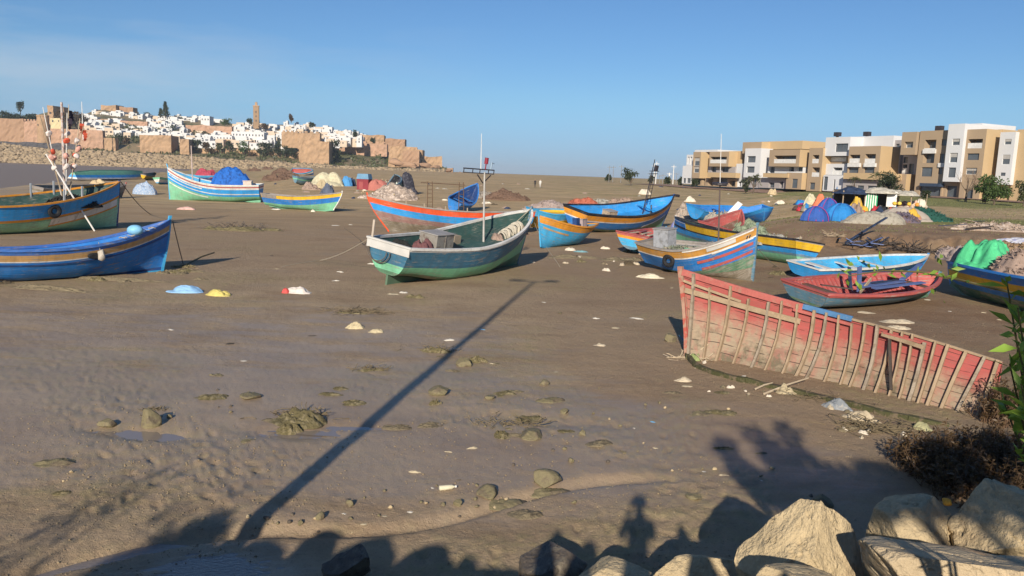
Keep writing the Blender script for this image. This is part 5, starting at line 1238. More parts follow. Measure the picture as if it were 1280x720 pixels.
highcrown('roadside_tree', 'dense roadside tree farther right behind the photographer', [(1150, 572, 6.6, .35, .22), (1200, 562, 6.7, .45, .25), (1265, 556, 6.8, .5, .3), (1170, 588, 6.5, .4, .2), (1240, 580, 6.6, .5, .25)], (6.9, -4.2), 43, 2600, LEAF_G)
x, y = shadow_src(225, 690, 4.3); bush('roadside_bush', 'dense round bush on the embankment behind and left of the photographer', (x, y), (1.25, 1.2, 1.75), LEAF_G, 33, 5200)
x, y = shadow_src(215, 610, 5.6); bush('roadside_bush', 'thin straggly bush behind the dense round one', (x, y), (2.2, 1.2, 2.9), LEAF_O, 34, 260)
# dark dry bush on the lower slope, right
def drybush(label, px, py, size, seed, n):
    p = GT(px, py); t = thing('dry_bush', label, 'bush', p); rs = np.random.RandomState(seed); b = MB(); rnd = random.Random(seed); P_ = []; D_ = []
    for i in range(n):
        q = Vector((rnd.uniform(-.5, .5)*size[0], rnd.uniform(-.5, .5)*size[1], 0)); hgt = size[2]*rnd.uniform(.5, 1)*(1-.7*(2*q.x/size[0])**2*.8); e = q+Vector((rnd.gauss(0, .16), rnd.gauss(-.06, .14), hgt)); b.tube([q, q.lerp(e, .5)+Vector((rnd.gauss(0, .03), 0, 0)), e], [.010, .007, .003], 4, cap=False)
        for _ in range(16): f = rnd.uniform(.3, 1); P_.append(tuple(q.lerp(e, f))); D_.append((rnd.gauss(0, 1), rnd.gauss(0, 1), rnd.gauss(.6, .7)))
    b.build('stems', mat('dry_stem', (.14, .085, .05), .9), t); leaf_cloud('foliage', P_, D_, .09, .03, LEAF_B, t, seed); return t
drybush('wide dark brown dry bush above the boulders on the right', 1238, 606, (2.4, 2.2, .75), 3, 420)
drybush('dark brown dry bush left half, beside the shaded mud', 1180, 600, (.8, 1.5, .6), 4, 200)
drybush('reddish brown dry twigs at the right end of the wreck', 1262, 528, (1.2, .9, .95), 5, 170)
drybush('dark dry bush at the right edge behind the pock marked boulder', 1275, 590, (1.6, 1.6, .8), 6, 200)
# ------------------------------------------------------------------ stones, weed clumps and litter on the mud
STN = [(188, 531, .40, .36, 'taller muddy stone in the left puddle'), (134, 532, .34, .17, 'low flat muddy stone left of the taller one in the puddle'), (212, 522, .13, .08, 'small stone just right of the taller puddle stone'),
       (580, 457, .42, .28, 'round stone with trailing weed on the lamp shadow'), (681, 603, .50, .24, 'squared pale muddy stone nearest the bottom centre'), (665, 545, .55, .16, 'flat muddy stone lying in the drainage rill'),
       (610, 618, .42, .16, 'low muddy stone left of the squared one'), (1027, 630, .33, .20, 'rounded stone inside the bush shadow'), (680, 480, .26, .12, 'small low stone right of the lamp shadow'),
       (706, 516, .22, .10, 'small pale topped stone near mid mud'), (728, 543, .16, .12, 'small round stone right of the flat rill stone'), (868, 622, .26, .09, 'flat olive stone right of the photographer shadow'), (550, 491, .48, .20, 'low stone left of the lamp shadow, with a dark hollow'),
       (612, 498, .28, .09, 'low muddy lump right of the lamp shadow hollow'), (714, 577, .13, .09, 'small upright stone above the squared one'), (437, 632, .12, .10, 'angular pebble stone at the lower left of the lamp shadow'), (838, 427, .34, .34, 'mossy round stone beside the red stem'),
       (400, 647, .16, .11, 'pair stone at the rill, lower left'), (376, 655, .09, .09, 'smaller stone of the pair at the rill'), (573, 632, .15, .11, 'small olive stone below the bottle'), (312, 497, .45, .12, 'low muddy hump left of the weed heap'), (640, 632, .4, .12, 'flat muddy clod in front of the squared stone'), (700, 392, .2, .06, 'tiny mud lump mid distance')]
for i, (px, py, w_, h_, lb) in enumerate(STN):
    p = GT(px, py); rock('stone', lb, (p.x, p.y, p.z+h_*.18), (w_, w_*.8, h_*1.3), 100+i, STONE_MUD, i*.8, 4, 'stone', facets=8, rough=.05)
WEED = mat('muddy_weed', (.15, .125, .06), .9, .4, 6, 40, 1, .03, c2=(.30, .25, .15))
MUDC = mat('churned_mud', (.21, .17, .105), .85, .3, 4, 25, 1, .03, c2=(.12, .095, .06))
for i, (px, py, sx, sy, h_, lb, nm) in enumerate([
    (372, 526, .95, .75, .17, 'large weedy mud heap with dark folds, left of centre', 'weed_heap'), (362, 540, .5, .3, .16, 'smaller weedy clod at the puddle edge', 'weed_heap'), (440, 504, .55, .4, .07, 'flat weed patch between the heap and lamp shadow', 'weed_patch'),
    (548, 440, .9, .28, .10, 'strip of brown weed left of the round weedy stone', 'weed_strip'), (597, 452, .5, .3, .12, 'trailing weed hanging off the round stone', 'weed_patch'), (465, 463, .75, .22, .05, 'small flat weed patch in open mud', 'weed_patch'),
    (443, 392, 1.3, .25, .06, 'wrack line of twigs in mid mud', 'weed_strip'), (628, 545, .35, .4, .10, 'dark weed tuft at the rill', 'weed_patch'), (545, 505, .3, .25, .10, 'dark weed tuft beside the lamp shadow', 'weed_patch'),
    (300, 288, 3.2, 1.6, .28, 'pile of tangled grey net and weed between the left boats', 'weed_heap'), (268, 287, 1.8, 1.2, .22, 'left end of the tangled pile between the left boats', 'weed_heap'), (338, 288, 2.0, .9, .16, 'right end of the tangled pile between the left boats', 'weed_heap'),
    (720, 322, 3.2, 1.2, .16, 'churned mud bank before the light blue boat', 'mud_bank'), (770, 325, 2.6, 1.2, .16, 'churned mud bank before the low red boat', 'mud_bank'), (150, 350, 4.6, .5, .12, 'line of churned mud under the plain blue boat', 'mud_bank'), (60, 362, 3.0, .5, .12, 'churned mud at the lower left of the plain blue boat', 'mud_bank'),
    (230, 340, 1.6, .45, .12, 'churned mud past the bow foot of the plain blue boat', 'mud_bank'), (520, 372, .9, .5, .12, 'weedy rag with a pale end left of the lamp shadow top', 'weed_heap'), (905, 560, .5, .25, .04, 'thin weed patch in front of the bush shadow', 'weed_patch')]):
    p = GT(px, py); heap(nm, lb, (p.x, p.y, p.z-.02), (sx, sy, h_), WEED if 'weed' in nm else MUDC, 200+i, nm.replace('_', ' '), rot=(i*.37) % .5-.25, folds=1.3, freq=2.2, sub=44)
def curl(name, label, px, py, n, spread, r, m, cat='twigs', seed=0, up_=.08):
    """tangled twigs or strands"""
    rnd = random.Random(seed); p = GT(px, py); b = MB()
    for i in range(n):
        q = Vector((rnd.gauss(0, spread), rnd.gauss(0, spread*.45), .01)); pts = [q]; d = Vector((rnd.gauss(0, 1), rnd.gauss(0, .5), 0)).normalized()
        for k in range(4): d = (d+Vector((rnd.gauss(0, .4), rnd.gauss(0, .4), rnd.gauss(0, .25)))).normalized(); q = q+d*spread*.28; q.z = max(.0, min(up_, q.z)); pts.append(q.copy())
        b.tube(pts, r, 4, cap=False)
    o = b.build(name, m); o.location = p; return tag(o, label, cat)
TW = mat('muddy_twigs', (.16, .125, .075), .9, .4, 6, 40)
curl('twig_tangle', 'tangle of twigs on top of the weedy mud heap', 375, 520, 60, .28, .008, TW, seed=1, up_=.2)
curl('twig_tangle', 'twigs strewn along the strip of brown weed', 548, 438, 60, .26, .007, TW, seed=2, up_=.12)
curl('twig_tangle', 'twigs trailing around the round weedy stone', 592, 452, 50, .14, .006, TW, seed=3, up_=.25)
curl('twig_tangle', 'twigs in the small flat weed patch', 465, 462, 50, .2, .007, TW, seed=4)
curl('twig_tangle', 'long wrack line of twigs in mid mud', 445, 390, 90, .5, .009, TW, seed=5)
curl('twig_tangle', 'twigs by the flat rill stone', 640, 532, 50, .3, .007, TW, seed=6, up_=.12)
curl('twig_tangle', 'twigs on the taller puddle stone', 192, 512, 40, .1, .006, TW, seed=7, up_=.3)
curl('twig_tangle', 'tangled strands on the pile between the left boats', 300, 286, 120, 1.0, .02, ROPE_DARK, seed=8, up_=.4)
curl('twig_tangle', 'tangled strands along the wreck keel', 1010, 497, 40, .45, .006, TW, seed=9, up_=.12)
curl('twig_tangle', 'tangled debris at the lower end of the wreck keel', 1100, 535, 120, .4, .009, TW, seed=10, up_=.12)
curl('twig_tangle', 'splinters around the foot of the red stem', 866, 448, 60, .25, .01, WOOD_PALE, seed=11, up_=.2)
curl('rope_tangle', 'frayed rope bundle hanging down at the bow of the plain blue boat', 228, 334, 130, .20, .012, mat('tan_frayed_rope', (.30, .24, .12), .9), 'rope', 12, .55)
# coloured bags
heap('blue_sack', 'light blue sack lying on the open mud', GT(231, 365), (1.25, .62, .24), fabric('light_blue_sack', (.25, .45, .68)), 301, 'sack', folds=.35)
heap('yellow_sack', 'yellow sack right of the light blue one', GT(274, 369), (.95, .5, .20), fabric('yellow_sack', (.55, .46, .14)), 302, 'sack', folds=.7, rot=-.2)
heap('white_sack', 'white sack with a red end on the open mud', GT(372, 366), (1.05, .52, .24), fabric('white_sack', (.62, .56, .50)), 303, 'sack', folds=.35)
heap('red_cloth', 'red end sticking out of the white sack', GT(357, 366), (.3, .3, .2), fabric('red_sack_end', (.62, .09, .08)), 304, 'cloth', folds=.3, sub=20)
heap('pinkish_sack', 'pinkish sack far off, right of the tall orange railed bow', GT(233, 262), (1.7, .8, .3), fabric('pinkish_sack', (.6, .38, .33)), 305, 'sack', folds=.4)
heap('pale_rag', 'pale clump of rag with dark strings, right of the wrack line', GT(443, 410), (.5, .32, .13), fabric('pale_clump', (.50, .42, .26)), 306, 'rag', folds=1.1, sub=26)
heap('pale_rag', 'folded pale rag beside the clump with dark strings', GT(470, 415), (.45, .3, .09), fabric('pale_clump', (0, 0, 0)), 307, 'rag', folds=1, sub=26)
heap('cream_cloth', 'crumpled cream cloth below the tyre fender boat', GT(811, 347), (1.25, .55, .17), fabric('cream_cloth', (.62, .55, .40)), 308, 'cloth', folds=1, sub=34)
heap('white_bag', 'white plastic bag near the light blue boat', GT(713, 313), (.65, .4, .17), fabric('white_bag', (.66, .58, .46)), 309, 'bag', folds=.6, sub=24)
heap('white_bag', 'white plastic bag by the low red boat, left one', GT(757, 311), (.6, .4, .15), fabric('white_bag', (0, 0, 0)), 310, 'bag', folds=.6, sub=24)
heap('white_bag', 'white plastic bag under the low red boat, right one', GT(789, 325), (.55, .35, .16), fabric('white_bag', (0, 0, 0)), 311, 'bag', folds=.6, sub=24)
heap('bluish_cloth', 'thin bluish cloth right of the white bag', GT(727, 315), (.9, .4, .08), fabric('bluish_thin_cloth', (.2, .38, .4)), 312, 'cloth', folds=.6, sub=24)
heap('pale_cloth', 'flat pale cloth pile behind the wreck, upper one', GT(1120, 403), (1.2, .5, .08), fabric('mud_pale_cloth', (.50, .42, .30)), 313, 'cloth', folds=1.2)
heap('pale_cloth', 'flat pale cloth pile behind the wreck, lower one', GT(1122, 411), (.85, .4, .08), fabric('mud_pale_cloth', (0, 0, 0)), 314, 'cloth', folds=1.2)
heap('pale_cloth', 'thin pale patch left of the two flat cloth piles', GT(1082, 391), (.7, .3, .04), fabric('mud_pale_cloth', (0, 0, 0)), 315, 'cloth', folds=1.2, sub=24)
heap('pale_cloth', 'pale cloth on the mud left of the red stem', GT(853, 476), (.42, .2, .07), fabric('mud_pale_cloth', (0, 0, 0)), 316, 'cloth', folds=1.1, sub=24)
heap('pale_cloth', 'pale plastic piece in open mud right of the lamp shadow', GT(750, 432), (.36, .2, .05), fabric('mud_pale_cloth', (0, 0, 0)), 317, 'plastic', folds=1.1, sub=24)
heap('mossy_stone_clump', 'mossy clump at the lower right corner of the wreck', GT(1155, 537), (.35, .25, .14), fabric('mossy_clump', (.35, .33, .18)), 318, 'clump', folds=.6, sub=24)
# bottle and pen-like scraps
def bottle(px, py, rz):
    p = GT(px, py); t = thing('plastic_bottle', 'white plastic bottle lying beyond the squared stone', 'bottle', (p.x, p.y, p.z+.035), (0, 0, rz)); b = MB(); b.tube([(-.13, 0, 0), (-.125, 0, 0), (.05, 0, 0), (.09, 0, 0), (.10, 0, 0)], [.02, .035, .035, .014, .014], 12); b.build('bottle_body', fabric('milky_plastic', (.62, .58, .42)), t, True); b = MB(); b.tube([(.10, 0, 0), (.125, 0, 0)], .017, 10); b.build('cap', WHITE, t)
bottle(560, 612, .35+math.pi*0)
rs = random.Random(77)
kinds = [('scrap of white plastic', 'white_scrap', (.65, .6, .5)), ('scrap of beige paper', 'beige_scrap', (.5, .42, .28)), ('chip of dark wood', 'dark_scrap', (.06, .05, .04)), ('blue plastic scrap', 'blue_scrap', (.15, .38, .6))]
spots = [(213, 412, 0, .22), (305, 451, 0, .16), (540, 610, 0, .08), (513, 640, 0, .12), (616, 455, 1, .2), (695, 465, 1, .14), (815, 527, 3, .14), (745, 398, 0, .28), (795, 398, 0, .5), (770, 410, 1, .3), (840, 360, 1, .2), (562, 425, 0, .3), (603, 412, 3, .24), (680, 378, 0, .2), (465, 330, 0, .5), (425, 340, 0, .4), (505, 366, 0, .35), (492, 368, 1, .5), (420, 351, 0, .35),
         (340, 320, 2, .3), (346, 336, 1, .3), (420, 282, 0, .7), (438, 281, 0, .4), (345, 262, 0, 1.2), (390, 420, 2, .3), (287, 430, 2, .25), (475, 485, 1, .1), (820, 560, 1, .12), (760, 610, 1, .1), (905, 594, 1, .16), (880, 590, 0, .07), (950, 600, 0, .12), (885, 515, 1, .14), (930, 470, 0, .18), (860, 483, 1, .25), (792, 535, 0, .06), (700, 560, 0, .06), (735, 575, 0, .05), (655, 560, 0, .05), (560, 565, 1, .16), (430, 642, 0, .1), (480, 645, 1, .12), (455, 655, 1, .1), (520, 590, 1, .2), (590, 560, 1, .22), (640, 470, 1, .1), (1225, 340, 0, .2), (1187, 389, 0, .16), (1160, 375, 0, .3), (1230, 391, 1, .2), (1010, 305, 0, .8), (985, 300, 0, .9), (970, 318, 0, .5), (990, 305, 1, 1.0), (1000, 298, 0, .7), (1130, 363, 1, .5), (1100, 372, 0, .3), (1250, 400, 1, .2)]
for i, (px, py, k, s) in enumerate(spots):
    lb, nm, c = kinds[k]; p = GT(px, py)
    o = heap(nm, lb+' lying flat on the open mud', (p.x, p.y, p.z-.004), (s, s*rs.uniform(.3, .7), s*rs.uniform(.05, .12)), fabric(nm, c), 400+i, 'litter', rot=rs.uniform(-.6, .6), folds=1.1, sub=14, group='%s pieces littering the mud' % nm.replace('_', ' '))
# low olive mud lumps
rl = random.Random(41)
for i in range(34):
    cx, cy, sxp, syp = rl.choice([(640, 520, 70, 22), (760, 520, 90, 30), (900, 570, 60, 30), (330, 505, 60, 22), (470, 500, 60, 20), (620, 610, 50, 20), (560, 480, 40, 20), (850, 480, 40, 15), (70, 610, 60, 25)])
    px, py = rl.gauss(cx, sxp), rl.gauss(cy, syp)
    if not (5 < px < 1130 and 440 < py < 665): continue
    p = GT(px, py); s = rl.uniform(.10, .42)
    heap('mud_lump', 'low olive mud lump on the open flat', (p.x, p.y, p.z-.012), (s*1.7, s, s*.15), [MUDC, WEED, STONE_MUD][i % 3], 900+i, 'mud lump', rot=rl.uniform(-.4, .4), folds=1.2, freq=2.4, sub=20, group='olive mud lumps on the open flat')
# crumbs of mud: uncountable
rs_ = np.random.RandomState(6); n = 60000; d_ = 8+22*rs_.rand(n)**1.3; a_ = rs_.uniform(-.72, .66, n); x_ = a_*d_; y_ = d_
k_ = rs_.rand(n) < ss(.47, .66, fbm(x_*.45+31, y_*.45+12, 3))*.35+.006+.5*np.exp(-(((x_+4.6)/2)**2+((y_-11.2)/1.6)**2)); x_, y_ = x_[k_], y_[k_]; n = len(x_); z_ = H(x_, y_); s_ = .005+.016*rs_.rand(n)**3
octa = np.array([(1, 0, 0), (0, 1, 0), (-1, 0, 0), (0, -1, 0), (0, 0, .8), (0, 0, -.8)]); of = np.array([(0, 1, 4), (1, 2, 4), (2, 3, 4), (3, 0, 4), (1, 0, 5), (2, 1, 5), (3, 2, 5), (0, 3, 5)])
V = (np.stack([x_, y_, z_], -1)[:, None, :]+octa[None]*s_[:, None, None]*(.6+.8*rs_.rand(n, 6, 1))).reshape(-1, 3)
o = npmesh('mud_crumbs', V, (np.arange(n)[:, None, None]*6+of[None]).reshape(-1, 3), mat('mud_crumb', (.27, .21, .13), .85, .35, 2, 9, 0)); tag(o, 'small crumbs of mud and grit strewn over the flat', 'mud crumbs', kind='stuff')
# small pebbles near the rill
for i in range(70):
    px, py = random.choice([(440, 640), (380, 655), (620, 625), (740, 560), (690, 530), (900, 600), (60, 600), (300, 500), (850, 500), (560, 640)]); px += random.gauss(0, 55); py += random.gauss(0, 16)
    if not (0 < px < 1140 and 380 < py < 690): continue
    p = GT(px, py); s = random.uniform(.03, .09); rock('pebble', 'small muddy pebble scattered on the wet mud', (p.x, p.y, p.z+s*.15), (s*1.2, s, s*.8), 500+i, [STONE_MUD, STONE_PALE, STONE_MUD, STONE_DARK][i % 4], i, 2, 'pebble', 'muddy pebbles on the wet mud')
rd = random.Random(71)
for i in range(46):
    cx, cy, sx_, sy_ = rd.choice([(990, 305, 22, 7), (975, 320, 12, 4), (1075, 520, 40, 8), (870, 455, 12, 8), (1100, 538, 40, 6), (940, 490, 30, 6), (700, 325, 40, 5), (780, 330, 25, 5)]); px, py = rd.gauss(cx, sx_), rd.gauss(cy, sy_)
    p = GT(px, py); s = rd.uniform(.12, .5) if py < 400 else rd.uniform(.05, .2)
    heap('pale_scrap', 'pale crumpled scrap among the wreckage', (p.x, p.y, p.z), (s, s*.6, s*.3), [fabric('white_bag', (0, 0, 0)), fabric('mud_pale_cloth', (0, 0, 0)), WOOD, MUDC][i % 4], 1500+i, 'litter', rot=rd.random()*3, folds=1.2, sub=14, group='pale scraps among the wreckage')
for i in range(44):
    cx, cy, sx_, sy_ = rd.choice([(720, 323, 40, 5), (780, 328, 22, 4), (120, 350, 90, 3), (225, 340, 22, 3), (980, 345, 15, 4), (600, 255, 40, 6), (420, 262, 30, 5), (1150, 345, 20, 4)]); px, py = max(3, rd.gauss(cx, sx_)), rd.gauss(cy, sy_)
    p = GT(px, py); s = rd.uniform(.25, .8)
    heap('dark_clod', 'dark churned clod of mud near the stranded hulls', (p.x, p.y, p.z-.02), (s*1.4, s*.7, s*.22), [WEED, mat('dark_silt', (.10, .075, .045), .9, .4, 3, 20, 1, .03), MUDC][i % 3], 1700+i, 'mud clod', rot=rd.random(), folds=1.3, freq=2.4, sub=20, group='dark mud clods near the hulls')
# mooring ropes
def rope(name, label, pts, r=.02, m=None):
    P_ = [Vector(p) for p in pts]; o0 = P_[0]; q = []
    for a, c in zip(P_, P_[1:]):
        for k in range(8): f = k/8; v = a.lerp(c, f); v.z -= math.sin(math.pi*f)*.10*(a-c).length*.15; gz = Hs(v.x, v.y)+.015; v.z = max(v.z, gz); q.append(v-o0)
    q.append(P_[-1]-o0); b = MB(); b.tube(q, r, 5); o = b.build(name, m or ROPE); o.location = o0; return tag(o, label, 'rope')
q = W_(r14, (-H14.L/2, H14.W(0)-.1, H14.g(0)))
rope('mooring_rope', 'rope from the central boat stern running left over the mud', [q, GT(400, 326), GT(352, 334)], .018)
rope('mooring_rope', 'dark rope from the central boat stern going off behind it to the left', [q, GT(450, 300), GT(430, 285)], .015, ROPE_DARK)
rope('mooring_rope', 'pale rope from the hidden bow of the light blue boat to the mud', [GT(664, 285)+Vector((0, -.3, 1.1)), GT(692, 322), GT(700, 334)], .02)
q = W_(r2, (H2.L/2+.12, 0, H2.g(1)))
rope('mooring_rope', 'rope hanging from the bow of the plain blue boat to the mud', [q, GT(229, 330)], .02, ROPE_DARK)
rope('mooring_rope', 'slack mooring line on the mud right of the plain blue boat bow', [GT(229, 333), GT(250, 322), GT(268, 316)], .04, WEED)
q = W_(r1, (H1.L/2+.12, 0, H1.g(1))); rope('mooring_rope', 'thin dark line from the tall orange railed bow to the mud', [q, GT(188, 268)], .03, ROPE_DARK)
q = W_(r19, (H19.L/2+.1, 0, H19.g(1)*.6)); rope('mooring_rope', 'mooring line from the red striped bow to the right', [q, GT(975, 335)], .015)
# ------------------------------------------------------------------ the walled town on its hill across the river
def hor(px): return 217+(px-640)*math.tan(ROLL)
_hp = [-150, 0, 40, 70, 105, 130, 165, 200, 250, 300, 340, 380, 430, 470, 490, 530, 560]
_ht = [150, 147, 147, 140, 146, 139, 144, 147, 148, 157, 158, 158, 168, 176, 190, 203, 213]     # crest of bare ground on the photo
_qt = [178, 181, 186, 189, 190, 191, 193, 195, 198, 202, 204, 206, 210, 211, 212, 213, 214]     # top of the rubble embankment
_mt = [172, 172, 173, 174, 176, 176, 178, 182, 190, 192, 194, 200, 203, 203, 206, 210, 213]     # foot of the slope behind the quay
def hz(py, px, d): return CAMH+(hor(px)-py)/F*d
D0 = 560
def hillz(px, d):
    q = np.interp(px, _hp, [hz(y, x, D0+14) for x, y in zip(_hp, _qt)]); m = np.interp(px, _hp, [hz(y, x, D0+50) for x, y in zip(_hp, _mt)]); c = np.interp(px, _hp, [hz(y, x, 790) for x, y in zip(_hp, _ht)])
    z = np.where(d < D0+14, -2+(q+2)*np.clip((d-D0)/14, 0, 1), q)
    z = np.where(d >= D0+14, q+(np.maximum(m, q)-q)*ss(D0+20, D0+60, d), z)
    z = np.where(d >= D0+60, np.maximum(m, q)+(np.maximum(c, m)-np.maximum(m, q))*np.clip((d-D0-60)/(790-D0-60), 0, 1)**.9, z)
    z = np.where(d >= 790, np.maximum(c, m)*(1-ss(800, 1150, d))-6*ss(800, 1150, d), z)
    return z
def hxy(px, d):
    v = ray(px, hor(px)); return v.x/v.y*d
pxs = np.linspace(-150, 556, 260); ds = np.concatenate([[D0-.1], np.linspace(D0, D0+14, 6), np.linspace(D0+18, 1150, 90)])
PX, DD = np.meshgrid(pxs, ds, indexing='ij'); ratio = np.array([ray(p, hor(p)).x/ray(p, hor(p)).y for p in pxs])
ZX = ratio[:, None]*DD; ZZ = hillz(PX, DD)+(fbm(ZX*.06, DD*.06, 4)-.5)*3*ss(D0+20, D0+60, DD)
ZZ = ZZ*ss(560, 535, PX)*1.0+(-3)*(1-ss(560, 535, PX)) if False else ZZ
V = np.stack([ZX, DD, ZZ], -1).reshape(-1, 3); n2_ = len(ds); ii = np.arange(len(pxs)-1)[:, None]; jj = np.arange(n2_-1)[None, :]
HILLM = mat('dry_scrub_slope', (.25, .19, .11), .95, .25, .02, .35, .6, 1.0, c2=(.10, .105, .045), c2t=(.46, .58))
hill = npmesh('hill', V, np.stack([ii*n2_+jj, (ii+1)*n2_+jj, (ii+1)*n2_+jj+1, ii*n2_+jj+1], -1).reshape(-1, 4), HILLM, smooth=True); hill['kind'] = 'structure'
# rubble embankment along the river: uncountable stones
rs = np.random.RandomState(5); Vs = []; Fs = []; cube = np.array([(-1, -1, -1), (1, -1, -1), (1, 1, -1), (-1, 1, -1), (-1, -1, 1), (1, -1, 1), (1, 1, 1), (-1, 1, 1)], float); cf = np.array([(3, 2, 1, 0), (4, 5, 6, 7), (0, 1, 5, 4), (1, 2, 6, 5), (2, 3, 7, 6), (3, 0, 4, 7)])
nst = 5200
pr = rs.uniform(-40, 555, nst); dr_ = rs.rand(nst); s_ = rs.uniform(.45, 1.35, nst)
for k in range(nst):
    px = pr[k]; d = D0+dr_[k]*15; v = ray(px, hor(px)); x = v.x/v.y*d; z = float(hillz(np.array([px]), np.array([d]))[0])
    c = cube*np.array([s_[k]*1.3, s_[k], s_[k]*.8])*(.65+.5*rs.rand(8, 1)); a = rs.rand()*6.28; ca, sa = math.cos(a), math.sin(a); b_ = rs.uniform(-.7, .7); cb, sb = math.cos(b_), math.sin(b_)
    c = c@np.array([[ca, -sa, 0], [sa, ca, 0], [0, 0, 1]])@np.array([[1, 0, 0], [0, cb, -sb], [0, sb, cb]]); Vs.append(c+np.array([x, d-.5, z+.2])); Fs.append(cf+k*8)
RUB = mat('far_rubble', (.34, .26, .165), .95, .3, .25, 2, .3, .2, c2=(.20, .15, .10), c2t=(.5, .6))
o = npmesh('rubble_embankment', np.vstack(Vs), np.vstack(Fs), RUB); tag(o, 'pale rubble stone embankment along the far river bank', 'embankment', kind='stuff')
WALLM = mat('ochre_rampart', (.43, .28, .165), .95, .22, .12, .7, .6, .4, c2=(.30, .20, .12), c2t=(.48, .68)); WALLP = mat('pinkish_rampart', (.46, .285, .19), .95, .22, .12, .7, .6, .4, c2=(.34, .22, .145), c2t=(.48, .68)); WALLD = mat('brown_rampart', (.36, .225, .14), .95, .18, .05, .5, .3, .3)
HW = mat('whitewash', (.62, .61, .59), .9, .10, .2, 3, .1, .05); HC = mat('cream_wash', (.60, .48, .36), .9, .1, .2, 3, .1, .05); DK = mat('dark_window', (.05, .05, .06), .4, .2, .2, 1, 0); ROADM = mat('far_asphalt', (.10, .09, .09), .9, .1, .1, 1, 0)
def far_box(name, label, cat, x0, x1, yt, yb, d, dep, m, rz=0, merlon=0, group=None, arch=0, taper=1.0, sink=3, rough=True):
    """stone block whose front face spans x0..x1, yt..yb of the survey at distance d"""
    a = at_y(x0, (yt+yb)/2, d); c = at_y(x1, (yt+yb)/2, d); t_ = at_y((x0+x1)/2, yt, d).z; b_ = at_y((x0+x1)/2, yb, d).z-sink; wd = c.x-a.x
    t = thing(name, label, cat, ((a.x+c.x)/2, d, b_), (0, 0, rz), group); b = MB(); H_ = t_-b_; rn = np.random.RandomState(int(abs(x0)*7+yt)); nc = max(3, int(wd/1.6)); nr_ = max(3, int(H_/2)); tops = np.interp(np.arange(nc+1), np.arange(0, nc+4, 3), H_+rn.uniform(-.9, .25, len(np.arange(0, nc+4, 3)))) if rough else np.full(nc+1, H_)
    def fv(i, j):
        f = j/nr_; xx = -wd/2+wd*i/nc; tp_ = 1+(taper-1)*f; return Vector((xx*tp_, (rn_g[i, j] if rough else 0)-(taper-1)*f*dep*.3, tops[i]*f))
    rn_g = (rn.rand(nc+1, nr_+1)-.5)*.9
    for i in range(nc):
        for j in range(nr_): b.quad(fv(i, j), fv(i+1, j), fv(i+1, j+1), fv(i, j+1))
        b.quad(fv(i, nr_), fv(i+1, nr_), Vector((fv(i+1, nr_).x, dep, tops[i+1])), Vector((fv(i, nr_).x, dep, tops[i])))
        b.quad(Vector((fv(i+1, 0).x, dep, 0)), Vector((fv(i, 0).x, dep, 0)), Vector((fv(i, nr_).x, dep, tops[i])), Vector((fv(i+1, nr_).x, dep, tops[i+1])))
    for i, s in ((0, 1), (nc, -1)):
        for j in range(nr_):
            q = [Vector((fv(i, j).x, dep, fv(i, j).z)), fv(i, j), fv(i, j+1), Vector((fv(i, j+1).x, dep, fv(i, j+1).z))]; b.quad(*(q if s > 0 else q[::-1]))
    body_ = b.build('wall' if 'wall' not in name else 'masonry', m, t)
    if merlon:
        b = MB(); n = max(2, int(wd/merlon))
        for k in range(n): b.box((-wd/2+(k+.5)*wd/n, .6, H_+.55), (wd/n*.55, 1.0, 1.1))
        b.build('battlement', m, t)
    for k in range(arch):
        b = MB(); b.box((-wd/2+(k+.5)*wd/arch, -.02, H_*.72), (min(1.6, wd/arch*.35), .12, 1.5)); b.build('window', DK, t)
    return t
FB = far_box
FB('city_wall', 'darker rampart at the far left edge above the quay road', 'wall', -60, 30, 147, 176, 600, 4, WALLD, merlon=0)
FB('city_wall', 'battlemented pink rampart just left of the round tower', 'wall', 30, 49, 151, 178, 598, 4, WALLP, merlon=2.2)
t = thing('round_tower', 'round rampart tower at the left with a pale top', 'tower', at_y(55, 178, 590)-Vector((0, 0, 3))); b = MB(); Ht = (178-145)/F*590+3; b.tube([(0, 0, 0), (0, 0, Ht)], [4.3, 3.9], 20); b.tube([(0, 0, Ht-1.2), (0, 0, Ht)], [4.2, 4.2], 20); b.build('masonry', WALLM, t); b = MB(); b.box((-1.4, -4.0, Ht*.68), (.5, .4, 1.4)); b.build('arrow_slit', DK, t)
FB('square_tower', 'tall square tower rising behind the round one', 'tower', 59, 67, 131, 158, 680, 9, WALLM, rz=R(-8), arch=1, sink=6)
FB('tower_shaded_side', 'shaded side of the tall square tower, built as a browner block', 'house', 67.5, 80, 133, 158, 690, 8, WALLD, arch=2, sink=6)  # separate browner block paints the shaded side of the tower
FB('stone_house', 'pale yellow stone house below the tall square tower', 'house', 63, 76, 147, 158, 650, 8, mat('pale_yellow_wash', (.62, .52, .30), .9), arch=2)
FB('city_wall', 'long pink rampart running right from the round tower', 'wall', 61, 128, 161, 190, 592, 4, WALLP, rz=R(2))
FB('city_wall', 'short buttress block at the right end of the long pink rampart', 'wall', 130, 144, 172, 190, 590, 5, WALLM)
FB('bastion', 'square ochre bastion alone above the embankment', 'bastion', 176, 213, 168, 191, 592, 22, WALLM, rz=R(9))
FB('bastion', 'narrow ochre bastion right of the square one', 'bastion', 225, 236, 173, 190, 596, 16, WALLM, rz=R(9))
FB('hilltop_fort', 'ochre fort on the crest above the white houses', 'fort', 126, 145, 131, 140, 785, 16, WALLM, arch=0, sink=8)
FB('hilltop_fort', 'shaded right part of the crest fort, built as a browner block', 'fort', 145, 166, 133, 140, 790, 10, WALLD, sink=8)  # shade on the fort put into a browner block
FB('retaining_wall', 'long pale terrace wall under the first rows of white houses', 'wall', 110, 152, 149, 153, 715, 3, WALLM)
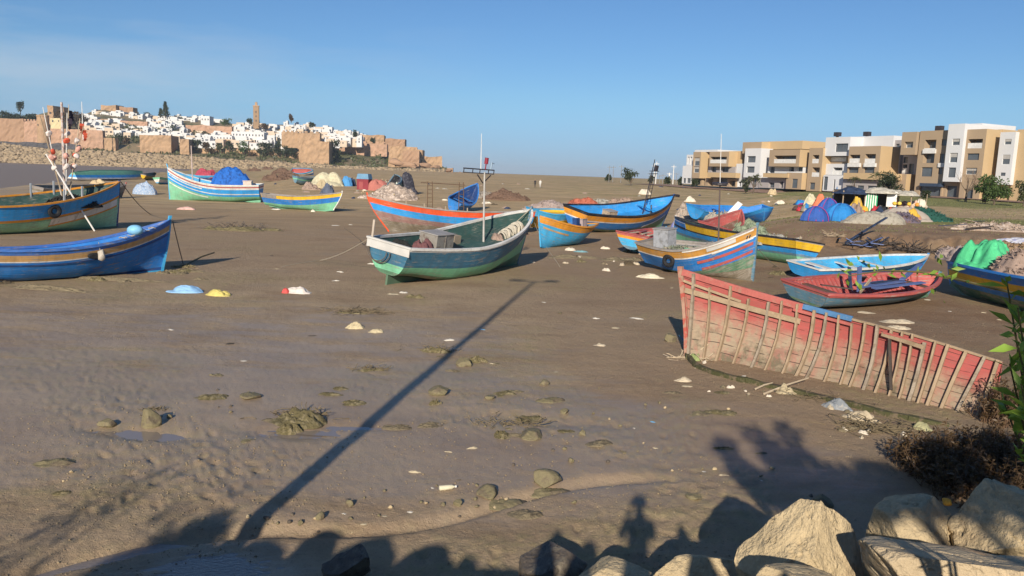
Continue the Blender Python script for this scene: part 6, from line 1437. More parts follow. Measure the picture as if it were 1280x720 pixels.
FB('retaining_wall', 'pinkish terrace wall among the white houses', 'wall', 150, 184, 151, 159, 700, 3, WALLP)
FB('retaining_wall', 'pink terrace wall with buttresses in the middle of the white town', 'wall', 232, 262, 156, 163, 700, 3, WALLP)
FB('retaining_wall', 'pink terrace wall right of the one with buttresses', 'wall', 262, 290, 157, 168, 690, 3, WALLP)
FB('retaining_wall', 'low ochre wall below the lowest white row', 'wall', 272, 300, 175, 184, 640, 3, WALLM)
FB('retaining_wall', 'low ochre wall right of the one below the lowest white row', 'wall', 296, 322, 177, 188, 636, 3, WALLP)
FB('bastion', 'big tall ochre bastion at the middle of the rampart', 'bastion', 374, 411, 176, 205, 588, 20, WALLM, rz=R(5), merlon=0)
FB('city_wall', 'crumbling ochre upper wall left of the big bastion', 'wall', 352, 373, 165, 180, 640, 5, WALLM, merlon=3)
FB('city_wall', 'notched ochre upper wall over the big bastion', 'wall', 372, 400, 166, 182, 636, 5, WALLM, merlon=4)
FB('city_wall', 'pale rampart climbing behind the scrub right of the big bastion', 'wall', 411, 484, 178, 190, 655, 4, WALLP, rz=R(-3), merlon=5)
FB('fort', 'square sandstone fort block at the end of the town', 'fort', 450, 480, 168, 190, 668, 22, WALLM, arch=1, rz=R(6))
FB('city_wall', 'rough brown cliff wall on the headland', 'wall', 485, 523, 182, 208, 600, 18, WALLM, taper=.90, rz=R(6))
FB('bastion', 'slim bastion at the right of the headland cliff wall', 'bastion', 520, 528, 187, 208, 596, 14, WALLM)
FB('city_wall', 'low ochre tower at the outer end of the headland', 'wall', 528, 553, 195, 209, 640, 12, WALLM, taper=.95, rz=R(6))
FB('stone_jetty', 'low pale stone jetty running out from the headland', 'jetty', 566, 622, 217, 221, 520, 4, mat('jetty_stone', (.45, .37, .28), .9), sink=3)
FB('lighthouse_keepers_house', 'tiny pale hut on the jetty root', 'hut', 553, 566, 209, 215, 600, 6, WALLD)
FB('city_wall', 'long low ochre rampart running along the foot of the white town', 'wall', 236, 374, 187, 196, 612, 3, WALLM)
FB('city_wall', 'low pink rampart between the short buttress and the square bastion', 'wall', 144, 176, 182, 191, 604, 3, WALLP)
FB('city_wall', 'dark upper wall end behind the sandstone fort block', 'wall', 480, 506, 173, 190, 672, 10, WALLD)  # dark right side of the fort, its shade given by brown colour
FB('city_wall', 'ruined stepped wall descending to the slim bastion', 'wall', 503, 524, 188, 208, 588, 6, WALLD)
for k, (px, y, s) in enumerate([(495, 203, 9), (508, 206, 8), (531, 207, 6), (545, 210, 6), (560, 213, 5), (519, 210, 7), (575, 217, 4), (590, 218, 3.5), (604, 219, 3)]):
    q = at_y(px, y, 584); rock('cliff_rock', 'brown rock outcrop at the foot of the headland walls', q, (s*1.9, s, s*.7), 950+k, WALLD, k*.3, 3, 'rock', 'rock outcrops below the headland', facets=9, rough=.12)
# minaret
t = thing('minaret', 'ochre square minaret rising over the white town', 'minaret', at_y(320.5, 155, 720)-Vector((0, 0, 4)), (0, 0, R(12))); hm = (155-134)/F*720+4; w0 = 8.2/F*720*.80
b = MB(); b.box((0, 0, hm/2), (w0, w0, hm)); bd = b.build('shaft', mat('minaret_stone', (.33, .22, .13), .95, .14, .2, 1, .2, .1), t)
b = MB(); b.box((0, 0, hm+.4), (w0+.5, w0+.5, .8)); b.build('cornice', WALLM, t); b = MB(); b.box((0, 0, hm+2.0), (w0*.42, w0*.42, 3.0)); b.tube([(0, 0, hm+3.4), (0, 0, hm+4.2)], [w0*.22, .05], 8); b.build('lantern', WALLM, t)
for k in range(3): b = MB(); b.box((0, -w0/2-.04, hm*(.35+.2*k)), (.9, .1, 1.6)); b.build('window', DK, t)
# white houses: a few designs, every instance its own object
def house_proto(i, m, w_, d_, h_, fl):
    t = thing('white_house' if m is HW else 'cream_house', '', 'house'); b = MB(); b.box((0, 0, h_/2-2), (w_, d_, h_+4))
    if fl > 1: b.box((w_*.2*(-1)**i, d_*.1, h_+1.1), (w_*.5, d_*.7, 2.2))
    b.build('walls', m, t); b = MB()
    for s in (-1, 1): b.box((s*(w_/2-.12), 0, h_+.3), (.24, d_, .6))
    b.box((0, -d_/2+.12, h_+.3), (w_-.48, .24, .6)); b.build('parapet', m, t)
    rnd = random.Random(i); n = max(1, int(w_/2.6))
    for f in range(fl):
        for k in range(n):
            if rnd.random() < .2: continue
            b = MB(); b.box((-w_/2+(k+.5)*w_/n, -d_/2-.03, 1.7+f*2.8), (rnd.choice([.9, 1.2, 1.5]), .12, rnd.choice([1.3, 1.7, 2.1]))); b.build('window', DK, t)
    return t, w_
protos = [house_proto(i, HW if i not in (3, 7) else HC, w_, 6, h_, fl) for i, (w_, h_, fl) in enumerate([(5, 4, 1), (6.5, 5.5, 2), (8, 4.5, 1), (6, 5, 1), (4, 6.5, 2), (9, 6, 2), (7, 3.6, 1), (5, 4.5, 1)])]
first = {i: True for i in range(8)}
def hlabel(px, row, cream):
    return '%s house, %s, %s' % ('cream' if cream else 'white', ['lowest row of the town', 'lower town', 'middle of the town', 'upper town', 'skyline row of the town'][row],
        'above the floats' if px < 160 else 'above the square bastion' if px < 235 else 'left of the minaret' if px < 312 else 'right of the minaret' if px < 375 else 'above the big bastion')
rnd = random.Random(12)
_ux = [102, 130, 165, 200, 250, 300, 340, 380, 430, 452]; _ut = [143, 141, 144, 146, 148, 155, 156, 156, 165, 170]; _ub = [160, 163, 169, 171, 178, 178, 182, 182, 175, 176]
cnt = 0; place = []
for row in range(15):
    d = 775-row*9.8; px = 103+rnd.random()*4
    while px < 447:
        i = rnd.randrange(8); wpx = protos[i][1]/d*F
        yt = np.interp(px, _ux, _ut); yb = np.interp(px, _ux, _ub); y = lerp(yt, yb, row/14)+rnd.uniform(-1.0, 1.0)+4
        gap = (rnd.random() < .22) or (232 < px < 290 and 156 < y < 169) or (150 < px < 184 and 152 < y < 160) or (114 < px < 152 and 149 < y < 154 ) or (355 < px < 400 and y > 168)
        if not gap: place.append((px+wpx/2, y, d, i, row))
        px += wpx*rnd.uniform(.92, 1.2)
for (px, y, d, i, row) in place:
    t0, w_ = protos[i]; t = t0 if first[i] else copy_tree(t0); first[i] = False
    p = at_y(px, y, d); t.location = p; t.rotation_euler = (0, 0, rnd.uniform(-.16, .12)); t.scale = (rnd.uniform(.85, 1.25), 1, rnd.uniform(.55, .85))
    tag(t, hlabel(px, min(4, int((14-row)/3)), i in (3, 7)), 'house', 'flat roofed houses of the hill town')
print('houses', len(place))
FB('long_building', 'long white terrace building low in the town, left of the scrub', 'building', 254, 290, 169, 177, 655, 8, HW, arch=9, rough=False)
FB('long_building', 'tall white building block on the upper row left of the minaret', 'building', 251, 262, 145, 156, 745, 10, HW, arch=3, rough=False)
FB('long_building', 'long white terrace building below the minaret', 'building', 290, 330, 165, 174, 660, 8, HW, arch=10, rough=False)
# quay road, kerb wall and bits
FB('quay_wall', 'dark road edge along the top of the embankment, far left', 'wall', -60, 100, 177, 182, 580, 2, mat('road_edge', (.09, .085, .09), .9), rz=R(-1.5), sink=2)
b = MB(); p0, p1 = at_y(-60, 176.5, 590), at_y(100, 184, 590); b.add([(p0.x, 582, p0.z-1.0), (p1.x, 582, p1.z-1), (p1.x, 596, p1.z-.6), (p0.x, 596, p0.z-.6)], [(0, 1, 2, 3)]); o = b.build('road', ROADM); o['kind'] = 'structure'
FB('quay_wall', 'thin pale quay wall running right below the big bastion', 'wall', 340, 500, 207, 211, 575, 3, mat('pale_quay', (.52, .42, .30), .9), rz=R(-.5), sink=3)
# trees of the far bank
TB = mat('tree_bark', (0, 0, 0))
def ftree(px, yb, ht_px, wd_px, d, m, kind, label, n=260, seed=1, g=None):
    p = at_y(px, yb, d); tree('palm_tree' if kind == 'palm' else 'conifer_tree' if kind == 'cone' else 'tree', label, p-Vector((0, 0, 1)), ht_px/F*d+1, wd_px/F*d, m, seed, .08 if kind == 'round' else .2, int(n*1.7), 1.35, kind, 'tree', g, TB)
ftree(25.5, 141, 14, 8, 720, LEAF_D, 'round', 'round dark tree standing above the far left rampart', 260, 3)
ftree(207, 146, 18, 9, 760, LEAF_D, 'cone', 'tall dark conifer on the skyline above the white houses', 420, 4)
ftree(201, 146, 10, 6, 765, LEAF_D, 'cone', 'short dark conifer left of the tall skyline one', 200, 5)
for k, px in enumerate(range(-6, 50, 8)): ftree(px, 152, 11+2*math.sin(k), 13, 660, LEAF_D, 'round', 'dark tree in the row behind the far left rampart', 240, 10+k, 'trees behind the far left rampart')
for k, (px, y, h_, w_) in enumerate([(84, 160, 22, 16), (95, 160, 22, 16), (104, 158, 16, 12), (75, 150, 14, 9)]): ftree(px, y, h_, w_, 640+5*k, LEAF_B, 'round', 'brownish tree in the clump right of the tall square tower', 280, 20+k, 'brownish trees by the tall square tower')
for k, (px, y, h_, w_, m) in enumerate([(149, 188, 22, 14, LEAF_D), (156, 186, 16, 12, LEAF_B), (216, 170, 14, 12, LEAF_D), (247, 187, 12, 10, LEAF_D), (287, 187, 11, 9, LEAF_D), (304, 196, 20, 16, LEAF_G), (327, 192, 14, 14, LEAF_D), (336, 193, 15, 12, LEAF_D), (347, 193, 14, 12, LEAF_D), (357, 195, 13, 12, LEAF_D), (366, 197, 12, 10, LEAF_D), (418, 190, 15, 12, LEAF_D), (421, 199, 12, 12, LEAF_D), (444, 174, 12, 7, LEAF_D), (466, 178, 5, 7, LEAF_D), (330, 163, 9, 14, LEAF_B), (222, 150, 5, 12, LEAF_D), (364, 152, 9, 6, LEAF_B), (170, 146, 6, 10, LEAF_B), (184, 147, 6, 9, LEAF_D), (281, 156, 8, 16, LEAF_G), (176, 172, 8, 8, LEAF_Y), (312, 155, 7, 9, LEAF_D), (390, 158, 5, 7, LEAF_D), (275, 188, 9, 8, LEAF_O), (258, 187, 10, 9, LEAF_B), (240, 192, 8, 14, LEAF_B), (265, 194, 8, 16, LEAF_B), (292, 197, 8, 14, LEAF_O), (314, 197, 8, 12, LEAF_B)]):
    dd = 608+ (0 if y > 185 else (190-y)*4)
    nm = ['dark green', 'green', 'olive', 'brown', 'bright green'][[LEAF_D, LEAF_G, LEAF_O, LEAF_B, LEAF_Y].index(m)]
    where = 'left of the square ochre bastion' if px < 170 else 'between the square and narrow bastions' if px < 240 else 'on the scrub slope under the minaret' if px < 372 and y > 180 else 'among the white houses' if px < 410 else 'right of the big bastion'
    ftree(px, y, h_, w_, dd, m, 'round', '%s bush or small tree %s' % (nm, where), 200, 40+k, 'trees and bushes of the hill town')
# scrub on the slope: an uncountable cover
rs = np.random.RandomState(9); n = 14000; px = rs.uniform(100, 556, n); d = rs.uniform(D0+18, 700, n); keep = fbm(px*.08, d*.05, 3) > .44; px = px[keep]; d = d[keep]; n = len(px)
rat = np.interp(px, pxs, ratio); z = hillz(px, d); pts = np.stack([rat*d, d, z], -1)+rs.normal(size=(n, 3))*np.array([.8, .8, .5])
o = leaf_cloud('scrub', pts, rs.normal(size=(n, 3))+np.array([0, 0, 1.2]), 2.2, 1.4, LEAF_O, None, 3); tag(o, 'dry olive scrub covering the slope under the ramparts', 'scrub', kind='stuff')
# far quay lamp mast seen over the floats
b = MB(); p = at_y(103.5, 160, 560); b.tube([(0, 0, -8), (0, 0, 18)], [.35, .2], 6); o = b.build('flag_pole', WHITE); o.location = p; tag(o, 'tall thin white pole standing on the far quay behind the floats', 'pole')
# ------------------------------------------------------------------ apartment blocks on the right
BO = at_y(858, 230, 222); BE = at_y(1284, 245, 138)
AU = Vector((BE.x-BO.x, BE.y-BO.y, 0)).normalized(); NU = Vector((AU.y, -AU.x, 0))     # outward, toward the beach
if NU.x > 0: NU = -NU
B0 = Vector((BO.x, BO.y, 0)); YAW = math.atan2(AU.y, AU.x)
def PL(px, py, w_):
    d = ray(px, py); o = Vector((0, 0, CAMH))-(B0+NU*w_); t = -o.dot(NU)/d.dot(NU); p = Vector((0, 0, CAMH))+d*t; return (p-B0).dot(AU), p.z
# local frame: x = along AU, y = away from viewer (-NU), z up
TAN_DIM = mat('dim_tan_render', (.37, .275, .18), .9, .06, .15, 2, .15, .05); YEL_LIT = mat('sunlit_yellow_render', (.50, .36, .20), .9, .06, .15, 2, .15, .05); WHR = mat('white_render', (.62, .62, .62), .85, .04, .15, 2, .1, .05); GRY_SHADE = mat('shaded_grey_render', (.36, .33, .32), .9, .06, .15, 2, .1, .05)  # tan dim faces, yellow sunlit faces and grey shaded recesses, put into colour
GLS = mat('window_glass', (.10, .115, .13), .12, .3, .3, .8, 0, spec=.5); FRM = mat('window_frame', (.10, .10, .11), .5); BLIND = mat('pale_blind', (.42, .40, .37), .8); RAIL = mat('balcony_rail_white', (.66, .65, .62), .7)  # glass base lightened to grey blue for the sky it reflects
class Bld:
    def __init__(s, name, label): s.t = thing(name, label, 'apartment building', (B0.x, B0.y, 0), (0, 0, YAW))
    def block(s, x0, x1, yt, yb, w_, dep, m, ops=(), nm='wall', em=None, roof=True):
        """volume whose front face (plane w_) covers x0..x1, yt..yb; ops = openings (x0,x1,y0,y1,kind[,depth])"""
        ym = (yt+yb)/2; u0_, _ = PL(x0, ym, w_); u1_, _ = PL(x1, ym, w_); _, zt = PL(x0, yt, w_); _, zb = PL((x0+x1)/2, yb, w_)
        zt = PL((x0+x1)/2, yt, w_)[1] if False else zt; F_ = -w_; Bk = F_+dep
        us = [u0_, u1_]; zs = [zb, zt]; O = []
        for op in ops:
            a, c, y0, y1, kind = op[:5]; dp = op[5] if len(op) > 5 else .35
            yy = (y0+y1)/2; ua, _ = PL(a, yy, w_); uc, _ = PL(c, yy, w_); xm = (a+c)/2; _, z1 = PL(xm, y0, w_); _, z0 = PL(xm, y1, w_)
            ua = max(ua, u0_+.1); uc = min(uc, u1_-.1); z0 = max(z0, zb+.05); z1 = min(z1, zt-.1)
            if uc > ua and z1 > z0: O.append((ua, uc, z0, z1, kind, dp)); us += [ua, uc]; zs += [z0, z1]
        us = sorted(set(us)); zs = sorted(set(zs)); b = MB()
        for i in range(len(us)-1):
            for j in range(len(zs)-1):
                um, zm = (us[i]+us[i+1])/2, (zs[j]+zs[j+1])/2
                if any(o[0] < um < o[1] and o[2] < zm < o[3] for o in O): continue
                b.quad((us[i], F_, zs[j]), (us[i+1], F_, zs[j]), (us[i+1], F_, zs[j+1]), (us[i], F_, zs[j+1]))
        for (a, c, z0, z1, kind, dp) in O:
            b.quad((a, F_, z0), (c, F_, z0), (c, F_+dp, z0), (a, F_+dp, z0)); b.quad((a, F_+dp, z1), (c, F_+dp, z1), (c, F_, z1), (a, F_, z1))
            b.quad((a, F_, z0), (a, F_+dp, z0), (a, F_+dp, z1), (a, F_, z1)); b.quad((c, F_+dp, z0), (c, F_, z0), (c, F_, z1), (c, F_+dp, z1))
            if kind in ('log', 'dark'): b.quad((a, F_+dp, z0), (c, F_+dp, z0), (c, F_+dp, z1), (a, F_+dp, z1))
        b.quad((u0_, Bk, zb), (u0_, F_, zb), (u0_, F_, zt), (u0_, Bk, zt)); b.quad((u1_, Bk, zb), (u0_, Bk, zb), (u0_, Bk, zt), (u1_, Bk, zt)); b.quad((u0_, F_, zb), (u0_, Bk, zb), (u1_, Bk, zb), (u1_, F_, zb))
        if roof: b.quad((u0_, F_, zt), (u1_, F_, zt), (u1_, Bk, zt), (u0_, Bk, zt))
        if not em: b.quad((u1_, F_, zb), (u1_, Bk, zb), (u1_, Bk, zt), (u1_, F_, zt))
        wl_ = b.build(nm, m, s.t)
        if em:
            b = MB(); b.quad((u1_+.003, F_, zb), (u1_+.003, Bk, zb), (u1_+.003, Bk, zt), (u1_+.003, F_, zt)); b.build('end_wall', em, s.t)
        for (a, c, z0, z1, kind, dp) in O:
            if kind == 'dark': continue
            off = dp-.04 if kind != 'log' else dp-.03; aa, cc, zz0, zz1 = a, c, z0, z1
            if kind == 'log': aa = a+(c-a)*.12; cc = a+(c-a)*.85; zz1 = z1-(z1-z0)*.12
            b = MB(); wd = .07; y_ = F_+off
            for bx in [((aa+cc)/2, zz0+wd/2, cc-aa, wd), ((aa+cc)/2, zz1-wd/2, cc-aa, wd), (aa+wd/2, (zz0+zz1)/2, wd, zz1-zz0-2*wd), (cc-wd/2, (zz0+zz1)/2, wd, zz1-zz0-2*wd)]: b.box((bx[0], y_-.04, bx[1]), (bx[2], .08, bx[3]))
            n = max(1, int((cc-aa)/1.3))
            for k in range(1, n): b.box((aa+(cc-aa)*k/n, y_-.035, (zz0+zz1)/2), (.05, .06, zz1-zz0-2*wd))
            fr = b.build('window', FRM if kind != 'blind' else RAIL, s.t)
            b = MB(); b.box(((aa+cc)/2, y_+.0, (zz0+zz1)/2), (cc-aa-.02, .02, zz1-zz0-.02)); b.build('pane', GLS, fr)
            if kind == 'blind': b = MB(); b.box(((aa+cc)/2, y_-.07, zz1-(zz1-zz0)*.22), (cc-aa, .03, (zz1-zz0)*.44)); b.build('blind', BLIND, fr)
            if kind == 'log': b = MB(); b.box(((a+c)/2, F_+.1, z0+.48), (c-a-.02, .08, .95)); b.build('balcony_rail', RAIL, s.t)
        return u0_, u1_, zb, zt
    def slab(s, x0, x1, yt, yb, w_, dep, m, nm): 
        ym = (yt+yb)/2; a, _ = PL(x0, ym, w_); c, _ = PL(x1, ym, w_); zt = PL((x0+x1)/2, yt, w_)[1]; zb = PL((x0+x1)/2, yb, w_)[1]; b = MB(); b.box(((a+c)/2, -w_+dep/2, (zt+zb)/2), (c-a, dep, zt-zb)); return b.build(nm, m, s.t)
def X6(x): return 1040+x/5.333
def Y6(y): return 140+y/5.333
def X5(x): return 840+x/5.805
def Y5(y): return 140+y/5.805
def o6(a, c, y0, y1, k, d=.35): return (X6(a), X6(c), Y6(y0), Y6(y1), k, d)
def o5(a, c, y0, y1, k, d=.35): return (X5(a), X5(c), Y5(y0), Y5(y1), k, d)
# right building
A = Bld('apartment_building', 'four storey tan apartment building with a white tower, nearest on the right')
A.block(X6(462), X6(560), Y6(135), Y6(285), 2.0, 12, TAN_DIM, [o6(482, 540, 198, 238, 'blind', .8)])
A.block(X6(462), X6(570), Y6(285), Y6(575), -2.5, 10, GRY_SHADE, [o6(475, 505, 300, 340, 'win'), o6(512, 545, 345, 410, 'win'), o6(470, 500, 350, 405, 'log', 1.2), o6(515, 545, 470, 560, 'dark', 1)])
A.block(X6(565), X6(752), Y6(128), Y6(585), 1.5, 14, TAN_DIM, [o6(615, 692, 185, 275, 'log', 1.4), o6(728, 765, 182, 224, 'win'), o6(607, 682, 278, 340, 'win', 1.2), o6(714, 748, 278, 340, 'win'), o6(595, 668, 368, 430, 'win'), o6(706, 735, 370, 415, 'win'), o6(580, 722, 495, 572, 'win', .5)], em=None)
A.slab(X6(604), X6(686), Y6(248), Y6(276), 1.9, .4, RAIL, 'balcony_front'); A.slab(X6(705), X6(745), Y6(340), Y6(368), 1.8, .3, RAIL, 'balcony_front'); A.slab(X6(583), X6(722), Y6(475), Y6(496), 2.6, 1.1, mat('dark_blue_awning', (.04, .06, .10), .7), 'awning')
A.block(X6(758), X6(866), Y6(82), Y6(465), 3.0, 12, WHR, [o6(800, 852, 178, 222, 'blind', .3), o6(783, 836, 273, 337, 'blind', .3), o6(774, 824, 370, 436, 'win', .3)], nm='tower_wall')
A.block(X6(728), X6(850), Y6(465), Y6(588), 1.2, 12, TAN_DIM, [o6(758, 830, 492, 575, 'win', .6)])
A.block(X6(868), X6(1005), Y6(118), Y6(590), 2.2, 12, TAN_DIM, [o6(905, 1003, 180, 242, 'log', 2.0), o6(900, 980, 276, 320, 'win'), o6(890, 966, 372, 416, 'blind'), o6(880, 938, 512, 585, 'win', .6)], em=YEL_LIT)
A.block(X6(880), X6(1000), Y6(80), Y6(116), -2.5, 10, WHR, nm='upper_wall')
A.block(X6(1010), X6(1110), Y6(120), Y6(592), -2.0, 10, YEL_LIT, [o6(1072, 1092, 280, 340, 'win'), o6(1064, 1082, 375, 395, 'win'), o6(1090, 1106, 175, 190, 'win')])
A.block(X6(1103), X6(1205), Y6(136), Y6(485), .5, 12, WHR, [o6(1150, 1196, 180, 218, 'blind', .2), o6(1135, 1186, 285, 350, 'blind', .2), o6(1124, 1156, 404, 426, 'win', .2)], nm='tower_wall')
A.block(X6(1085), X6(1205), Y6(486), Y6(592), -1.0, 10, YEL_LIT)
A.block(X6(1208), X6(1330), Y6(118), Y6(600), -.5, 12, YEL_LIT, [o6(1232, 1243, 190, 215, 'win'), o6(1220, 1230, 285, 310, 'win'), o6(1205, 1216, 388, 405, 'win')])
# middle building
Bm = Bld('apartment_building', 'three storey tan apartment building with white top floor in the middle of the row')
Bm.block(X6(-45), X6(118), Y6(170), Y6(292), 1.0, 14, WHR, [o6(22, 106, 210, 266, 'win', .4)], nm='upper_wall')
Bm.block(X6(118), X6(405), Y6(166), Y6(300), -3.0, 12, WHR, [o6(430, 450, 215, 235, 'win')], nm='upper_wall')
Bm.block(X6(-50), X6(112), Y6(292), Y6(345), -1.0, 12, TAN_DIM, [o6(-40, 95, 294, 330, 'log', 1.6)])
Bm.block(X6(-50), X6(100), Y6(345), Y6(420), .3, 12, WHR, [o6(5, 68, 370, 420, 'log', 1.4)])
Bm.block(X6(-60), X6(72), Y6(420), Y6(528), 1.6, 12, WHR, [o6(-58, -30, 430, 520, 'win'), o6(8, 20, 450, 520, 'win')], nm='rounded_bay')
Bm.block(X6(108), X6(318), Y6(230), Y6(412), 2.2, 14, TAN_DIM, [o6(116, 186, 285, 340, 'log', 1.2), o6(218, 290, 280, 342, 'log', 1.2), o6(108, 176, 368, 406, 'win', .5), o6(212, 282, 366, 406, 'win', .5)], em=YEL_LIT)
Bm.slab(X6(102), X6(182), Y6(341), Y6(366), 2.7, .5, RAIL, 'balcony_front'); Bm.slab(X6(210), X6(286), Y6(341), Y6(366), 2.7, .5, RAIL, 'balcony_front')
Bm.block(X6(320), X6(455), Y6(190), Y6(412), -3.5, 10, GRY_SHADE, [o6(425, 450, 212, 236, 'win'), o6(425, 448, 290, 330, 'win'), o6(410, 432, 370, 405, 'win')], nm='recess_wall')
Bm.block(X6(75), X6(410), Y6(405), Y6(450), 3.6, 14, YEL_LIT, nm='terrace_wall'); Bm.block(X6(72), X6(400), Y6(450), Y6(530), 2.4, 12, GRY_SHADE, [o6(90, 140, 490, 514, 'win'), o6(168, 212, 490, 514, 'win'), o6(235, 300, 492, 528, 'win')], nm='ground_floor_wall')
Bm.block(X6(400), X6(490), Y6(412), Y6(560), 1.2, 12, TAN_DIM, em=YEL_LIT, nm='ground_floor_wall')
# left of it
C_ = Bld('apartment_building', 'narrow tan apartment house with sunlit faces painted yellow, left of the white topped one')
C_.block(X5(985), X5(1085), Y5(262), Y5(575), 1.6, 12, TAN_DIM, [o5(1018, 1066, 312, 372, 'log', 1.2), o5(1015, 1070, 402, 470, 'log', 1.2), o5(998, 1036, 512, 562, 'win', .4)], em=YEL_LIT)
C_.block(X5(1085), X5(1120), Y5(258), Y5(575), -1.2, 10, YEL_LIT, [o5(1100, 1120, 312, 370, 'win'), o5(1090, 1110, 398, 450, 'win'), o5(1086, 1116, 514, 570, 'win')])
D_ = Bld('apartment_building', 'white and tan apartment building with a big loggia, second from the left')
D_.block(X5(512), X5(648), Y5(220), Y5(300), 1.2, 12, TAN_DIM, nm='top_wall', em=YEL_LIT); D_.block(X5(648), X5(945), Y5(216), Y5(270), -1.5, 12, YEL_LIT, nm='top_wall')
D_.block(X5(525), X5(640), Y5(265), Y5(475), 2.2, 12, WHR, [o5(545, 606, 320, 366, 'win', .5), o5(540, 598, 395, 440, 'win', .5)], em=WHR)
D_.block(X5(545), X5(640), Y5(475), Y5(550), 1.0, 10, GRY_SHADE, [o5(580, 612, 480, 545, 'win')], nm='ground_floor_wall')
D_.block(X5(705), X5(925), Y5(275), Y5(395), 2.6, 12, TAN_DIM, [o5(740, 900, 316, 372, 'log', 2.0)], em=YEL_LIT)
D_.block(X5(695), X5(950), Y5(395), Y5(445), 1.0, 12, WHR, [o5(705, 745, 398, 442, 'win', .8), o5(850, 885, 400, 432, 'win', .8), o5(905, 948, 400, 432, 'win', .8)])
D_.slab(X5(660), X5(840), Y5(445), Y5(475), 3.2, 1.2, YEL_LIT, 'balcony_front')
D_.block(X5(630), X5(830), Y5(475), Y5(553), 1.4, 12, GRY_SHADE, [o5(700, 742, 512, 548, 'win', .8), o5(780, 806, 505, 550, 'win', .8)], nm='ground_floor_wall')
D_.block(X5(828), X5(940), Y5(440), Y5(560), 2.8, 12, TAN_DIM, [o5(870, 910, 485, 552, 'win', .3)], em=YEL_LIT)
D_.block(X5(940), X5(985), Y5(290), Y5(565), -1.0, 10, YEL_LIT, [o5(955, 975, 400, 430, 'win')])
E_ = Bld('apartment_building', 'low tan apartment building with sunlit faces painted yellow, farthest left in the row')
E_.block(X5(150), X5(205), Y5(290), Y5(480), 2.2, 10, TAN_DIM, [o5(160, 200, 330, 390, 'blind', .4), o5(156, 196, 392, 440, 'blind', .4)], em=YEL_LIT)
E_.block(X5(205), X5(270), Y5(288), Y5(480), -.5, 10, YEL_LIT); E_.block(X5(270), X5(412), Y5(288), Y5(395), 2.0, 12, TAN_DIM, [o5(277, 396, 325, 372, 'log', 1.5)], em=YEL_LIT)
E_.block(X5(412), X5(505), Y5(285), Y5(395), -.8, 10, YEL_LIT); E_.block(X5(262), X5(460), Y5(395), Y5(440), .6, 12, GRY_SHADE, [o5(285, 320, 400, 436, 'win', .6), o5(360, 410, 400, 436, 'win', .6)]); E_.slab(X5(255), X5(462), Y5(440), Y5(475), 2.6, 1.5, YEL_LIT, 'balcony_front')
E_.block(X5(145), X5(465), Y5(475), Y5(540), .6, 12, TAN_DIM, [o5(165, 205, 482, 528, 'win', 1), o5(215, 240, 482, 532, 'dark', 1.5), o5(262, 300, 455, 535, 'dark', 1.5), o5(330, 400, 478, 538, 'win', 1.2), o5(415, 458, 500, 540, 'win', 1.2)], nm='ground_floor_wall')
E_.block(X5(462), X5(530), Y5(375), Y5(545), .2, 10, WHR, [o5(478, 500, 505, 540, 'win', .8)], nm='stair_wall')
E_.slab(X5(165), X5(330), Y5(274), Y5(290), .6, 8, WHR, 'roof_parapet')
for k, (x, y) in enumerate([(25, 158), (222, 156), (704, 120)]): 
    u_, z_ = PL(X6(x), Y6(y+8), -3); b = MB(); b.box((u_, 3.5, z_+.6), (1.3, 1, .9)); b.tube([(u_, 3.5, z_-1), (u_, 3.5, z_+.3)], .3, 6); b.build('water_tank', MC, (A if x > 400 else Bm).t)
F_ = Bld('low_white_building', 'small white seafront building at the far left end of the apartments')
F_.block(X5(75), X5(142), Y5(390), Y5(520), 1, 8, WHR, [o5(80, 100, 480, 515, 'win'), o5(108, 135, 480, 515, 'win')]); F_.block(X5(105), X5(150), Y5(310), Y5(390), -1, 6, WHR, [o5(112, 125, 325, 380, 'dark', 1), o5(130, 145, 325, 380, 'dark', 1)], nm='belvedere')
F_.t['category'] = 'building'
# pavement strip at the foot of the buildings
b = MB(); a = B0+AU*-12+NU*1.0; c = B0+AU*125+NU*1.0
for k in range(27):
    p = a.lerp(c, k/26); q = a.lerp(c, min(1, (k+1)/26)); 
    if k == 26: break
    vs = [p+NU*9, q+NU*9, q-NU*2, p-NU*2]; b.add([(v.x, v.y, max(Hs(v.x, v.y), Hs((v+NU*3).x, (v+NU*3).y))+.12) for v in vs], [(0, 1, 2, 3)][::1])
o = b.build('pavement', mat('pinkish_paving', (.28, .18, .13), .9)); o['kind'] = 'structure'
# hedge and trees by the buildings
def btree(px, yb, h_, w_, d, m, kind, label, n, seed, ls=.35, name='tree'):
    p = at_y(px, yb, d); z = Hs(p.x, p.y); hh = (at_y(px, yb-h_, d).z)-z; tree(name, label, (p.x, p.y, z), hh, w_/F*d*1.1, m, seed, .10 if kind == 'round' else .28, n, ls, kind, 'tree')
btree(1243, 250, 31, 41, 118, LEAF_G, 'round', 'dense round green tree before the nearest apartment building', 2600, 61)
btree(1113, 240, 27, 27, 138, LEAF_D, 'round', 'rounded dark green tree before the middle apartment building', 1500, 62)
btree(1097, 240, 30, 18, 140, LEAF_O, 'palm', 'palm tree left of the rounded dark one', 0, 63, name='palm_tree')
btree(1068, 238, 20, 12, 150, LEAF_O, 'palm', 'small palm tree left of the taller palm', 0, 64, name='palm_tree')
btree(1207, 250, 38, 26, 126, LEAF_O, 'bare', 'leafless brown tree before the tan facade', 0, 65, name='bare_tree')
btree(1280, 250, 24, 16, 115, LEAF_O, 'round', 'olive green tree cut by the right edge', 900, 66)
btree(942, 236, 20, 16, 170, LEAF_O, 'palm', 'small palm tree at the white corner of the second building', 0, 67, name='palm_tree')
btree(932, 236, 12, 10, 172, LEAF_D, 'round', 'small dark tree left of the corner palm', 400, 68)
btree(1157, 247, 10, 10, 132, LEAF_D, 'round', 'small dark shrub tree before the shop window', 400, 69)
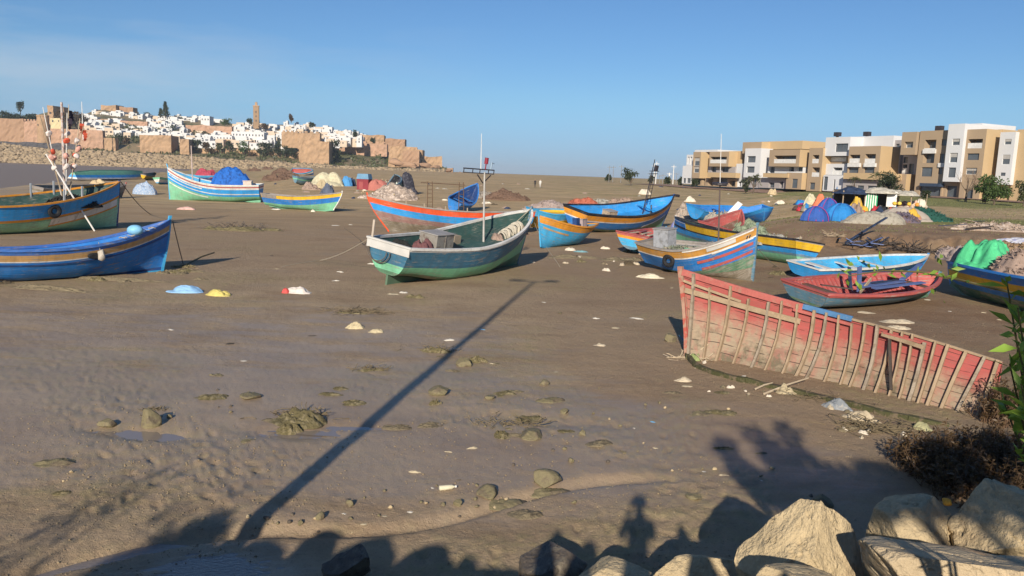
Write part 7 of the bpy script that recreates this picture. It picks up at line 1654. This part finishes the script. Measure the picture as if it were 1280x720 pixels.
btree(1232, 250, 14, 6, 119, LEAF_B, 'round', 'thin reddish shrub left of the dense round tree', 250, 70)
for i, (px, y, h_, w_, d) in enumerate([(788, 228, 19, 19, 210), (761, 226, 8, 8, 260), (814, 229, 9, 6, 240), (834, 230, 9, 6, 240), (852, 231, 11, 9, 225), (869, 232, 8, 7, 215)]):
    btree(px, y, h_, w_, d, LEAF_D, 'round', ['wide dark windblown tree on the horizon left of the ladder mast', 'tiny tree on the horizon far left of the ladder mast', 'tiny round tree among the white poles, left one', 'tiny round tree among the white poles, right one', 'low dark tree at the left end of the apartments', 'small dark tree under the white belvedere'][i], 500, 71+i, .5)
# marina poles and lamp posts on the horizon
for i, (px, yt, yb, r_, m) in enumerate([(761, 207, 227, .10, METAL), (766, 207, 227, .10, METAL), (776, 206, 227, .12, METAL), (812, 216, 229, .1, METAL), (817, 205, 229, .2, WHITE), (819.5, 202, 229, .15, WHITE), (828, 218, 230, .1, METAL), (836, 216, 230, .3, WHITE), (841, 206, 230, .17, WHITE), (845, 216, 230, .1, METAL), (824, 219, 229, .1, METAL)]):
    g = at_y(px, yb, 250); g.z = Hs(g.x, g.y); h_ = at_y(px, yt, 250).z-g.z; t = thing('marina_mast' if m is WHITE else 'promenade_pole', ('white' if m is WHITE else 'grey')+' upright pole on the horizon '+('left of' if px < 790 else 'right of')+' the ladder mast', 'pole', g, group='poles along the horizon'); b = MB(); b.tube([(0, 0, -.5), (0, 0, h_)], [r_, r_*.6], 6); b.build('pole', m, t)
    b = MB(); b.beam((-.8, 0, h_*.9), (.8, 0, h_*.9), .12, .12); b.build('cross_arm', m, t)
# ------------------------------------------------------------------ the fishermen's camp
def tent(name, label, px, py, wd, hgt, m, m2, seed, rz=0):
    p = GT(px, py); t = thing(name, label, 'tent', p, (0, 0, rz)); n = 16; b = MB(); c = MB()
    def q(i, j):
        a = math.pi*2*i/n; f = j/6; r = math.cos(f*math.pi/2); sq = 1+.10*math.cos(4*a); return Vector((math.cos(a)*wd/2*r*sq, math.sin(a)*wd/2*.8*r*sq, hgt*math.sin(f*math.pi/2)*(1-.03*math.cos(8*a))))
    for i in range(n):
        for j in range(6): b.quad(q(i, j), q(i+1, j), q(i+1, j+1), q(i, j+1), m=0)
    b.build('canopy', m, t, True)
    for a0 in (0, math.pi/2):
        s = MB(); s.tube([Vector((math.cos(a0+math.pi/4)*wd/2*1.02*math.cos(f), math.sin(a0+math.pi/4)*wd/2*.82*math.cos(f), hgt*1.01*math.sin(f))) for f in np.linspace(0, math.pi, 12)], .03, 5); s.build('tent_pole', m2, t)
    s = MB(); s.add([(-wd*.15, -wd*.405, .02), (wd*.15, -wd*.405, .02), (.0, -wd*.30, hgt*.75)], [(0, 1, 2)]); s.build('door_flap', m2, t); return t
TB1 = fabric('violet_blue_tent_cloth', (.035, .10, .36)); TB2 = fabric('bright_blue_tent_cloth', (.025, .21, .52)); MAG = fabric('magenta_tent_trim', (.35, .04, .18)); ORG = fabric('orange_red_cloth', (.66, .08, .03)); YC = fabric('yellow_cloth', (.62, .38, .05))
tent('dome_tent', 'small violet blue dome tent at the left of the camp', 1019, 276, 2.4, 1.25, TB1, MAG, 1)
tent('dome_tent', 'taller violet blue dome tent with magenta trim', 1034, 274, 2.3, 1.85, TB1, MAG, 2)
tent('dome_tent', 'bright sky blue dome tent at the middle of the camp', 1050, 276, 3.0, 1.5, TB2, TB1, 3)
def panel(name, label, cat, px, py, w_, h_, m, rz=0, tilt=.15, z=0, d=.06):
    p = GT(px, py); b = MB(); b.box((0, 0, h_/2), (w_, d, h_)); o = b.build(name, m); o.location = p+Vector((0, 0, z)); o.rotation_euler = (tilt, 0, rz); return tag(o, label, cat)
heap('orange_sheet', 'orange red sheet draped over poles behind the sky blue tent', GT(1061, 266), (2.4, 1.6, 2.6), ORG, 501, 'sheet', folds=.3)
heap('orange_sheet', 'salmon orange cloth behind the left dome tents', GT(1023, 263), (2.2, 1.6, 2.1), fabric('salmon_cloth', (.66, .18, .09)), 502, 'sheet', folds=.3)
heap('yellow_sheet', 'yellow sheet right of the orange red one', GT(1068, 268), (1.6, 1.2, 1.6), YC, 503, 'sheet', folds=.3)
heap('beige_cover', 'beige round cover on poles at the left end of the camp', GT(1013, 262), (2.0, 1.5, 2.0), CT, 504, 'cover', folds=.3)
heap('blue_cloth', 'steel blue cloth on a stick above the tents', GT(1047, 262), (1.3, 1.0, 2.6), fabric('steel_blue_cloth', (.08, .2, .4)), 505, 'cloth', folds=.6)
heap('dark_pack', 'dark pack on the ground at the far left of the camp', GT(1000, 262), (1.6, .9, .6), fabric('dark_brown_cloth', (.09, .05, .04)), 506, 'pack', folds=.5)
heap('grey_tarpaulin', 'low grey tarpaulin over gear in front of the shack', GT(1090, 279), (5.6, 2.6, 1.15), GREYT, 507, 'tarpaulin', folds=.35, power=.4)
heap('grey_tarpaulin', 'pale grey tarpaulin slope right of the low one', GT(1128, 276), (5.2, 2.6, 1.3), mat('sandy_tarpaulin', (.36, .31, .26), .9, .15, 2, 16, .4, .02), 508, 'tarpaulin', folds=.25)
heap('blue_brown_nets', 'bluish brown nets heaped on the pale grey slope', GT(1122, 278), (4.2, 1.8, 1.0), mat('bluish_brown_net', (.13, .11, .15), .95, .4, 2, 20, .8, .04, c2=(.22, .13, .08)), 509, 'net', folds=.7)
heap('net_pile', 'dark green net pile at the right of the camp', GT(1161, 276), (4.2, 2.4, 1.15), mat('dark_green_net', (.02, .085, .065), .95, .4, 2, 20, .8, .04), 510, 'net', folds=.7)
heap('pinkish_block', 'pinkish stone left of the dark green net pile', GT(1147, 277), (.8, .7, .7), mat('pinkish_stone', (.4, .2, .14), .9), 511, 'stone', folds=.2, sub=16)
rc = random.Random(15)
cl_m = [(fabric('crimson_cloth', (.5, .04, .06)), 'crimson'), (TB2, 'bright blue'), (fabric('white_bag', (0, 0, 0)), 'whitish'), (YC, 'yellow'), (DARKT, 'dark blue'), (mat('brown_net', (0, 0, 0)), 'brown'), (ORG, 'orange red'), (GREYT, 'grey'), (fabric('magenta_cloth', (.38, .04, .2)), 'magenta')]
for i in range(46):
    m_, cn = cl_m[i % 9]; px = rc.uniform(1000, 1150); py = rc.uniform(262, 279) if px > 1062 else rc.uniform(258, 266); q = GT(px, py); s_ = rc.uniform(.5, 1.5)
    heap('camp_bundle', '%s bundle lying in the clutter of the camp' % cn, q+Vector((0, 0, rc.choice([0, 0, .4]))), (s_*1.3, s_, s_*rc.uniform(.4, .9)), m_, 1200+i, 'bundle', rot=rc.random()*3, folds=.8, sub=18, group='%s bundles in the camp' % cn)
# shack: frame, roof sheets, dark mouth
p = GT(1082, 268); t = thing('shack', 'makeshift shack of poles and sheets with a dark mouth in the camp', 'shack', p); 
b = MB()
for x in (-2.4, -.2, 2.2, 4.4):
    for y in (0, 2.6): b.tube([(x, y, 0), (x, y, 2.3)], .06, 6)
b.build('frame', WOOD, t)
b = MB(); b.box((1.0, 2.6, 1.2), (6.6, .06, 2.4)); b.build('back_wall', WOOD_DARK, t)
o = heap('roof_sheet', None, (-1.3, 1.0, 2.0), (3.6, 3.4, .75), DARKT, 512, None, parent=t, folds=.3, power=.5); o = heap('roof_sheet', None, (1.6, .9, 2.15), (4.4, 3.4, .6), mat('pale_roof_sheet', (.50, .46, .38), .85, .2, 2, 16, .4, .02, c2=(.3, .27, .2)), 513, None, parent=t, folds=.6, power=.5)
o = heap('roof_sheet', None, (4.2, 1.2, 2.0), (3.0, 3.0, .5), mat('pale_roof_sheet', (0, 0, 0)), 514, None, parent=t, folds=.6, power=.5)
b = MB()
for k in range(5): b.box((-.15+k*.24, -.1, 1.2), (.12, .04, 1.7), m=0); b.box((-.03+k*.24, -.1, 1.2), (.12, .04, 1.7), m=1)
b.build('striped_panel', [WHITE, fabric('bright_green_cloth', (.04, .35, .15))], t); b = MB(); b.box((2.4, -.1, 1.6), (1.0, .05, 1.5)); b.build('white_panel', WHITE, t)
heap('goods', 'shelf load of small red, white and yellow goods in the shack', GT(1134, 268)+Vector((0, 0, .9)), (3.0, .9, .9), mat('mixed_goods', (.35, .12, .12), .8, .5, 3, 12, .3, .02, c2=(.6, .5, .35), c2t=(.45, .5)), 515, 'goods', folds=1, base=.3)
for k, (px, z, c) in enumerate([(1113, .95, (.7, .45, .06)), (1119, .95, (.75, .55, .1)), (1131, .9, (.75, .45, .05)), (1141, .85, (.8, .3, .05))]):
    rock('fishing_float', 'round %s float on the shelf of the shack, number from the left by colour' % ['amber', 'pale yellow', 'deep yellow', 'orange'][k], GT(px, 270)+Vector((0, -.6, z+.3)), (.42, .4, .38), 700+k, mat('float_paint_%s' % ['amber', 'pale', 'deep', 'orange'][k], c, .6, .1), 0, 3, 'float', facets=0, rough=.0)['label'] = 'round %s float on the shelf of the shack' % ['amber', 'pale yellow', 'deep yellow', 'orange'][k]
for i, (px, py, h_) in enumerate([(1074, 272, 1.7), (1071, 270, 1.5), (1137, 272, 1.6), (1146, 272, 1.9), (1078, 275, 1.2), (1156, 270, 2.2)]):
    p = GT(px, py); b = MB(); b.tube([(0, 0, -.1), (random.uniform(-.2, .2), 0, h_)], .035, 5); o = b.build('camp_pole', WOOD); o.location = p; tag(o, 'thin upright pole stuck in the sand around the camp shack', 'pole', 'poles around the camp shack')
# dark planks pile and bank debris
rnd = random.Random(21)
for i in range(16):
    p = GT(1082+rnd.gauss(0, 11), 308+rnd.gauss(0, 3)); b = MB(); ln = rnd.uniform(1.0, 2.6); b.box((0, 0, 0), (ln, .14, .05)); o = b.build('dark_plank', [DARKT, WB, WOOD_DARK][i % 3]); o.location = p+Vector((0, 0, rnd.uniform(.1, .45))); o.rotation_euler = (rnd.gauss(0, .2), rnd.gauss(0, .25), rnd.gauss(.3, .7)); tag(o, 'dark broken plank in the pile below the camp', 'plank', 'dark planks below the camp')
b = MB(); b.box((0, 0, 0), (3.9, .22, .07)); o = b.build('long_dark_plank', DARKT); o.location = GT(1078, 303)+Vector((.2, 0, .9)); o.rotation_euler = (0, -.48, .35); tag(o, 'long slate plank leaning up out of the dark pile', 'plank')
curl('root_tangle', 'dark roots and twigs hanging in the pile below the camp', 1102, 304, 90, .8, .025, WOOD_DARK, seed=31, up_=1.1)
curl('root_tangle', 'dark roots hanging in the eroded bank right of the pile', 1140, 312, 110, .9, .03, WOOD_DARK, seed=32, up_=.9)
curl('root_tangle', 'dark roots in the eroded bank farther right', 1172, 315, 60, .8, .025, WOOD_DARK, seed=33, up_=.8)
curl('root_tangle', 'small dark root tangle in the bank at the left', 1050, 295, 50, .6, .02, WOOD, seed=34, up_=.6)
heap('rubble_heap', 'heap of pale rubble and rubbish on the grass at the right', GT(1242, 288), (7.0, 2.6, .75), mat('rubbish_mix', (.34, .26, .20), .95, .4, 2, 9, .8, .05, c2=(.5, .42, .36), c2t=(.5, .6)), 520, 'rubbish heap', folds=1.0, freq=3, sub=60)
for i in range(9):
    p = GT(1222+rnd.gauss(0, 14), 286+rnd.gauss(0, 2)); b = MB(); b.box((0, 0, 0), (rnd.uniform(1, 2.6), .15, .04)); o = b.build('scrap_board', [DARKT, WOOD, WOOD_DARK][i % 3]); o.location = p+Vector((0, 0, rnd.uniform(.25, .5))); o.rotation_euler = (rnd.gauss(0, .2), rnd.gauss(0, .15), rnd.gauss(0, .5)); tag(o, 'board lying on the pale rubble heap at the right', 'board', 'boards on the pale rubble heap')
heap('striped_sheet', 'white and blue plastic sheet spread at the right edge behind the green tarpaulin', GT(1270, 303), (3.2, 1.8, .35), fabric('white_blue_sheet', (.55, .55, .6), c2=(.2, .22, .4)), 521, 'sheet', folds=.8)
heap('sand_mound', 'pale net and sand mound behind the green tarpaulin', GT(1262, 320), (4, 2.4, .9), mat('bank_soil', (.30, .2, .12), .95, .3, 1, 8, .8, .05, c2=(.12, .10, .05)), 522, 'mound', folds=.8)
# left centre: covered gear, sheds, mounds
heap('cream_tarpaulin', 'cream tarpaulin mound between the small far boats', GT(408, 232), (6.0, 3.4, 2.6), CT, 530, 'tarpaulin', folds=.25, power=.55)
heap('blue_tarpaulin', 'small pale blue tarpaulin right of the cream mound', GT(433, 232.5), (2.2, 1.8, 1.7), fabric('pale_blue_tarpaulin', (.08, .28, .55)), 531, 'tarpaulin', folds=.5)
heap('black_bundle', 'black bundle right of the small pale blue tarpaulin', GT(441, 232.5), (1.2, 1.0, 1.4), DARKT, 532, 'bundle', folds=.5)
heap('brown_net', 'dark brown net heap in front of the cream mound, left', GT(390, 237), (2.8, 1.6, 1.1), mat('brown_net', (0, 0, 0)), 533, 'net', folds=.8)
heap('straw_heap', 'straw coloured heap in front of the cream mound', GT(402, 235), (2.0, 1.4, 1.3), mat('straw_fibre', (0, 0, 0)), 534, 'heap', folds=.6)
heap('slate_net', 'slate blue net heap right above the small yellow boat', GT(409, 242), (2.4, 1.5, 1.4), fabric('slate_net', (0, 0, 0)), 535, 'net', folds=.8)
p = GT(455.5, 237); t = thing('shed', 'small dark red shed with a pale blue roof box', 'shed', p, (0, 0, R(-12))); s_ = p.y/F
b = MB(); b.box((0, 0, 6.5*s_), (15*s_, 12*s_, 13*s_)); b.build('wall', mat('dark_red_boards', (.24, .04, .05), .8, .2, 1, 12), t); b = MB(); b.box((0, 0, 16.2*s_), (16*s_, 13*s_, 6.4*s_), taper=.85); b.build('roof', mat('pale_blue_roof', (.14, .28, .42), .7), t); b = MB(); b.box((-2*s_, -6.1*s_, 5*s_), (5*s_, .05, 9.5*s_)); b.build('door', mat('red_door', (.32, .08, .08), .8), t)
heap('red_sheet', 'faded pinkish red sheet between the shed and the rubble', GT(472, 238), (4.0, 2.4, 2.0), fabric('pinkish_red_sheet', (.42, .15, .12)), 536, 'sheet', folds=.5)
heap('rubble_mound', 'mound of pale shells and rubbish beside the upended wreck', GT(488, 249), (8.5, 4.5, 2.0), mat('shell_rubbish', (.34, .27, .22), .95, .5, 1.5, 5, 1, .1, c2=(.6, .5, .42), c2t=(.52, .58)), 537, 'mound', folds=.7, freq=3, sub=70)
rs = random.Random(9)
for i in range(60):
    px = 488+rs.gauss(0, 15); py = 240+rs.gauss(0, 5); p = GT(px, max(py, 228)); rock('shell_lump', 'pale lump lying on the mound beside the upended wreck', p+Vector((0, 0, 1.1*math.exp(-((px-488)/14)**2))), (rs.uniform(.2, .5), .3, .25), 800+i, [STONE_PALE, mat('whitish_shell', (.6, .55, .5), .9), mat('brown_lump', (.2, .12, .1), .9)][i % 3], i, 2, 'lump', 'pale lumps on the mound')
r, h = mk('wrecked_boat', 'grey green boat wreck leaning upright on the rubbish mound', (482, 246), (512, 240), 3.0, 1.6, heel=-28, bow=.9, rake=.3, L=6.0, pitch=-14, group='wooden fishing boats aground on the mud')
build_hull(r, h, [(.3, 'teal')], [(.5, 'mgreen'), (1, 'steel')], inner='black', rail='steel', stem='black', keel='mgreen')
heap('dark_canopy', 'dark torn cloth hanging off the upright wreck', GT(508, 243), (3.2, 2.2, 3.6), fabric('blackish_cloth', (.035, .035, .05), c2=(.12, .12, .14)), 538, 'cloth', folds=.5)
heap('pale_board_stack', 'whitish board bundle under the dark torn cloth', GT(497, 243)+Vector((0, 0, 0)), (1.0, .8, 2.0), fabric('whitish_boards', (.55, .58, .5)), 539, 'bundle', folds=.4, sub=18)
heap('brown_bush_patch', 'dry brown bush on the sand right of the dark blue upturned bow', GT(633, 250), (6.5, 3, 1.1), mat('dry_brush', (.16, .10, .07), .95, .4, 2, 12, 1, .06), 540, 'bush', folds=1.2, freq=3, sub=60)
heap('stone_heap', 'low grey stone heap left of the dry brown bush', GT(604, 247), (4, 2, .8), mat('grey_rubbish', (.30, .26, .22), .95, .4, 2, 9, 1, .06), 541, 'heap', folds=1, freq=3)
heap('pale_net_mound', 'pinkish grey net mound behind the light blue boats', GT(690, 262), (6.5, 3, 1.0), mat('pinkish_net', (0, 0, 0)), 542, 'net', folds=.8, freq=2.4)
heap('orange_net', 'orange red net pile behind the big open blue boat', GT(728, 256), (4.2, 2.2, .9), mat('orange_red_net', (.42, .13, .08), .95, .4, 2, 14, .8, .05), 543, 'net', folds=.8)
heap('white_net', 'whitish net strip behind the big open blue boat', GT(752, 256), (4.6, 1.8, .7), mat('whitish_net', (0, 0, 0)), 544, 'net', folds=.8)
heap('brown_net', 'brown net mound behind the big open blue boat, near its mast', GT(776, 256), (4.2, 2, 1.1), mat('brown_net', (0, 0, 0)), 545, 'net', folds=.8)
heap('white_bag', 'white bag on the sand beyond the ladder mast', GT(806, 243), (2.2, 1.2, .9), fabric('white_bag', (0, 0, 0)), 546, 'bag', folds=.8)
heap('white_bag', 'white bag on the sand between the big blue boat and the far ones', GT(863, 252), (2.0, 1.2, .7), fabric('white_bag', (0, 0, 0)), 547, 'bag', folds=.8)
heap('net_pile', 'pale speckled net pile left of the far blue boats', GT(856, 273), (2.6, 1.8, 1.7), mat('speckled_net', (.42, .34, .27), .95, .5, 4, 10, 1, .05, c2=(.12, .14, .16)), 548, 'net', folds=.8)
heap('white_bag', 'white bag on the sand right of the far blue boats', GT(974, 255), (1.6, 1.0, .5), fabric('white_bag', (0, 0, 0)), 549, 'bag', folds=.8)
heap('pale_rock', 'pale rock on the sand before the apartments', GT(966, 243), (2.0, 1.4, 1.1), STONE_PALE, 550, 'rock', folds=.5)
heap('violet_float', 'violet blue float under the bow of the big open blue boat', GT(846, 287), (1.2, 1.0, .95), fabric('violet_float_cover', (.2, .22, .5)), 551, 'float', folds=.2)
heap('blue_striped_crate', 'blue and white slatted crate behind the bow of the tall boat', GT(182, 243), (3.6, 2.0, 1.7), fabric('slatted_blue_white', (.25, .35, .5), c2=(.65, .63, .6), scale=5), 552, 'crate', folds=.4)
heap('pale_stone', 'pale hump before the upturned boat', GT(122, 230), (2.8, 1.6, .8), STONE_PALE, 553, 'stone', folds=.5)
heap('pale_stone', 'brown hump right of the dark grey boat', GT(137, 238), (3.0, 1.6, .7), STONE_MUD, 554, 'stone', folds=.7)
for k, (px, py) in enumerate([(352, 217), (360, 223), (345, 226), (317, 214), (335, 212)]):
    heap('brush_clump', 'low brown brush clump on the far shore behind the striped green boat', GT(px, py), (6, 3, 1.4), mat('dry_brush', (0, 0, 0)), 560+k, 'brush', folds=1.2, freq=3, sub=36, group='brush clumps on the far shore')
for k in range(60):
    px = rs.choice([350, 440, 530, 600, 660, 840, 950, 990, 560, 620, 720])+rs.gauss(0, 26); py = rs.uniform(229, 266)
    heap('shore_litter', 'scrap of litter on the distant sand', GT(px, py), (rs.uniform(.4, 1.3), .5, .2), [fabric('white_bag', (0, 0, 0)), GREYT, DARKT, mat('brown_net', (0, 0, 0))][k % 4], 600+k, 'litter', folds=1, sub=12, group='litter on the distant sand')
# grass cover on the plateau, right (uncountable)
rsn = np.random.RandomState(4); n = 60000; yy = rsn.uniform(58, 135, n); aa = rsn.uniform(.30, .80, n); xx = aa*yy; g = .5*np.exp(-((yy-72)/5)**2)+.35*np.exp(-((yy-112)/12)**2)+.12
k = rsn.rand(n) < g*ss(.42, .6, fbm(xx*.12, yy*.5, 3))*1.6; xx = xx[k]; yy = yy[k]; n = len(xx); pts = np.stack([xx, yy, H(xx, yy)], -1)
o = leaf_cloud('grass', pts, rsn.normal(size=(n, 3))*.6+np.array([0, 0, 1.0]), .15, .08, leaf_mat('pale_grass_blade', (.20, .20, .08)), None, 8); tag(o, 'short green grass patches growing on the sandy plateau', 'grass', kind='stuff')
# ------------------------------------------------------------------ thin sea air over the whole place
b = MB(); b.box((0, 600, 40), (26000, 24000, 110)); hz_ = b.build('haze', None); hz_.data.materials.clear()
hm_ = bpy.data.materials.new('sea_haze'); hm_.use_nodes = True; nd = hm_.node_tree.nodes; nd.remove(nd['Principled BSDF']); vp = nd.new('ShaderNodeVolumePrincipled'); vp.inputs['Density'].default_value = .00013; vp.inputs['Color'].default_value = (.72, .86, 1, 1); vp.inputs['Anisotropy'].default_value = 0
hm_.node_tree.links.new(vp.outputs['Volume'], nd['Material Output'].inputs['Volume']); hz_.data.materials.append(hm_); hz_['kind'] = 'stuff'; hz_['label'] = 'thin pale sea haze filling the air over the flats'
for o in list(COL.objects):
    if o.parent is None and o.type in ('MESH', 'EMPTY') and 'kind' not in o.keys(): o['kind'] = 'thing'
